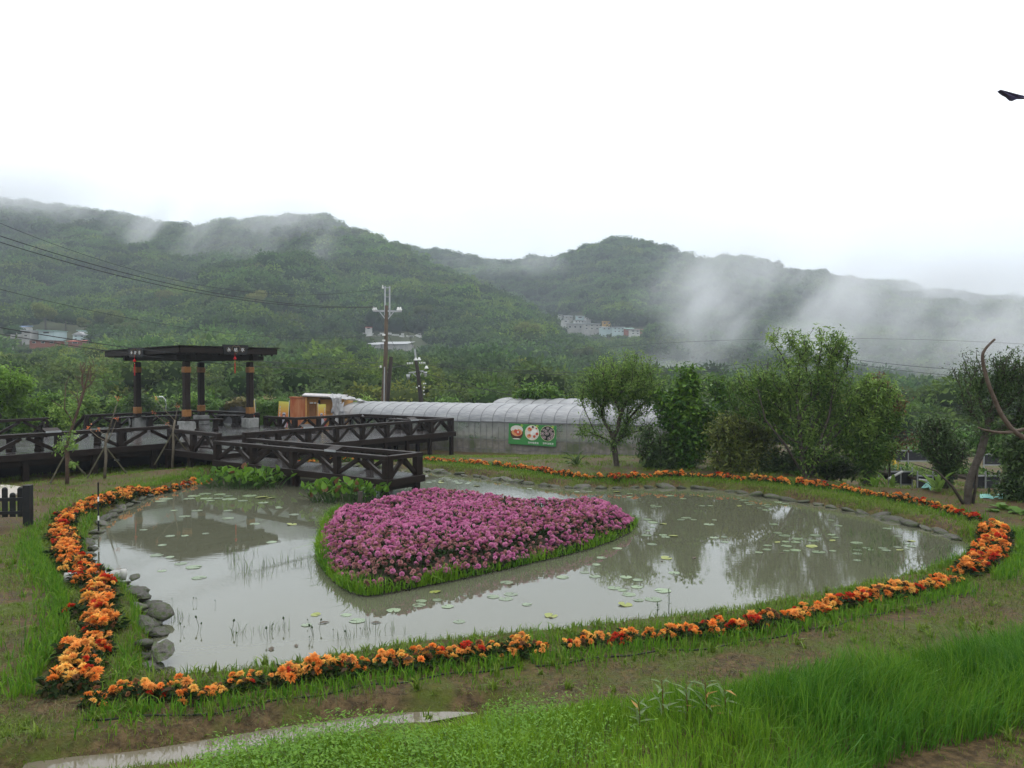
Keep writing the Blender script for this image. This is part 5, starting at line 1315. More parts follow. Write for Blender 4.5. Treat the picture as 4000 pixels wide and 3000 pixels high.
def branch_mesh(name, nodes, par, rad, m, sel=None, n=6):
    V = []; F = []
    for i, p in enumerate(par):
        if p < 0 or (sel is not None and not sel(i)): continue
        a, b = nodes[p], nodes[i]; d = (b - a)
        if d.length < 1e-5: continue
        d.normalize(); ref = Vector((0, 0, 1)) if abs(d.z) < .9 else Vector((1, 0, 0)); ax = ref.cross(d).normalized(); ay = d.cross(ax); k = len(V)
        nn = n if rad[p] > .02 else 4
        ra = min(rad[p], rad[i] * 1.35)
        for (c, r_) in ((a - d * ra * .4, ra), (b, rad[i])):
            for j in range(nn):
                t_ = 2 * math.pi * j / nn; V.append(tuple(c + (ax * math.cos(t_) + ay * math.sin(t_)) * r_))
        for j in range(nn): F.append((k + j, k + (j + 1) % nn, k + nn + (j + 1) % nn, k + nn + j))
    return mesh_np(name, V, np.array(F), m, smooth=True)
def leaves(nodes, par, ends, per, spread, size, seed, back=4, narrow=1.0, droop=-.2, clump=None):
    r = np.random.default_rng(seed); pts = []; tn = []
    for e_ in ends:
        chain = [e_]; i = e_
        for _ in range(back):
            if par[i] < 0: break
            i = par[i]; chain.append(i)
        ct = r.uniform(-.4, .45)
        for _ in range(per):
            c = np.array(nodes[chain[r.integers(0, len(chain))]]); pts.append(c + r.normal(0, spread, 3) * np.array([1, 1, .7])); tn.append(.3 + ct * 1.3 + r.normal(0, .22))
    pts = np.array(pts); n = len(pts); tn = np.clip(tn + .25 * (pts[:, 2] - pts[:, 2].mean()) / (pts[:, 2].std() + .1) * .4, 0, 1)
    V, F, T = scatter(np.array(LEAF_V) * np.array([narrow, 1, 1]), LEAF_F, pts, rot_mats(r.uniform(0, 6.3, n), r.normal(droop, .6, n), r.normal(0, .6, n)), size * 1.35 * r.uniform(.6, 1.3, n), tn)
    return V, F, T
def ellipsoids(spec, n, rs_, shell=.55):
    """targets in a union of ellipsoids: (centre, (rx,ry,rz), weight)"""
    out = []
    ws = [s_[2] for s_ in spec]
    for _ in range(n):
        c, rr_, w = rs_.choices(spec, ws)[0]
        while True:
            v = Vector((rs_.uniform(-1, 1), rs_.uniform(-1, 1), rs_.uniform(-1, 1)))
            if shell < v.length < 1: break
        out.append(Vector(c) + Vector((v.x * rr_[0], v.y * rr_[1], v.z * rr_[2])))
    return out
def tree(name, base, trunk, blobs, ntw, per, leafm, lab, seed, bark=None, spread=.10, size=.085, narrow=.7, r0=.010, group=None, bend=.25, wig=.06, shell=.45, step=.22, catg='tree', extra_trunks=(), droop=-.2, power=.44):
    rs_ = random.Random(seed); bark = bark or M_bark; t = empty(name, base, lab, catg, group)
    tr = [Vector(p) for p in trunk]
    tg = ellipsoids(blobs, ntw, rs_, shell)
    nodes, par, rad, ends = grow(tr, tg, rs_, step, bend, wig, r0, power)
    thr = max(rad) * .42
    nt_ = len(resample(tr, step))
    link('trunk', branch_mesh('trunk', nodes, par, rad, bark, lambda i: i < nt_), t)
    link('branches', branch_mesh('branches', nodes, par, rad, bark, lambda i: i >= nt_), t)
    for et in extra_trunks:
        mb = MB(); mb.tube([Vector(p) for p in et[0]], et[1], 7); mb.build('trunk', bark, t, smooth=True)
    if per:
        V, F, T = leaves(nodes, par, ends, per, spread, size, seed, narrow=narrow, droop=droop); link('crown', mesh_np('crown', V, F, leafm, T), t)
    return t
def TP(base, px, py, dy=0.0):      # place in a tree's own frame that shows at a photo pixel, dy metres behind the trunk
    return PY(px, py, base.y + dy) - base
def blob(base, px, py, rx, rz, dy=0.0, ry=None, w=1.0):    # px radii in photo pixels
    c = TP(base, px, py, dy); k = base.y / F_PX; return (c, (rx * k, (ry if ry else min(rx, rz)) * k, rz * k), w)
def gbase(px, py, z=.12):
    p = P(px, py, z); p.z = gz(p.x, p.y) - .04; return p
# 1 slender open-crowned tree right of the banner
b = gbase(2410, 1824)
tree('slender_tree', b, [(0, 0, 0), TP(b, 2398, 1740), TP(b, 2392, 1690)],
     [blob(b, 2430, 1465, 165, 85, 0, 110, 3), blob(b, 2330, 1500, 85, 75, .2, 60, .9), blob(b, 2530, 1510, 85, 90, -.1, 70, 1.0), blob(b, 2480, 1405, 90, 38, 0, 60, .6), blob(b, 2560, 1590, 60, 60, .3, 60, .4), blob(b, 2270, 1670, 55, 45, -.3, 50, .35), blob(b, 2480, 1660, 80, 60, .5, 50, .35), blob(b, 2410, 1570, 150, 60, .2, 80, 1.0)],
     330, 44, M_leafA, 'slender tree with an open airy crown, right of the green banner', 1, spread=.095, size=.08, narrow=.55, r0=.0062, shell=.05, bend=.08, power=.46)
# 2 ivy-clad column tree
b = gbase(2680, 1832)
tree('ivy_clad_tree', b, [(0, 0, 0), TP(b, 2680, 1650), TP(b, 2685, 1500)],
     [blob(b, 2690, 1500, 55, 60, 0, 50, 1), blob(b, 2660, 1600, 85, 70, 0, 70, 1.4), blob(b, 2700, 1700, 110, 95, 0, 90, 2.2), blob(b, 2590, 1560, 45, 50, .2, 40, .5), blob(b, 2690, 1452, 22, 22, 0, 20, .3), blob(b, 2760, 1600, 35, 35, 0, 30, .3)],
     190, 60, M_leafB, 'dense dark column-shaped tree clothed in ivy, behind the far flower row', 2, spread=.13, size=.11, narrow=1.0, shell=.3)
b = gbase(2560, 1832); 
tree('dark_bush', b, [(0, 0, 0), TP(b, 2560, 1760)], [blob(b, 2550, 1730, 70, 75, 0, 60, 1), blob(b, 2620, 1770, 60, 50, 0, 50, .7)], 70, 70, M_leafC, 'low dark bush between the slender tree and the ivy-clad tree', 12, spread=.12, size=.10, catg='bush')
# crown peeking behind
b = gbase(2830, 1800); b.y += 3; b.x *= (b.y / (b.y - 3))
tree('hooked_tree', b, [(0, 0, 0), TP(b, 2830, 1650), TP(b, 2825, 1560)], [blob(b, 2800, 1490, 40, 30, 0, 30, .8), blob(b, 2840, 1530, 60, 50, 0, 50, 1.2), blob(b, 2900, 1530, 50, 45, 0, 40, .6), blob(b, 2870, 1620, 70, 60, 0, 60, 1)], 90, 60, M_leafB, 'leafy tree top showing between the ivy-clad tree and the big central tree', 3, spread=.12, size=.10)
# 3 big central tree, many stems
b = gbase(3145, 1868)
tree('central_tree', b, [(0, 0, 0), TP(b, 3125, 1700), TP(b, 3112, 1560), TP(b, 3110, 1450)],
     [blob(b, 3200, 1335, 120, 62, 0.35, 90, 1.3), blob(b, 3050, 1310, 65, 40, 0.55, 50, .4), blob(b, 3290, 1350, 60, 50, 0.15, 50, .5), blob(b, 3120, 1450, 200, 80, 0.35, 140, 2.4), blob(b, 2970, 1540, 150, 100, .65, 100, 2.2), blob(b, 2900, 1470, 70, 50, .5, 60, .5), blob(b, 3290, 1520, 130, 110, 0.35, 110, 2.0), blob(b, 3170, 1640, 200, 110, 0.55, 130, 2.0), blob(b, 3240, 1740, 110, 70, 0.05, 70, .9)],
     520, 40, M_leafA, 'largest tree of the row, wide airy crown on several dark stems, centre right', 4, spread=.085, size=.088, narrow=.6, r0=.0062, bend=.3, power=.42, shell=.1,
     extra_trunks=[([(0.05, .1, 0), TP(b, 3195, 1750), TP(b, 3240, 1620), TP(b, 3260, 1480)], [.055, .045, .032, .014]), ([(0, 0, 0), TP(b, 3070, 1740), TP(b, 2990, 1640), TP(b, 2960, 1520)], [.04, .035, .025, .01]), ([(.06, 0, 0), TP(b, 3230, 1740), TP(b, 3320, 1640), TP(b, 3400, 1560)], [.04, .032, .022, .01])])
# shrubs at its left foot
b = gbase(2870, 1846)
tree('round_bush', b, [(0, 0, 0), TP(b, 2870, 1760)], [blob(b, 2850, 1660, 100, 60, 0, 80, 1.2), blob(b, 2860, 1770, 110, 70, 0, 80, 1.6), blob(b, 2960, 1640, 90, 55, .2, 70, 1), blob(b, 2960, 1740, 80, 60, 0, 60, .8)], 170, 66, mat('olive_leaf', (.055, .085, .018), (.08, .11, .024), rough=.5, tint=(.20, .23, .05), transl=.3), 'yellow-green rounded bush at the left foot of the big central tree', 5, spread=.12, size=.10, shell=.35, catg='bush')
b = gbase(3230, 1850)
tree('dark_bush', b, [(0, 0, 0), TP(b, 3230, 1790)], [blob(b, 3060, 1790, 130, 50, .2, 60, 1), blob(b, 3300, 1800, 90, 50, .2, 50, .8), blob(b, 3180, 1780, 80, 50, .4, 50, .6)], 120, 56, M_leafC, 'dark low undergrowth beneath the big central tree', 6, spread=.14, size=.11, shell=.2, catg='bush')
# 4 rust-tipped tree
b = gbase(3385, 1868)
tree('rust_tipped_tree', b, [(0, 0, 0), TP(b, 3400, 1760), TP(b, 3415, 1650)],
     [blob(b, 3420, 1520, 80, 60, 0, 60, 1), blob(b, 3390, 1620, 120, 80, 0, 80, 1.6), blob(b, 3480, 1580, 70, 60, .2, 50, .9), blob(b, 3400, 1740, 120, 60, 0, 70, 1.2)], 230, 80, M_leafA, 'bushy tree right of the big central tree, with a few rusty leaf tips', 7, spread=.11, size=.085, narrow=.7, shell=.35)
b2 = gbase(3480, 1868)
tree('rusty_shrub', b2, [(0, 0, 0), TP(b2, 3470, 1700), TP(b2, 3440, 1560)], [blob(b2, 3440, 1480, 40, 25, 0, 20, .5), blob(b2, 3510, 1560, 50, 40, 0, 30, .8), blob(b2, 3540, 1700, 40, 40, 0, 30, .5)], 40, 24, M_leafR, 'thin shrub with rust-coloured young leaves against the mist', 8, spread=.09, size=.075, r0=.005)
# 5 leaning tree on the right
b = gbase(3778, 1975)
tree('leaning_tree', b, [(0, 0, 0), TP(b, 3785, 1880), TP(b, 3830, 1770), TP(b, 3860, 1660), TP(b, 3850, 1600)],
     [blob(b, 3960, 1420, 90, 60, 0, 70, 1.3), blob(b, 3800, 1430, 80, 65, 0, 70, .8), blob(b, 3920, 1530, 110, 60, .2, 80, 1.0), blob(b, 3770, 1560, 50, 50, -.2, 40, .4), blob(b, 4100, 1450, 120, 80, 0, 90, 1.2), blob(b, 4080, 1600, 110, 80, 0, 80, .9)],
     260, 46, M_leafC, 'dark leaning tree with twiggy half-bare crown at the right edge', 9, spread=.085, size=.055, r0=.0068, wig=.09, power=.43,
     extra_trunks=[([(-.05, 0, 0), TP(b, 3720, 1900), TP(b, 3660, 1840), TP(b, 3560, 1810)], [.035, .03, .018, .006]), ([(.16, .1, 0), TP(b, 3812, 1900), TP(b, 3820, 1800)], [.035, .03, .02])])
b = gbase(3700, 1905)
tree('small_round_tree', b, [(0, 0, 0), TP(b, 3690, 1800), TP(b, 3680, 1720)], [blob(b, 3660, 1680, 85, 60, 0, 60, 1), blob(b, 3700, 1760, 100, 60, 0, 70, 1.1), blob(b, 3640, 1640, 45, 30, 0, 30, .4)], 130, 50, M_leafC, 'small dark-leaved tree left of the leaning tree, over the nursery beds', 10, spread=.09, size=.07, shell=.3)
b = gbase(3980, 1880)
tree('broad_leaf_tree', b, [(0, 0, 0), TP(b, 3960, 1800), TP(b, 3930, 1740)], [blob(b, 3800, 1700, 90, 35, .8, 50, 1), blob(b, 3600, 1720, 70, 30, .8, 40, .6), blob(b, 3930, 1720, 80, 45, .5, 50, 1), blob(b, 4020, 1800, 60, 90, 0, 50, 1.3)], 110, 34, mat('fresh_green_leaf', (.05, .12, .025), (.07, .15, .03), rough=.45, tint=(.12, .24, .05), transl=.35), 'fresh green low branches behind the leaning tree', 11, spread=.12, size=.12)
b = gbase(4020, 1960); 
tree('dark_bush', b, [(0, 0, 0), TP(b, 4020, 1850)], [blob(b, 4010, 1760, 90, 100, .3, 70, 1), blob(b, 4000, 1880, 100, 70, .3, 70, 1)], 110, 60, M_leafC, 'very dark bush filling the right edge behind the leaning tree', 13, spread=.14, size=.11, shell=.2, catg='bush')
# tree top behind the tunnels
b = P(2100, 1700, 0); b = Vector((b.x * 36 / b.y, 36, -.1))
tree('orchard_tree', b, [(0, 0, 0), TP(b, 2100, 1640), TP(b, 2100, 1590)], [blob(b, 2100, 1530, 90, 38, 0, 60, 1.5), blob(b, 2040, 1555, 40, 22, 0, 30, .6), blob(b, 2165, 1550, 40, 25, 0, 30, .6)], 110, 44, M_leafB, 'round green tree top rising behind the plastic tunnels', 14, spread=.14, size=.16, r0=.010)
# left side
b = P(-40, 1800, 0); b = Vector((b.x * 33 / b.y, 33, -.1))
tree('spring_green_tree', b, [(0, 0, 0), TP(b, 0, 1620), TP(b, 10, 1560)], [blob(b, 40, 1480, 75, 60, 0, 60, 1.4), blob(b, -60, 1470, 80, 60, 0, 60, 1), blob(b, 85, 1500, 30, 30, 0, 30, .4), blob(b, -20, 1550, 70, 35, 0, 40, .6)], 130, 46, M_leafD, 'bright spring-green tree at the left edge behind the walkway', 15, spread=.15, size=.15)
for k, (px, py, rx, rz, lab) in enumerate([(95, 1570, 70, 45, 'bright green bush just right of the spring-green tree'), (190, 1570, 70, 48, 'bright green bush behind the walkway railing, left of the bare sapling'), (245, 1600, 55, 38, 'bright green bush directly behind the bare sapling'), (40, 1625, 60, 25, 'low pale green bush behind the left walkway')]):
    b = P(px, 1760, 0); b = Vector((b.x * (34 + k) / b.y, 34 + k, -.1))
    tree('green_bush', b, [(0, 0, 0), TP(b, px, py + rz)], [blob(b, px, py, rx, rz, 0, 50, 1), blob(b, px, py + 50, rx, 40, 0, 40, .7)], 70, 48, M_leafB if k % 2 else M_leafD, lab, 20 + k, spread=.15, size=.16, catg='bush')
# bushes along the back of the deck, hiding the valley edge
bk = random.Random(9)
for k in range(16):
    px = 330 + k * 46 if k < 12 else 1420 + (k - 12) * 330; yy = 42 + bk.uniform(0, 5)
    b = P(px, 1700, 0); b = Vector((b.x * yy / b.y, yy, -.7)); sc = bk.uniform(.8, 1.25)
    py = 1585 + bk.uniform(-22, 12)
    tree('valley_bush', b, [(0, 0, 0), TP(b, px, py + 20)], [blob(b, px, py, 40 * sc, 26 * sc, 0, 40, 1), blob(b, px + 10, py + 45, 45, 30, 0, 40, .7)], 34, 60, (M_leafA, M_leafB, M_leafC)[k % 3], ('olive', 'bright green', 'dark green')[k % 3] + (' valley bush behind the pavilion terrace' if k < 12 else ' valley bush rising just behind the plastic tunnels'), 60 + k, spread=.24, size=.22, group='valley bushes behind the garden', catg='bush')

# staked saplings before the walkway
def stakes(t, b, pts, top):
    for q in pts: mb = MB(); mb.tube([q, top], [.022, .018], 6); mb.build('stake', M_stake, t)
    mb = MB(); mb.tube([Vector(top) - ZU * .03, Vector(top) + ZU * .03], .032, 7); mb.build('tie', M_black, t)
b = gbase(263, 1897)
t = tree('sapling', b, [(0, 0, 0), TP(b, 266, 1790), TP(b, 262, 1730), TP(b, 285, 1660), TP(b, 318, 1560), TP(b, 340, 1480)],
     [blob(b, 340, 1430, 28, 40, 0, 25, .7), blob(b, 300, 1500, 45, 50, 0, 40, .5), blob(b, 365, 1440, 25, 35, 0, 20, .4), blob(b, 250, 1560, 70, 60, 0, 40, .35)], 30, 0, M_leafA, 'tallest staked sapling, bare twigs above and green leaves low on the stem', 31, bark=mat('reddish_bark', (.075, .045, .033), (.11, .075, .055), rough=.8, scale=9), r0=.008, wig=.12, power=.42, extra_trunks=[([(0, 0, 0), TP(b, 262, 1800), TP(b, 255, 1740)], [.045, .04, .03])], group='staked saplings before the walkway', catg='sapling')
rl = np.random.default_rng(2); cl = [(225, 1620, 35), (255, 1640, 30), (270, 1705, 25), (240, 1745, 28), (262, 1600, 30), (285, 1745, 22), (285, 1815, 12), (210, 1600, 25)]; pts = []
for (x, y, r_) in cl:
    for _ in range(110): q = TP(b, x + rl.normal(0, r_ * .55), y + rl.normal(0, r_ * .45), rl.normal(0, .12)); pts.append(q[:])
pts = np.array(pts); n = len(pts); V, F, T = scatter(LEAF_V, LEAF_F, pts, rot_mats(rl.uniform(0, 6.3, n), rl.normal(-.2, .6, n), rl.normal(0, .5, n)), rl.uniform(.06, .10, n), rl.random(n)); link('leaves', mesh_np('leaves', V, F, M_leafA, T), t)
stakes(t, b, [TP(b, 195, 1888, -.3), TP(b, 330, 1850, .4)], TP(b, 255, 1775))
for k, (bx, by, tops, lab) in enumerate([(408, 1873, [(463, 1560), (385, 1680), (345, 1675), (455, 1640)], 'bare staked sapling with orange-red shoots, second from the left'), (672, 1820, [(695, 1590), (610, 1560), (655, 1660), (600, 1615)], 'bare staked sapling with red shoots beside the landing')]):
    b = gbase(bx, by); j = TP(b, bx + 3, by - 130)
    t = empty('sapling', b, lab, 'sapling', 'staked saplings before the walkway')
    mb = MB(); mb.tube([(0, 0, 0), TP(b, bx + 6, by - 90), j, TP(b, bx + 12, by - 180)], [.042, .036, .032, .028], 8); mb.build('trunk', M_palebark, t, smooth=True)
    br = MB(); bx_ = bx + 12
    for i, (x, y) in enumerate(tops):
        q0 = TP(b, bx_, by - (180 if i < 2 else 150)); q1 = TP(b, x, y); mid = (q0 + q1) / 2 + Vector((0, 0, -.05 if i else .0)); br = MB(); br.tube([q0 - ZU * .03, mid, q1], [.024 if i == 0 else .014, .014 if i == 0 else .009, .005], 6); br.build('branch', M_palebark, t, smooth=True)
    pts = []; 
    for (x, y) in tops:
        for _ in range(16): pts.append((TP(b, x + rl.normal(0, 5), y - 4 + rl.normal(0, 5), rl.normal(0, .03)))[:])
    pts = np.array(pts); n = len(pts); V, F, T = scatter(LEAF_V, LEAF_F, pts, rot_mats(rl.uniform(0, 6.3, n), rl.normal(.6, .5, n), rl.normal(0, .5, n)), rl.uniform(.035, .065, n), rl.random(n)); link('shoots', mesh_np('shoots', V, F, mat('red_shoot%d' % k, (.45, .07, .02), (.5, .14, .04), rough=.6, tint=(.5, .2, .08)), T), t)
    stakes(t, b, [TP(b, bx - 68, by - 5, -.25), TP(b, bx + 85, by - 25, .3)], j)
# tall thin bare twigs left of them
b = gbase(250, 1850); 

# bare branches of a tree standing just outside the right edge, close to the camera
M_vine = mat('grey_branch_bark', (.075, .055, .042), (.13, .10, .08), rough=.8, scale=20, bump=.5, bscale=60)
YB = 3.6
b = Vector((3.35, YB, .15)); t = empty('overhanging_tree', b, 'bare curved branches reaching in from the right edge, close to the viewer', 'tree')
def nb(px, py, Y=YB): return PY(px, py, Y) - b
mb = MB(); mb.tube([(0, 0, -.1), (.02, 0, 1.2), (-.02, 0, 2.4), (.05, .02, 3.6), (.1, 0, 4.6)], [.10, .085, .07, .05, .03], 10); mb.build('trunk', M_vine, t, smooth=True)
mb = MB(); mb.tube(smooth_line([Vector((.0, 0, 1.75)), nb(4150, 1780), nb(3990, 1705), nb(3925, 1640), nb(3885, 1560), nb(3855, 1480), nb(3838, 1400), nb(3850, 1362), nb(3886, 1325)], 5), list(np.linspace(.014, .005, 41)), 8); mb.build('branch', M_vine, t, smooth=True)
mb = MB(); mb.tube(smooth_line([Vector((.0, 0, 2.05)), nb(4150, 1650), nb(4000, 1678), nb(3920, 1690), nb(3855, 1682), nb(3820, 1670)], 5), list(np.linspace(.012, .0035, 26)), 8); mb.build('branch', M_vine, t, smooth=True)
mb = MB(); mb.tube(smooth_line([Vector((.1, 0, 4.2)), nb(4200, 372), nb(4060, 384), nb(3985, 382)], 5), list(np.linspace(.012, .004, 16)), 6); mb.build('twig', M_vine, t, smooth=True)
lf = [nb(4000, 376), nb(3965, 374), nb(3938, 366), nb(3898, 356), nb(3915, 371), nb(3930, 378), nb(3945, 392), nb(3956, 394), nb(3975, 386), nb(4000, 386)]
mb = MB(); off2 = Vector((0, .02, 0)); n = len(lf); mb.add([p - off2 * (.3 + .7 * (i % 2)) for i, p in enumerate(lf)] + [p + off2 * .3 for p in lf], [tuple(range(n - 1, -1, -1)), tuple(range(n, 2 * n))] + [(i, (i + 1) % n, n + (i + 1) % n, n + i) for i in range(n)]); mb.build('curled_leaf', mat('dark_curled_leaf', (.09, .08, .15), (.05, .045, .09), rough=.6), t)

# ------------------------------------------------------------------ utility poles, street lamp and cables
M_pole = mat('old_pole_wood', (.12, .088, .058), (.055, .042, .032), rough=.8, scale=3, stretch=(4, 4, .5), bump=.4)
M_pole2 = mat('tarred_pole', (.022, .018, .016), (.04, .03, .024), rough=.8, scale=3, stretch=(4, 4, .5))
YP = 42.0
def insul(parent, p, r_=.085):
    mb = MB(); mb.lathe(p, [(.03, 0), (r_, .01), (r_ * 1.1, .06), (r_ * .75, .1), (r_ * .6, .12), (r_ * .7, .15), (r_ * .4, .19), (.02, .2)], 10); mb.build('insulator', M_porc, parent, smooth=True)
b = Vector((PY(1500, 1600, YP).x, YP, -1.6)); t = empty('utility_pole', b, 'tall brown wooden utility pole with white insulators and twin steel extensions', 'utility pole')
def pp(px, py, Y=YP): return PY(px, py, Y) - b
mb = MB(); mb.tube([(0, 0, 0), pp(1498, 1570), pp(1507, 1380), pp(1510, 1193)], [.15, .135, .11, .085], 12); mb.build('pole', M_pole, t, smooth=True)
for x in (1504, 1522): mb = MB(); mb.bar(pp(x, 1232), pp(x, 1118), .07, .07, Vector((1, 0, 0))); mb.build('steel_extension', M_metal, t)
mb = MB(); mb.tube([pp(1494, 1124), pp(1524, 1124)], .02, 5); mb.tube([pp(1504, 1160), pp(1522, 1160)], .015, 5); mb.build('brace', M_metal, t)
mb = MB(); mb.bar(pp(1457, 1214), pp(1569, 1216), .09, .09); mb.build('crossarm', M_metal, t)
mb = MB(); mb.bar(pp(1483, 1218), pp(1510, 1252), .03, .05); mb.bar(pp(1538, 1218), pp(1510, 1252), .03, .05); mb.build('arm_brace', M_metal, t)
for x, y in ((1460, 1213), (1468, 1215), (1555, 1214), (1564, 1214)): insul(t, pp(x, y, YP + (.15 if x in (1468, 1555) else -.05)))
insul(t, pp(1495, 1128), .05)
for y in (1308, 1330): mb = MB(); mb.box(pp(1499, y, YP - .14), (.16, .06, .09)); mb.build('cable_clamp', M_porc, t, bevel=.01)
mb = MB(); mb.box(pp(1487, 1432, YP - .1), (.09, .09, .12)); mb.build('cable_clamp', M_porc, t, bevel=.01)
mb = MB(); mb.tube([pp(1500, 1570, YP - .16), pp(1502, 1433, YP - .13)], .03, 7); mb.build('conduit', M_metal, t)
polA = {k: PY(*v, YP) for k, v in {'l1': (1460, 1198), 'l2': (1468, 1200), 'r1': (1555, 1199), 'r2': (1565, 1199), 'top': (1494, 1124), 'mid': (1500, 1414), 'low': (1487, 1432), 'c1': (1499, 1308)}.items()}
b = Vector((PY(1510, 1600, YP + .6).x, YP + .6, -1.6)); t = empty('utility_pole', b, 'short dark leaning support pole beside the tall utility pole', 'utility pole')
mb = MB(); mb.tube([(0, 0, 0), PY(1512, 1560, YP + .6) - b, PY(1528, 1395, YP + .6) - b], [.14, .13, .10], 10); mb.build('pole', M_pole2, t, smooth=True)
mb = MB(); mb.lathe(PY(1528, 1395, YP + .6) - b, [(.102, -.05), (.104, .0), (.02, .02)], 10); mb.build('pole_cap', M_pole2, t)
polS = PY(1527, 1414, YP + .6)
YQ = 50.0; b = Vector((PY(1655, 1640, YQ).x, YQ, -2.6)); t = empty('utility_pole', b, 'farther leaning utility pole with strings of white insulators behind the tunnels', 'utility pole')
def pq(px, py, Y=YQ): return PY(px, py, Y) - b
mb = MB(); mb.tube([(0, 0, 0), pq(1645, 1565), pq(1632, 1450), pq(1624, 1405)], [.17, .15, .12, .10], 10); mb.build('pole', M_pole2, t, smooth=True)
mb = MB(); mb.bar(pq(1629, 1445), pq(1620, 1362), .10, .10, Vector((1, 0, 0))); mb.build('steel_extension', M_metal, t)
mb = MB(); mb.bar(pq(1597, 1456), pq(1654, 1449), .09, .09); mb.build('crossarm', M_metal, t)
mb = MB(); mb.bar(pq(1612, 1457), pq(1634, 1477), .04, .05); mb.bar(pq(1650, 1450), pq(1634, 1477), .04, .05); mb.build('arm_brace', M_metal, t)
for x, y in ((1624, 1409), (1637, 1408), (1666, 1441)): insul(t, pq(x, y), .12)
for x, y in ((1594, 1462), (1660, 1452)): mb = MB(); mb.tube([pq(x, y), pq(x + 2, y + 20)], [.14, .06], 8); mb.build('transformer_bushing', M_metal, t, smooth=True)
for i in range(4):
    for x0 in (1592, 1640):
        mb = MB(); c = pq(x0 + i * 6.5, 1420 - (2 if x0 > 1600 else 0)); mb.tube([c - Vector((.025, 0, 0)), c + Vector((.025, 0, 0))], .065, 8); mb.build('insulator', M_porc, t)
for x, y in ((1637, 1508), (1655, 1498), (1662, 1498), (1657, 1513), (1655, 1526), (1657, 1540), (1628, 1514)):
    mb = MB(); mb.box(pq(x, y, YQ - .15), (.08, .06, .08)); mb.build('cable_clamp', M_porc, t, bevel=.01)
polB = {'l': PY(1590, 1421, YQ), 'r': PY(1664, 1418, YQ), 't': PY(1620, 1364, YQ), 'c': PY(1655, 1500, YQ), 'low': PY(1648, 1560, YQ)}
YR = 60.0; b = Vector((PY(3195, 1600, YR).x, YR, -2.6)); t = empty('utility_pole', b, 'distant utility pole half hidden in the crown of the big central tree', 'utility pole')
mb = MB(); mb.tube([(0, 0, 0), PY(3195, 1385, YR) - b], [.15, .10], 8); mb.build('pole', M_pole2, t); insul(t, PY(3200, 1381, YR) - b, .16)
mb = MB(); mb.bar(PY(3170, 1392, YR) - b, PY(3222, 1392, YR) - b, .09, .09); mb.build('crossarm', M_metal, t)
polC = PY(3200, 1384, YR)
def cable(p, q, sag, r_, lab, n=40):
    pts = [p + (q - p) * (i / n) - ZU * (4 * sag * (i / n) * (1 - i / n)) for i in range(n + 1)]
    mb = MB(); mb.tube(pts, r_, 5); tag(mb.build('cable', M_wire), lab, 'cable', 'overhead cables')
cable(PY(-500, 742, 24), polA['l1'], 1.0, .014, 'upper of the two thick cables from the upper left to the pole insulators')
cable(PY(-500, 775, 24), polA['l2'], 1.0, .014, 'lower of the two thick cables from the upper left to the pole insulators')
cable(PY(-500, 640, 26), polA['top'], 1.8, .008, 'thin topmost cable crossing the left hillside')
cable(PY(-400, 1020, 22), polA['c1'], .9, .008, 'thin cable crossing the left hillside half way up')
cable(PY(-400, 1205, 20), polA['mid'], .55, .014, 'cable passing over the far houses and behind the pavilion roof')
cable(PY(-400, 1232, 20), polA['low'], .55, .012, 'lower cable passing over the far houses and behind the pavilion')
cable(PY(-300, 1500, 40), polA['low'] - ZU * .1, .2, .008, 'thin low cable seen through the pavilion columns')
cable(polS, PY(2150, 1565, 58), .3, .022, 'thick dark cable running down right from the short pole')
cable(PY(1512, 1452, YP), PY(1600, 1540, 60), .1, .014, 'short cable dropping right from the tall pole')
for k, (q, w) in enumerate((('r2', 't'), ('l2', 'l'))): cable(polA[q] - ZU * (.1 if k else 0), polB[w], .25, .010, ('slanting cable from the right insulator of the tall pole to the farther pole', 'slanting cable from the left insulator of the tall pole to the farther pole')[k])
cable(PY(1524, 1122, YP), PY(1700, 1545, 62), .1, .006, 'very thin stay wire slanting down right past the short pole')
cable(polA['c1'], PY(1560, 1500, 60), .05, .010, 'thin stay wire dropping right from the tall pole clamps')
cable(polA['low'], polB['l'], .12, .014, 'short cable between the tall pole and the farther insulator string')
cable(polB['r'], polC + Vector((-.5, 0, .1)), 1.0, .016, 'upper of two long cables crossing the valley behind the slender tree')
cable(polB['r'] - ZU * .1, polC + Vector((-.3, 0, -.2)), 1.0, .016, 'lower of two long cables crossing the valley behind the slender tree')
cable(polC, PY(4300, 1450, 55), .5, .016, 'upper of two cables crossing the mist right of the central tree')
cable(polC - ZU * .25, PY(4300, 1475, 55), .6, .016, 'lower of two cables crossing the mist right of the central tree')
cable(PY(2250, 1365, 60), PY(4300, 1365, 55), -.8, .008, 'faint thin cable high across the bank of mist')
cable(polB['c'], PY(2700, 1572, 60), .1, .010, 'upper of the thin blue-grey cables above the tunnel roofs')
cable(polB['c'] - ZU * .3, PY(2700, 1580, 60), .1, .010, 'lower of the thin blue-grey cables above the tunnel roofs')
cable(PY(3300, 1600, 50), PY(4300, 1622, 50), .1, .012, 'cable crossing low behind the leaning tree')
# street lamp
YL = 44.0; b = Vector((PY(648, 1600, YL).x, YL, -1.6)); t = empty('street_lamp', b, 'slim pale street lamp seen between the left and front pavilion columns', 'street lamp')
mb = MB(); mb.tube([(0, 0, 0), PY(648, 1580, YL) - b, PY(645, 1560, YL) - b, PY(637, 1553, YL) - b, PY(628, 1551, YL) - b], [.05, .045, .035, .03, .03], 8); mb.build('pole', M_metal, t, smooth=True)
mb = MB(); mb.box(PY(626, 1550, YL) - b, (.30, .14, .07)); mb.build('lamp_head', M_lamp, t, bevel=.025)

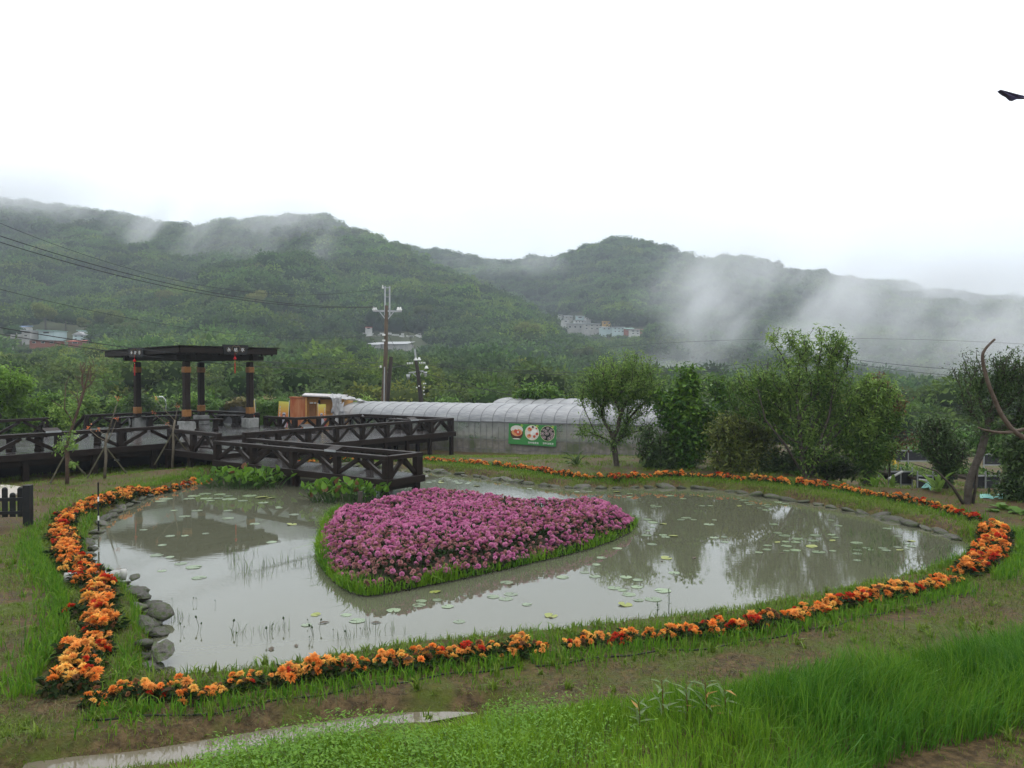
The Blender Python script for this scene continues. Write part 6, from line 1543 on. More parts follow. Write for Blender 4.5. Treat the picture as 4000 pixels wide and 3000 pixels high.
# ------------------------------------------------------------------ houses on the slopes
M_wallw = mat('whitewashed_wall', (.52, .52, .50), (.40, .40, .39), rough=.8, scale=.8); M_wallg = mat('grey_concrete_wall', (.36, .35, .33), (.26, .26, .25), rough=.8, scale=.8); M_wallt = mat('pale_teal_wall', (.42, .52, .52), (.36, .46, .47), rough=.7, scale=.8)
M_wally = mat('ochre_wall', (.50, .30, .08), (.42, .25, .07), rough=.8, scale=.8); M_roofg = mat('grey_roof', (.36, .37, .38), (.26, .27, .28), rough=.6, scale=1); M_roofr = mat('red_roof', (.40, .10, .07), (.30, .09, .06), rough=.7, scale=1)
M_roofb = mat('blue_roof', (.25, .36, .58), (.32, .42, .60), rough=.6, scale=1); M_rooft = mat('green_roof', (.24, .38, .34), (.3, .42, .38), rough=.6, scale=1); M_win = mat('dark_window', (.03, .035, .04), rough=.2); M_brick = mat('red_brick_wall', (.26, .09, .06), (.2, .08, .055), rough=.9, scale=1)
def house(x0, y0, x1, y1, Y, wall, roof, lab, wins=2, floors=1, roofk='flat', depth=5.0, group='far hillside houses', which=0):
    Y = slope_at((x0 + x1) / 2, y1 + 3, which) - 5; a = PY(x0, y1, Y); c = PY(x1, y0, Y); w, h = c.x - a.x, c.z - a.z; org = Vector(((a.x + c.x) / 2, Y, a.z)); t = empty('house', org, lab, 'house', group)
    yaw = random.Random(int(x0)).uniform(-.25, .25); t.rotation_euler = (0, 0, yaw)
    wh = h * (.86 if roofk == 'flat' else .66); mb = MB(); mb.box((0, depth / 2, wh / 2 - 1.5), (w, depth, wh + 3)); mb.build('wall', wall, t)
    mb = MB()
    if roofk == 'flat': mb.box((0, depth / 2 - .2, wh + h * .06), (w * 1.08, depth + .8, max(.12, h * .10)), Matrix.Rotation(R(2), 3, 'Y'))
    elif roofk == 'shed': mb.add([(-w * .55, -.5, wh), (w * .55, -.5, wh), (w * .55, depth, h), (-w * .55, depth, h), (-w * .55, -.5, wh - .12), (w * .55, -.5, wh - .12), (w * .55, depth, h - .12), (-w * .55, depth, h - .12)], [(0, 1, 2, 3), (7, 6, 5, 4), (0, 4, 5, 1), (1, 5, 6, 2), (2, 6, 7, 3), (3, 7, 4, 0)])
    else: mb.add([(-w * .55, -.4, wh), (w * .55, -.4, wh), (w * .55, depth + .4, wh), (-w * .55, depth + .4, wh), (0, -.4, h * 1.05), (0, depth + .4, h * 1.05)], [(0, 1, 4), (2, 3, 5), (0, 4, 5, 3), (4, 1, 2, 5), (3, 2, 1, 0)])
    mb.build('roof', roof, t)
    for f in range(floors):
        for i in range(wins):
            x = w * (-.5 + (i + .5) / wins); z = wh * (f + .55) / floors; mb = MB(); mb.box((x, -.01, z), (w / wins * .42, .08, wh / floors * .38)); fr = mb.build('window', M_wallw if wall is not M_wallw else M_wallg, t)
            mb = MB(); mb.box((x, -.05, z), (w / wins * .34, .06, wh / floors * .30)); mb.build('pane', M_win, fr)
    return t
HV = 330.0
_ys = slope_at(2340, 1290, 0); VW = 0 if _ys < 430 else 1
for q in [(2176, 1227, 2196, 1236, M_wallw, M_roofg, 'small white hut at the left end of the far village', 1, 1, 'flat'), (2205, 1230, 2238, 1245, M_wallg, M_roofg, 'grey house at the top left of the far village', 2, 1, 'shed'),
          (2248, 1233, 2284, 1247, M_wallt, M_roofg, 'pale weathered tin-walled house in the middle of the far village', 1, 1, 'flat'), (2288, 1237, 2308, 1252, M_wallw, M_roofg, 'white house with a balcony at the right of the upper village row', 2, 1, 'flat'),
          (2198, 1246, 2222, 1260, M_wallw, M_roofg, 'white gabled house behind the village trees', 1, 1, 'gable'), (2246, 1250, 2305, 1263, M_wallw, M_roofg, 'long white house with a row of dark windows in the far village', 5, 1, 'flat'),
          (2216, 1262, 2278, 1290, M_wallg, M_roofg, 'dark open-fronted house on posts in the far village', 3, 1, 'flat'), (2280, 1262, 2344, 1290, M_wallg, M_roofg, 'big pale two-storey block in the centre of the far village', 3, 2, 'flat'),
          (2354, 1254, 2388, 1270, M_wally, M_wally, 'ochre yellow house above the far village', 2, 1, 'flat'), (2352, 1273, 2404, 1291, M_wallt, M_roofg, 'white and pale blue house, left of the lower village row', 3, 1, 'shed'),
          (2396, 1276, 2440, 1300, M_wallt, M_roofg, 'pale blue two-storey house in the lower village row', 3, 2, 'flat'), (2440, 1278, 2476, 1294, M_brick, M_rooft, 'brownish house with a green roof in the lower village row', 2, 1, 'shed'),
          (2464, 1286, 2500, 1308, M_wallw, M_roofg, 'white two-storey house at the right end of the far village', 2, 2, 'flat'), (2492, 1283, 2516, 1292, M_brick, M_roofr, 'house with a bright red roof at the right end of the far village', 1, 1, 'shed')]:
    house(*q[:4], HV - (8 if q[1] > 1255 else 0), *q[4:7], wins=q[7], floors=q[8], roofk=q[9], group='houses of the far village', which=VW)
HL = 205.0
for q in [(40, 1269, 86, 1288, M_wallw, M_roofb, 'house with a blue roof at the far left of the slope', 2, 1, 'shed'), (86, 1288, 116, 1318, M_wallg, M_roofg, 'grey house below the blue-roofed one', 1, 2, 'flat'),
          (146, 1289, 216, 1309, M_wallt, M_rooft, 'long pale green house on the left slope', 1, 1, 'flat'), (285, 1297, 332, 1330, M_wallt, M_roofg, 'pale blue gabled house on the left slope', 2, 2, 'gable'), (304, 1289, 329, 1312, M_wallt, M_rooft, 'small arched upper storey above the pale blue house', 1, 1, 'flat'),
          (118, 1326, 217, 1348, M_brick, M_roofg, 'long low red brick building on the left slope', 3, 1, 'flat'), (268, 1326, 318, 1346, M_brick, M_roofr, 'open shed with a rusty red roof on the left slope', 1, 1, 'shed'), (-20, 1342, 22, 1364, M_wallg, M_roofg, 'small grey shed at the left edge of the slope', 1, 1, 'flat')]:
    house(*q[:4], HL - (q[1] - 1270) * .25, *q[4:7], wins=q[7], floors=q[8], roofk=q[9], depth=4, group='houses on the left slope')
house(1427, 1273, 1452, 1289, 275, M_wallw, M_roofr, 'tiny white house with a red roof above the hillside nursery', 1, 1, 'shed')
house(1432, 1334, 1482, 1368, 225, M_wallg, M_roofg, 'left part of the long grey-roofed nursery shed on the hillside', 0, 1, 'shed', 6)
house(1481, 1331, 1590, 1368, 226, M_wallg, M_roofg, 'long grey-roofed nursery shed on the hillside behind the tall pole', 0, 1, 'shed', 6)
house(1465, 1405, 1484, 1418, 150, M_wallw, M_roofg, 'small white hut low on the slope left of the tall pole', 1, 1, 'flat', 2)
for i in range(22):
    px = rs.uniform(1420, 1640); py = rs.uniform(1303, 1318); p = PY(px, py, slope_at(px, py)); mb = MB(); mb.box((0, 0, 0), (rs.uniform(.5, 2.2), .8, rs.uniform(.4, .8)))
    o = mb.build('cold_frame', M_wallw); o.location = p; tag(o, 'small white cover among the plots of the hillside nursery', 'cold frame', 'white covers in the hillside nursery')

# distinct trees standing out on the near slope
kinds = [('yellow-green', (1.0)), ('dark green', 0), ('olive green', .5)]
M_t1 = forest_mat('yellow_green_crown', (.085, .095, .022), (.20, .20, .06)); M_t2 = forest_mat('deep_green_crown', (.022, .045, .018), (.06, .10, .03)); M_t3 = forest_mat('olive_crown', (.045, .065, .02), (.12, .15, .045))
cr_me = {}
for k, m in enumerate((M_t1, M_t2, M_t3)):
    V, Fq, T = crown_proto(80 + k, 2400, lobes=10, lsize=.095); cr_me[k] = mesh_np('crown', V, Fq, m, T)
mb = MB(); mb.tube([(0, 0, -2.2), (.05, 0, -1), (0, .05, 0)], [.09, .07, .04], 6); trunk_me = mb.mesh('trunk', M_bark)
spots = [(175, 1240, 62, 0, 215, 'spreading yellow-green tree above the houses on the left slope'), (255, 1250, 48, 1, 218, 'green tree between the yellow-green tree and the pale blue house'), (430, 1262, 70, 2, 230, 'broad olive tree right of the left slope houses'), (330, 1275, 38, 0, 216, 'small yellow-green tree behind the pale blue house'),
         (500, 1300, 55, 2, 190, 'rounded tree above the left end of the pavilion roof'), (1425, 1385, 32, 0, 135, 'yellow-green tree left of the tall pole, below the nursery shed'), (625, 1560, 62, 0, 62, 'yellow-green valley tree between the left and front pavilion columns'), (820, 1500, 30, 1, 70, 'light green valley tree between the back and right columns'),
         (1130, 1510, 60, 2, 75, 'rounded olive tree above the ivy hedge'), (1560, 1395, 40, 1, 140, 'green tree between the two utility poles'), (1920, 1520, 42, 0, 90, 'yellow-green tree above the tunnel right of the farther pole'), (2040, 1450, 70, 2, 120, 'olive tree on the slope above the tunnel roofs'),
         (1760, 1480, 60, 1, 115, 'dark tree on the slope right of the farther pole'), (1900, 1340, 60, 1, 200, 'dark rounded tree on the central spur'), (2050, 1300, 55, 2, 220, 'olive tree on the central spur below the far village'), (3560, 1570, 60, 0, 150, 'misty yellow-green tree right of the rust-tipped tree'),
         (60, 1300, 45, 1, 200, 'dark tree at the left edge beside the blue-roofed house'), (1650, 1230, 50, 2, 260, 'olive tree high on the slope right of the tall pole'), (1300, 1300, 60, 1, 230, 'dark tree on the slope left of the tall pole'), (1000, 1180, 55, 0, 290, 'yellow-green tree on the middle slope above the pavilion'), (650, 1180, 60, 2, 290, 'olive tree on the left slope high above the pavilion'), (1700, 1510, 50, 2, 80, 'low olive tree right of the farther pole base'), (2300, 1400, 60, 2, 190, 'olive tree on the slope above the slender tree')]
for (px, py, r_, k, Y, lab) in spots:
    Y = slope_at(px, min(py + r_ * .9, 1540)) if Y > 80 else Y; s = r_ / F_PX * Y * .8; t = empty('tree', PY(px, py, Y), lab, 'tree'); o = link('crown', cr_me[k], t, None, (0, 0, rs.uniform(0, 6)), s); link('trunk', trunk_me, t, None, None, s * 1.1)

# ------------------------------------------------------------------ nursery beds beyond the right bank
YN = 24.0
def nbed(px0, px1, py, Y, dep, lab, seed, plants_=True, h=.34):
    a = PY(px0, py, Y); c = PY(px1, py, Y); w = c.x - a.x; org = Vector(((a.x + c.x) / 2, Y, a.z)); t = empty('nursery_bed', org, lab, 'nursery bed', 'black-sided nursery beds')
    mb = MB(); mb.box((0, 0, -h / 2), (w, .03, h)); mb.box((0, dep, -h / 2), (w, .03, h)); mb.build('side_net', M_net, t)
    mb = MB(); mb.bar((-w / 2, -.03, 0), (w / 2, -.03, 0), .035, .035); mb.bar((-w / 2, -.03, -h), (w / 2, -.03, -h), .03, .03); mb.build('rail', M_metal, t)
    for i in range(max(2, int(w / 1.1)) + 1): mb = MB(); x = -w / 2 + w * i / max(2, int(w / 1.1)); mb.tube([(x, -.05, -h - .9), (x, -.05, .12)], .018, 6); mb.build('post', M_metal, t)
    mb = MB(); mb.box((0, dep / 2, -.1), (w, dep, .06)); mb.build('tray', M_soil, t)
    if plants_:
        r = np.random.default_rng(seed); n = int(w * dep * 420); q = np.stack([r.uniform(-w / 2, w / 2, n), r.uniform(0, dep, n), np.full(n, -.04) + r.uniform(0, .12, n)], 1)
        V, F, T = scatter(LEAF_V, LEAF_F, q, rot_mats(r.uniform(0, 6.3, n), r.normal(.3, .6, n)), r.uniform(.06, .13, n), r.random(n)); link('seedlings', mesh_np('seedlings', V, F, M_leafB if seed % 2 else M_leafA, T), t)['kind'] = 'stuff'
nbed(3430, 3660, 1760, 26, 2.4, 'long black-sided nursery bed behind the rust-tipped tree', 1)
nbed(3840, 4080, 1774, 25, 2.4, 'black-sided nursery bed right of the leaning tree trunk', 2)
nbed(3470, 3560, 1842, 21.0, 2.2, 'short black-sided nursery bed with seedlings, near the right bank', 3)
nbed(3580, 3700, 1858, 20.5, 1.8, 'black-sided nursery bed left of the leaning tree foot', 4)
nbed(3790, 3900, 1858, 19.5, 1.8, 'black nursery bed just right of the leaning tree foot', 5)
for k, (p0, p1, lab) in enumerate([((3290, 1726, 27), (3400, 1732, 27), 'white pipe rail seen through the central tree'), ((3472, 1870, 19.8), (3525, 1842, 20.2), 'slanting white pipe leaning on the short nursery bed'), ((3590, 1874, 19.2), (3640, 1880, 19), 'white pipe lying beside the nursery path')]):
    mb = MB(); mb.tube([PY(*p0), PY(*p1)], .03, 7); tag(mb.build('pipe', M_pvc), lab, 'pipe')
M_teal = mat('teal_sheet', (.16, .42, .36), (.12, .34, .30), rough=.4, scale=6, bump=.5)
tag(draped('tarpaulin', PY(3598, 1906, 18.6), PY(3640, 1908, 18.4), PY(3636, 1878, 19.6), PY(3625, 1874, 19.8), .05, M_teal, n=8, seed=3), 'teal plastic sheet lying left of the leaning tree', 'tarpaulin', 'teal plastic sheets at the nursery')
tag(draped('tarpaulin', PY(3828, 1946, 17.2), PY(3990, 1950, 17.2), PY(3985, 1930, 17.8), PY(3826, 1930, 17.8), .07, M_teal, n=10, seed=8), 'teal plastic sheet lying right of the leaning tree', 'tarpaulin', 'teal plastic sheets at the nursery')
M_yel = mat('yellow_scoop', (.75, .5, .05), rough=.5)
for k, (x, y, Y) in enumerate(((3492, 1800, 23.5), (3508, 1836, 21.5), (3463, 1786, 24))):
    mb = MB(); mb.tube([(0, 0, .25), (0, 0, .02)], .012, 5); mb.lathe((0, 0, -.12), [(.06, 0), (.075, .05), (.05, .14), (.012, .17)], 8); o = mb.build('yellow_scoop', M_yel); o.location = PY(x, y, Y); tag(o, ('yellow plastic scoop hanging over the long nursery bed', 'yellow plastic scoop on the short nursery bed', 'small yellow float by the rust-tipped tree')[k], 'scoop')
# broad green leaves by the right end of the flower row, big-leaved plants behind it
def rosette(px, py, n, L, w, lab, m, seed, up=.9, z=.12):
    b = gbase(px, py, z); t = empty('leafy_plant', b, lab, 'plant', 'broad-leaved plants on the far bank'); r = random.Random(seed)
    lv = [(0, 0, 0), (w * .6, L * .25, L * .16), (w, L * .5, L * .22), (w * .6, L * .8, L * .2), (0, L, L * .08), (-w * .6, L * .8, L * .2), (-w, L * .5, L * .22), (-w * .6, L * .25, L * .16), (0, L * .5, L * .19)]
    me = mesh_np('leaf', np.array(lv), np.array([(8, i, i + 1) for i in range(7)] + [(8, 7, 0)]), m, np.full(9, .5))
    for i in range(n): link('leaf', me, t, (r.gauss(0, .04), r.gauss(0, .04), 0), (r.uniform(.1, up), 0, i * 2.4), r.uniform(.6, 1.15))
rosette(3420, 1892, 9, .42, .05, 'strap-leaved plant behind the far flower row below the nursery bed', M_leafD, 1, 1.2); rosette(3475, 1892, 10, .5, .05, 'strap-leaved plant left of the teal sheet', M_leafA, 2, 1.2); rosette(3665, 1925, 12, .55, .06, 'large strap-leaved plant in front of the teal sheet', M_leafA, 3, 1.3)
rosette(3920, 1995, 9, .26, .09, 'broad-leaved weed above the right bend of the flower row', M_leafB, 4, .5); rosette(3985, 2010, 9, .26, .09, 'broad-leaved weed at the right edge of the pond bank', M_leafB, 5, .5); rosette(3880, 2005, 7, .2, .08, 'small broad-leaved weed behind the right bend', M_leafB, 6, .5)
rosette(2255, 1822, 12, .55, .045, 'strap-leaved plant at the foot of the slender tree', M_leafC, 7, 1.2); rosette(3010, 1850, 10, .35, .06, 'leafy weed clump under the central tree', M_leafB, 8, .8); rosette(3110, 1862, 10, .3, .06, 'leafy weed clump right at the far flower row, centre right', M_leafB, 9, .8)

# ------------------------------------------------------------------ grasses and weeds
def field(n, xr, yr, dens, seed, avoid=True):
    r = np.random.default_rng(seed); x = r.uniform(*xr, n); y = r.uniform(*yr, n); ok = r.random(n) < dens(x, y); x, y = x[ok], y[ok]
    if avoid: k = ~inside(x, y, POND); x, y = x[k], y[k]
    return x, y, ground_h(x, y), r
dog = lambda y, x: y - (6.35 + .33 * x)
# distance limit of the tall foreground grass, traced on the ground
fg_px = [(-200, 1730), (240, 1720), (330, 1680), (420, 1645), (520, 1622), (600, 1612), (700, 1597), (820, 1588), (930, 1582), (1060, 1562), (1200, 1538), (1320, 1522), (1400, 1512), (1550, 1490), (1750, 1464), (1900, 1446), (2050, 1412), (2212, 1382), (2500, 1330), (2700, 1300)]
FG = [PD(x, y, .15) for x, y in fg_px]; FGP = FG + [Vector((12, 2, 0)), Vector((-12, 2, 0))]
rp_px = [(1840, 1740), (1950, 1668), (2060, 1640), (2212, 1612), (2600, 1590), (2600, 2000), (1800, 2000)]
MUDC = [PD(x, y, .15) for x, y in rp_px]
def fgmask(x, y): return inside(x, y, FGP) & ~inside(x, y, MUDC)
x, y, z, r = field(260000, (-4.6, 9.5), (3.6, 12.5), lambda x, y: fgmask(x, y) * (.35 + .65 * (np.abs(x / y) < .8)), 1)
k = np.abs(x / y) < .72; x, y, z = x[k], y[k], z[k]
hgt = (.10 + .12 * r.random(len(x))) * (1 + .95 * sstep((x - .6) / 2.5)) * (.75 + .6 * fbm(x, y, .9, 2, 3)); ed = pdist(x, y, FG, closed=False); hgt *= .45 + .55 * np.clip(ed / .35, 0, 1)
hgt *= .55 + .9 * fbm(x, y, 3.2, 2, 77)
V, F, T = blades(np.stack([x, y, z - .01], 1), hgt, r.uniform(.004, .011, len(x)), np.clip(.95 - .75 * sstep((x + .5) / 3.5) + .7 * (r.random(len(x)) - .5) + .8 * (fbm(x, y, 1.3, 3, 9) - .5), 0, 1), .5, 2)
lean_ = (fbm(x, y, .9, 2, 41) - .5) * 1.6; VV = V.reshape(-1, 5, 3); VV[:, 2:, 0] += (lean_ * hgt * .35)[:, None]; VV[:, 4, 0] += lean_ * hgt * .5; VV[:, 4, 1] += (fbm(x, y, 1.1, 2, 55) - .5) * hgt
tag(link('tall_grass', mesh_np('tall_grass', V, F, M_grass, T)), 'thick tall green grass across the foreground', kind='stuff'); print('fg grass', len(x))
# low leafy weeds in the near left
x, y, z, r = field(80000, (-4, 1.5), (3.8, 7.5), lambda x, y: fgmask(x, y) * sstep((1.2 - x) / 1.6) * (fbm(x, y, 1.2, 2, 6) > .42), 3)
zz = z + r.uniform(.03, .21, len(x)) * (.6 + .8 * fbm(x, y, 1.4, 2, 8)); V, F, T = scatter(np.array(LEAF_V) * np.array([.8, 1, 1]), LEAF_F, np.stack([x, y, zz], 1), rot_mats(r.uniform(0, 6.3, len(x)), r.normal(.1, .4, len(x)), r.normal(0, .3, len(x))), r.uniform(.02, .042, len(x)), np.clip(r.random(len(x)) * .7 + .3 * (zz - z > .14), 0, 1))
tag(link('leafy_weeds', mesh_np('leafy_weeds', V, F, mat('bright_weed_leaf', (.055, .155, .010), (.08, .20, .014), rough=.5, tint=(.15, .29, .025), transl=.35, spec=.25), T)), 'low bright green leafy weeds at the lower left of the foreground', kind='stuff')
# short sparse growth over the muddy ground everywhere round the pond
def sparse(x, y): return (.09 + .91 * (fbm(x, y, 1.5, 3, 14) > .53)) * ~fgmask(x, y) * (.25 + .75 * (np.abs(x / np.maximum(y, 1)) < .75))
for (n, xr, yr, h0, w0, sd) in ((240000, (-9, 9.5), (5.0, 13), .045, .007, 5), (140000, (-15, 14), (13, 30), .08, .014, 6)):
    x, y, z, r = field(n, xr, yr, sparse, sd); k = np.abs(x / y) < .72; x, y, z = x[k], y[k], z[k]
    V, F, T = blades(np.stack([x, y, z - .005], 1), h0 * r.uniform(.4, 1.5, len(x)), r.uniform(.6, 1.3, len(x)) * w0, np.clip(r.random(len(x)) * .9, 0, 1), .9, sd)
    tag(link('short_grass', mesh_np('short_grass', V, F, M_sedge, T)), 'short sparse grass and weeds on the muddy ground ' + ('near the viewer' if sd == 5 else 'beyond the pond'), kind='stuff')
x, y, z, r = field(60000, (-7, 7), (5.4, 10.5), lambda x, y: .9 * ~fgmask(x, y) * (fbm(x, y, 1.1, 3, 24) > .45), 7)
V, F, T = blades(np.stack([x, y, z - .003], 1), r.uniform(.02, .075, len(x)), .005, r.random(len(x)), 2.2, 8); tag(link('dead_grass', mesh_np('dead_grass', V, F, M_drygrass, T)), 'matted dead grass straw on the mud strip', kind='stuff')
# grass lining the flower rows, on the side away from the water mostly
pts = []; hs = []; tt = []; r = np.random.default_rng(12); cen = Vector((0, 13, 0))
for li, line in enumerate(ROWS):
    per = (340, 260, 300, 480, 460, 460, 420)[li]; hh = (.12, .12, .13, .17, .13, .14, .20)[li]
    for a_, c_ in zip(line[:-1], line[1:]):
        d = (c_ - a_).normalized(); nr = Vector((-d.y, d.x, 0)); mid = (a_ + c_) / 2
        if (mid + nr - cen).length < (mid - nr - cen).length: nr = -nr       # now points away from the pond
        for _ in range(int(per * (c_ - a_).length)):
            s = r.choice([1, -1], p=[.72, .28]) if li >= 3 else r.choice([1, -1]); wd = (.14 + abs(r.normal(0, .16))) if li not in (3, 6, 2) else (.30 + abs(r.normal(0, .16))); q = a_ + (c_ - a_) * r.random() + nr * s * wd
            pts.append((q.x, q.y)); hs.append(hh * r.uniform(.4, 1.25)); tt.append(r.random() * .7)
pts = np.array(pts); zz = ground_h(pts[:, 0], pts[:, 1]); kk = zz > .02; hs = np.array(hs)[kk]
V, F, T = blades(np.stack([pts[kk, 0], pts[kk, 1], zz[kk] - .01], 1), hs, r.uniform(.008, .018, kk.sum()), np.array(tt)[kk], .5, 5)
tag(link('border_grass', mesh_np('border_grass', V, F, M_grass, T)), 'fresh green grass growing along the foot of the flower rows', kind='stuff')
# grass on the bank between the stones and the flowers
x, y, z, r = field(420000, (-13, 13), (6, 24), lambda x, y: pdist(x, y, POND) < .85, 17)
k = (z > .02) & (np.abs(x / y) < .75) & (r.random(len(x)) < .25 + .75 * (fbm(x, y, 1.6, 2, 4) > .42)); x, y, z = x[k], y[k], z[k]
V, F, T = blades(np.stack([x, y, z - .01], 1), r.uniform(.03, .13, len(x)), r.uniform(.008, .016, len(x)), r.random(len(x)), .9, 18)
tag(link('bank_grass', mesh_np('bank_grass', V, F, M_sedge, T)), 'short green grass on the pond bank between stones and flowers', kind='stuff'); print('bank', len(x))
# larger rosettes and tufts on the mud
tuft = []
def tuft_where(X, Y):
    px, py = proj((X, Y, .15))
    if X < -4: return ', level with the ' + ('picket fence' if py < 2150 else 'drain pipe' if py < 2400 else 'bank boulders')
    if Y >= 12: return ', above the right bend'
    return ', ' + ('near the left corner' if px < 700 else 'left of the puddle end' if px < 1500 else 'below the gap in the rows' if px < 2200 else 'by the tall weeds' if px < 2900 else 'behind the tall right-hand grass') + (', close to the flowers' if py < 2350 + (2900 - px) * .12 else '')
for s_ in range(4):
    r = np.random.default_rng(90 + s_); n = 22; V, F, T = blades(np.stack([r.normal(0, .015, n), r.normal(0, .015, n), np.zeros(n)], 1), r.uniform(.06, .13, n), .014, r.random(n), 1.0, s_); tuft.append(mesh_np('grass_tuft', V, F, M_sedge, T))
for i in range(260):
    for _ in range(20):
        X, Y = rs.uniform(-7.5, 9), rs.uniform(5.6, 16)
        if abs(X / Y) < .66 and not inside(np.array([X]), np.array([Y]), POND)[0] and not fgmask(np.array([X]), np.array([Y]))[0] and gz(X, Y) > .08: break
    else: continue
    side = 'left of the pond' if X < -4 else ('on the mud strip in front of the pond' if Y < 12 else 'on the right bank')
    tag(link('grass_tuft', tuft[i % 4], None, (X, Y, gz(X, Y) - .005), (0, 0, rs.uniform(0, 6.3)), rs.uniform(.5, 1.25)), 'bright grass tuft ' + side.replace(' in front of the pond', '') + tuft_where(X, Y), 'grass tuft', 'grass tufts ' + side)
# tall lance-leaved weeds standing in the foreground grass
M_lance = mat('lance_weed_leaf', (.13, .20, .075), (.16, .22, .09), rough=.5, tint=(.40, .22, .06), transl=.3)
for k, (px, y0, y1) in enumerate(((2585, 2860, 2690), (2495, 2880, 2770), (2680, 2850, 2715), (2755, 2850, 2700), (2830, 2850, 2725))):
    b = gbase(px, y0, .2); t = empty('tall_weed', b, ('tallest lance-leaved weed of the five in the foreground grass', 'leftmost lance-leaved weed in the foreground grass', 'middle lance-leaved weed in the foreground grass', 'lance-leaved weed right of the middle one in the foreground grass', 'rightmost lance-leaved weed in the foreground grass')[k], 'weed', 'lance-leaved weeds in the foreground')
    hh = (y0 - y1) / F_PX * b.y * 1.12 + .04; mb = MB(); mb.tube([(0, 0, 0), (.01, 0, hh * .5), (0, .01, hh)], [.006, .005, .003], 5); mb.build('stem', M_leafR, t)
    n = 13; r = np.random.default_rng(k + 50); q = np.stack([np.zeros(n), np.zeros(n), hh * np.linspace(.35, 1, n)], 1); V, F, T = scatter(np.array(LEAF_V) * np.array([.42, 1, 1]), LEAF_F, q, rot_mats(np.arange(n) * 2.4, r.uniform(-.1, .9, n)), r.uniform(.09, .15, n), (r.random(n) > .85) * .9)
    link('leaves', mesh_np('leaves', V, F, M_lance, T), t)
# twiggy bare stems at the water's edge, front right
for k, (px, py, h_) in enumerate(((2612, 2400, .30), (2568, 2405, .16))):
    b = P(px, py, .1); t = empty('thin_seedling', b, ('taller', 'shorter')[k] + ' thin leafy seedling standing up behind the near flower row', 'seedling'); mb = MB(); mb.tube([(0, 0, 0), (.005, 0, h_ * .6), (0, 0, h_)], .004, 4); mb.build('stem', M_leafC, t)
    n = 16; r = np.random.default_rng(k); q = np.stack([r.normal(0, .008, n), r.normal(0, .008, n), h_ * np.linspace(.3, 1, n)], 1); V, F, T = scatter(LEAF_V, LEAF_F, q, rot_mats(np.arange(n) * 2.4, r.uniform(0, .7, n)), r.uniform(.025, .045, n), r.random(n)); link('leaves', mesh_np('leaves', V, F, M_leafC, T), t)
# dark plastic edging strip along the outer side of the near flower rows
for k, li in enumerate((4, 5)):
    line = ROWS[li]; pts = []
    for i, q in enumerate(line):
        d = (line[min(i + 1, len(line) - 1)] - line[max(i - 1, 0)]).normalized(); nr = Vector((-d.y, d.x, 0)); nr = nr if nr.y < 0 else -nr; w = q + nr * (.33 + .03 * math.sin(i * 1.3)); pts.append(Vector((w.x, w.y, gz(w.x, w.y))))
    mb = MB()
    for a_, c_ in zip(pts[:-1], pts[1:]): mb.bar(a_, c_, .015, .022)
    o = mb.build('edging_strip', M_black); o['kind'] = 'stuff' if False else 'thing'; tag(o, ('dark edging strip along the left half of the near flower row', 'dark edging strip along the right half of the near flower row')[k], 'edging strip', 'dark edging strips')
tag(draped('plastic_bag', P(445, 1800, .2), P(468, 1800, .2), P(466, 1792, .25), P(447, 1793, .25), .02, M_white, n=4), 'scrap of white plastic on the ground by the saplings', 'litter')

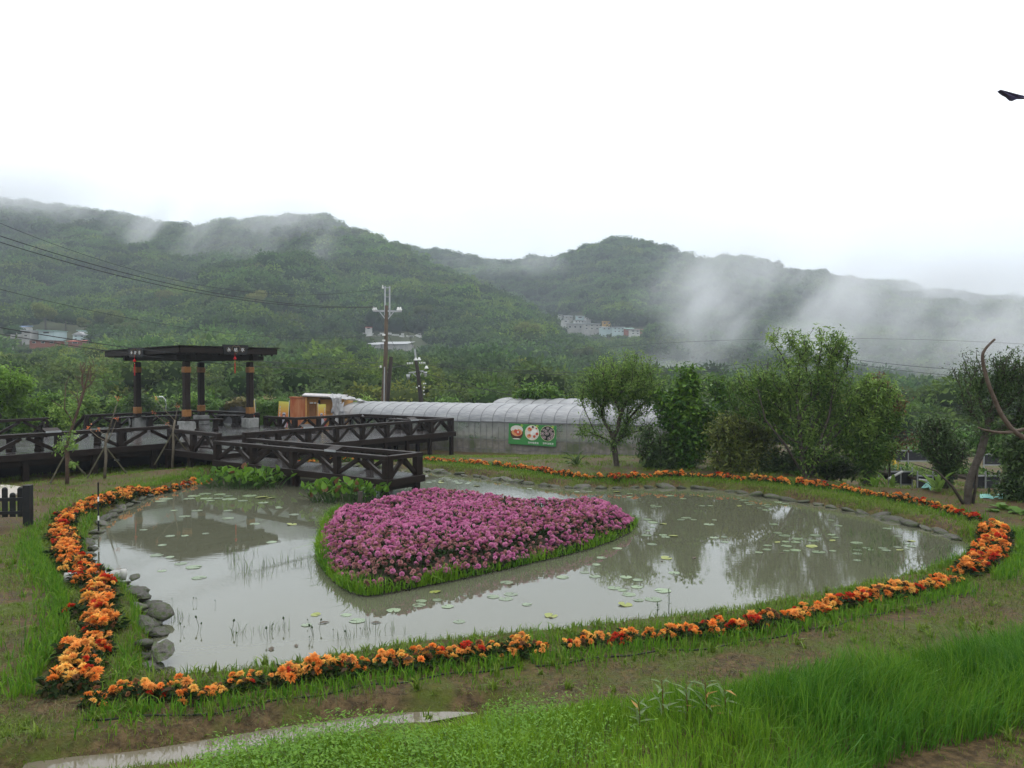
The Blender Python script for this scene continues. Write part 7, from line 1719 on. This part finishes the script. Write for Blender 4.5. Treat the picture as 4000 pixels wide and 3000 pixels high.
# ------------------------------------------------------------------ the misty air, and drifting mist on the slopes
def vol_box(name, lo, hi, dens, colr, label):
    mb = MB(); mb.box(((lo[0] + hi[0]) / 2, (lo[1] + hi[1]) / 2, (lo[2] + hi[2]) / 2), (hi[0] - lo[0], hi[1] - lo[1], hi[2] - lo[2]))
    m = bpy.data.materials.new(name); m.use_nodes = True; t = m.node_tree; t.nodes.clear()
    out = _n(t, 'ShaderNodeOutputMaterial'); v = _n(t, 'ShaderNodeVolumePrincipled')
    v.inputs['Color'].default_value = (*colr, 1); v.inputs['Density'].default_value = dens; v.inputs['Anisotropy'].default_value = .1
    t.links.new(v.outputs[0], out.inputs['Volume'])
    return tag(mb.build(name, m), label, kind='stuff')
vol_box('haze', (-1300, -560, -8), (1300, 1250, 240), HAZE_D, (.80, .90, 1.0), 'damp misty air over the valley')
def mist(c, rad, dens, nscale, lo, hi, label, seed, stretch=(1, 1, 1), soft=1.0):
    bm = bmesh.new(); bmesh.ops.create_icosphere(bm, subdivisions=3, radius=1.0)
    me = bpy.data.meshes.new('mist'); bm.to_mesh(me); bm.free()
    m = bpy.data.materials.new('mist'); m.use_nodes = True; t = m.node_tree; t.nodes.clear(); L = t.links.new
    out = _n(t, 'ShaderNodeOutputMaterial'); v = _n(t, 'ShaderNodeVolumePrincipled')
    v.inputs['Color'].default_value = (.95, .97, 1.0, 1); v.inputs['Anisotropy'].default_value = .1
    tc = _n(t, 'ShaderNodeTexCoord')
    ln = _n(t, 'ShaderNodeVectorMath', operation='LENGTH'); L(tc.outputs['Object'], ln.inputs[0])
    fo = _n(t, 'ShaderNodeMapRange', interpolation_type='SMOOTHSTEP'); fo.inputs['From Min'].default_value = 1.0; fo.inputs['From Max'].default_value = 1 - .85 * soft
    L(ln.outputs['Value'], fo.inputs['Value'])
    ge = _n(t, 'ShaderNodeNewGeometry'); mp = _n(t, 'ShaderNodeMapping'); mp.inputs['Location'].default_value = (seed * 31.7, seed * 11.3, 0); m2 = _n(t, 'ShaderNodeMapping'); m2.inputs['Scale'].default_value = stretch; L(mp.outputs[0], m2.inputs['Vector'])
    mp.inputs['Rotation'].default_value = (0, R(-42), 0)
    L(ge.outputs['Position'], mp.inputs['Vector'])
    nz = _n(t, 'ShaderNodeTexNoise'); nz.inputs['Scale'].default_value = nscale; nz.inputs['Detail'].default_value = 5; nz.inputs['Roughness'].default_value = .6
    L(m2.outputs[0], nz.inputs['Vector'])
    mr = _n(t, 'ShaderNodeMapRange', interpolation_type='SMOOTHSTEP'); mr.inputs['From Min'].default_value = lo; mr.inputs['From Max'].default_value = hi; mr.inputs['To Max'].default_value = dens
    L(nz.outputs['Fac'], mr.inputs['Value'])
    mu = _n(t, 'ShaderNodeMath', operation='MULTIPLY'); L(fo.outputs[0], mu.inputs[0]); L(mr.outputs[0], mu.inputs[1])
    L(mu.outputs[0], v.inputs['Density']); L(v.outputs[0], out.inputs['Volume'])
    me.materials.append(m)
    o = link('mist', me); o.location = c; o.scale = rad
    return tag(o, label, kind='stuff')
mist(PY(3130, 1290, 262), (66, 36, 44), .062, .03, .38, .68, 'bank of mist rising behind the tall central tree', 1, (1.5, 1, .85))
mist(PY(2780, 1120, 300), (34, 26, 30), .035, .035, .42, .70, 'thin tongue of mist climbing to the right-hand ridge', 9, (1.5, 1, .8))
mist(PY(3850, 1330, 240), (46, 30, 30), .055, .03, .40, .70, 'bank of mist drifting down the slope on the right', 2, (1.4, 1, .85))
mist(PY(2620, 1500, 240), (30, 25, 12), .03, .035, .42, .7, 'thin mist low in the valley', 3)
mist(PY(620, 880, 370), (46, 26, 26), .04, .04, .44, .72, 'wisps of mist climbing the left slope', 4, (2.2, 1, .5))
mist(PY(1050, 960, 340), (40, 26, 20), .022, .04, .42, .72, 'faint wisps of mist on the middle slope', 10, (2.0, 1, .6))
mist(PY(150, 760, 400), (130, 45, 24), .030, .016, .30, .62, 'low cloud on the left ridge', 5, soft=1.1)
mist(PY(1250, 860, 395), (80, 40, 20), .026, .022, .36, .66, 'low cloud along the middle ridge', 6, soft=1.1)
mist(PY(2020, 1010, 420), (50, 35, 14), .03, .035, .45, .7, 'thin mist in the saddle between the ridges', 7)
mist(PY(3900, 1090, 430), (130, 50, 26), .035, .016, .30, .60, 'low cloud on the right ridge', 8, soft=1.1)
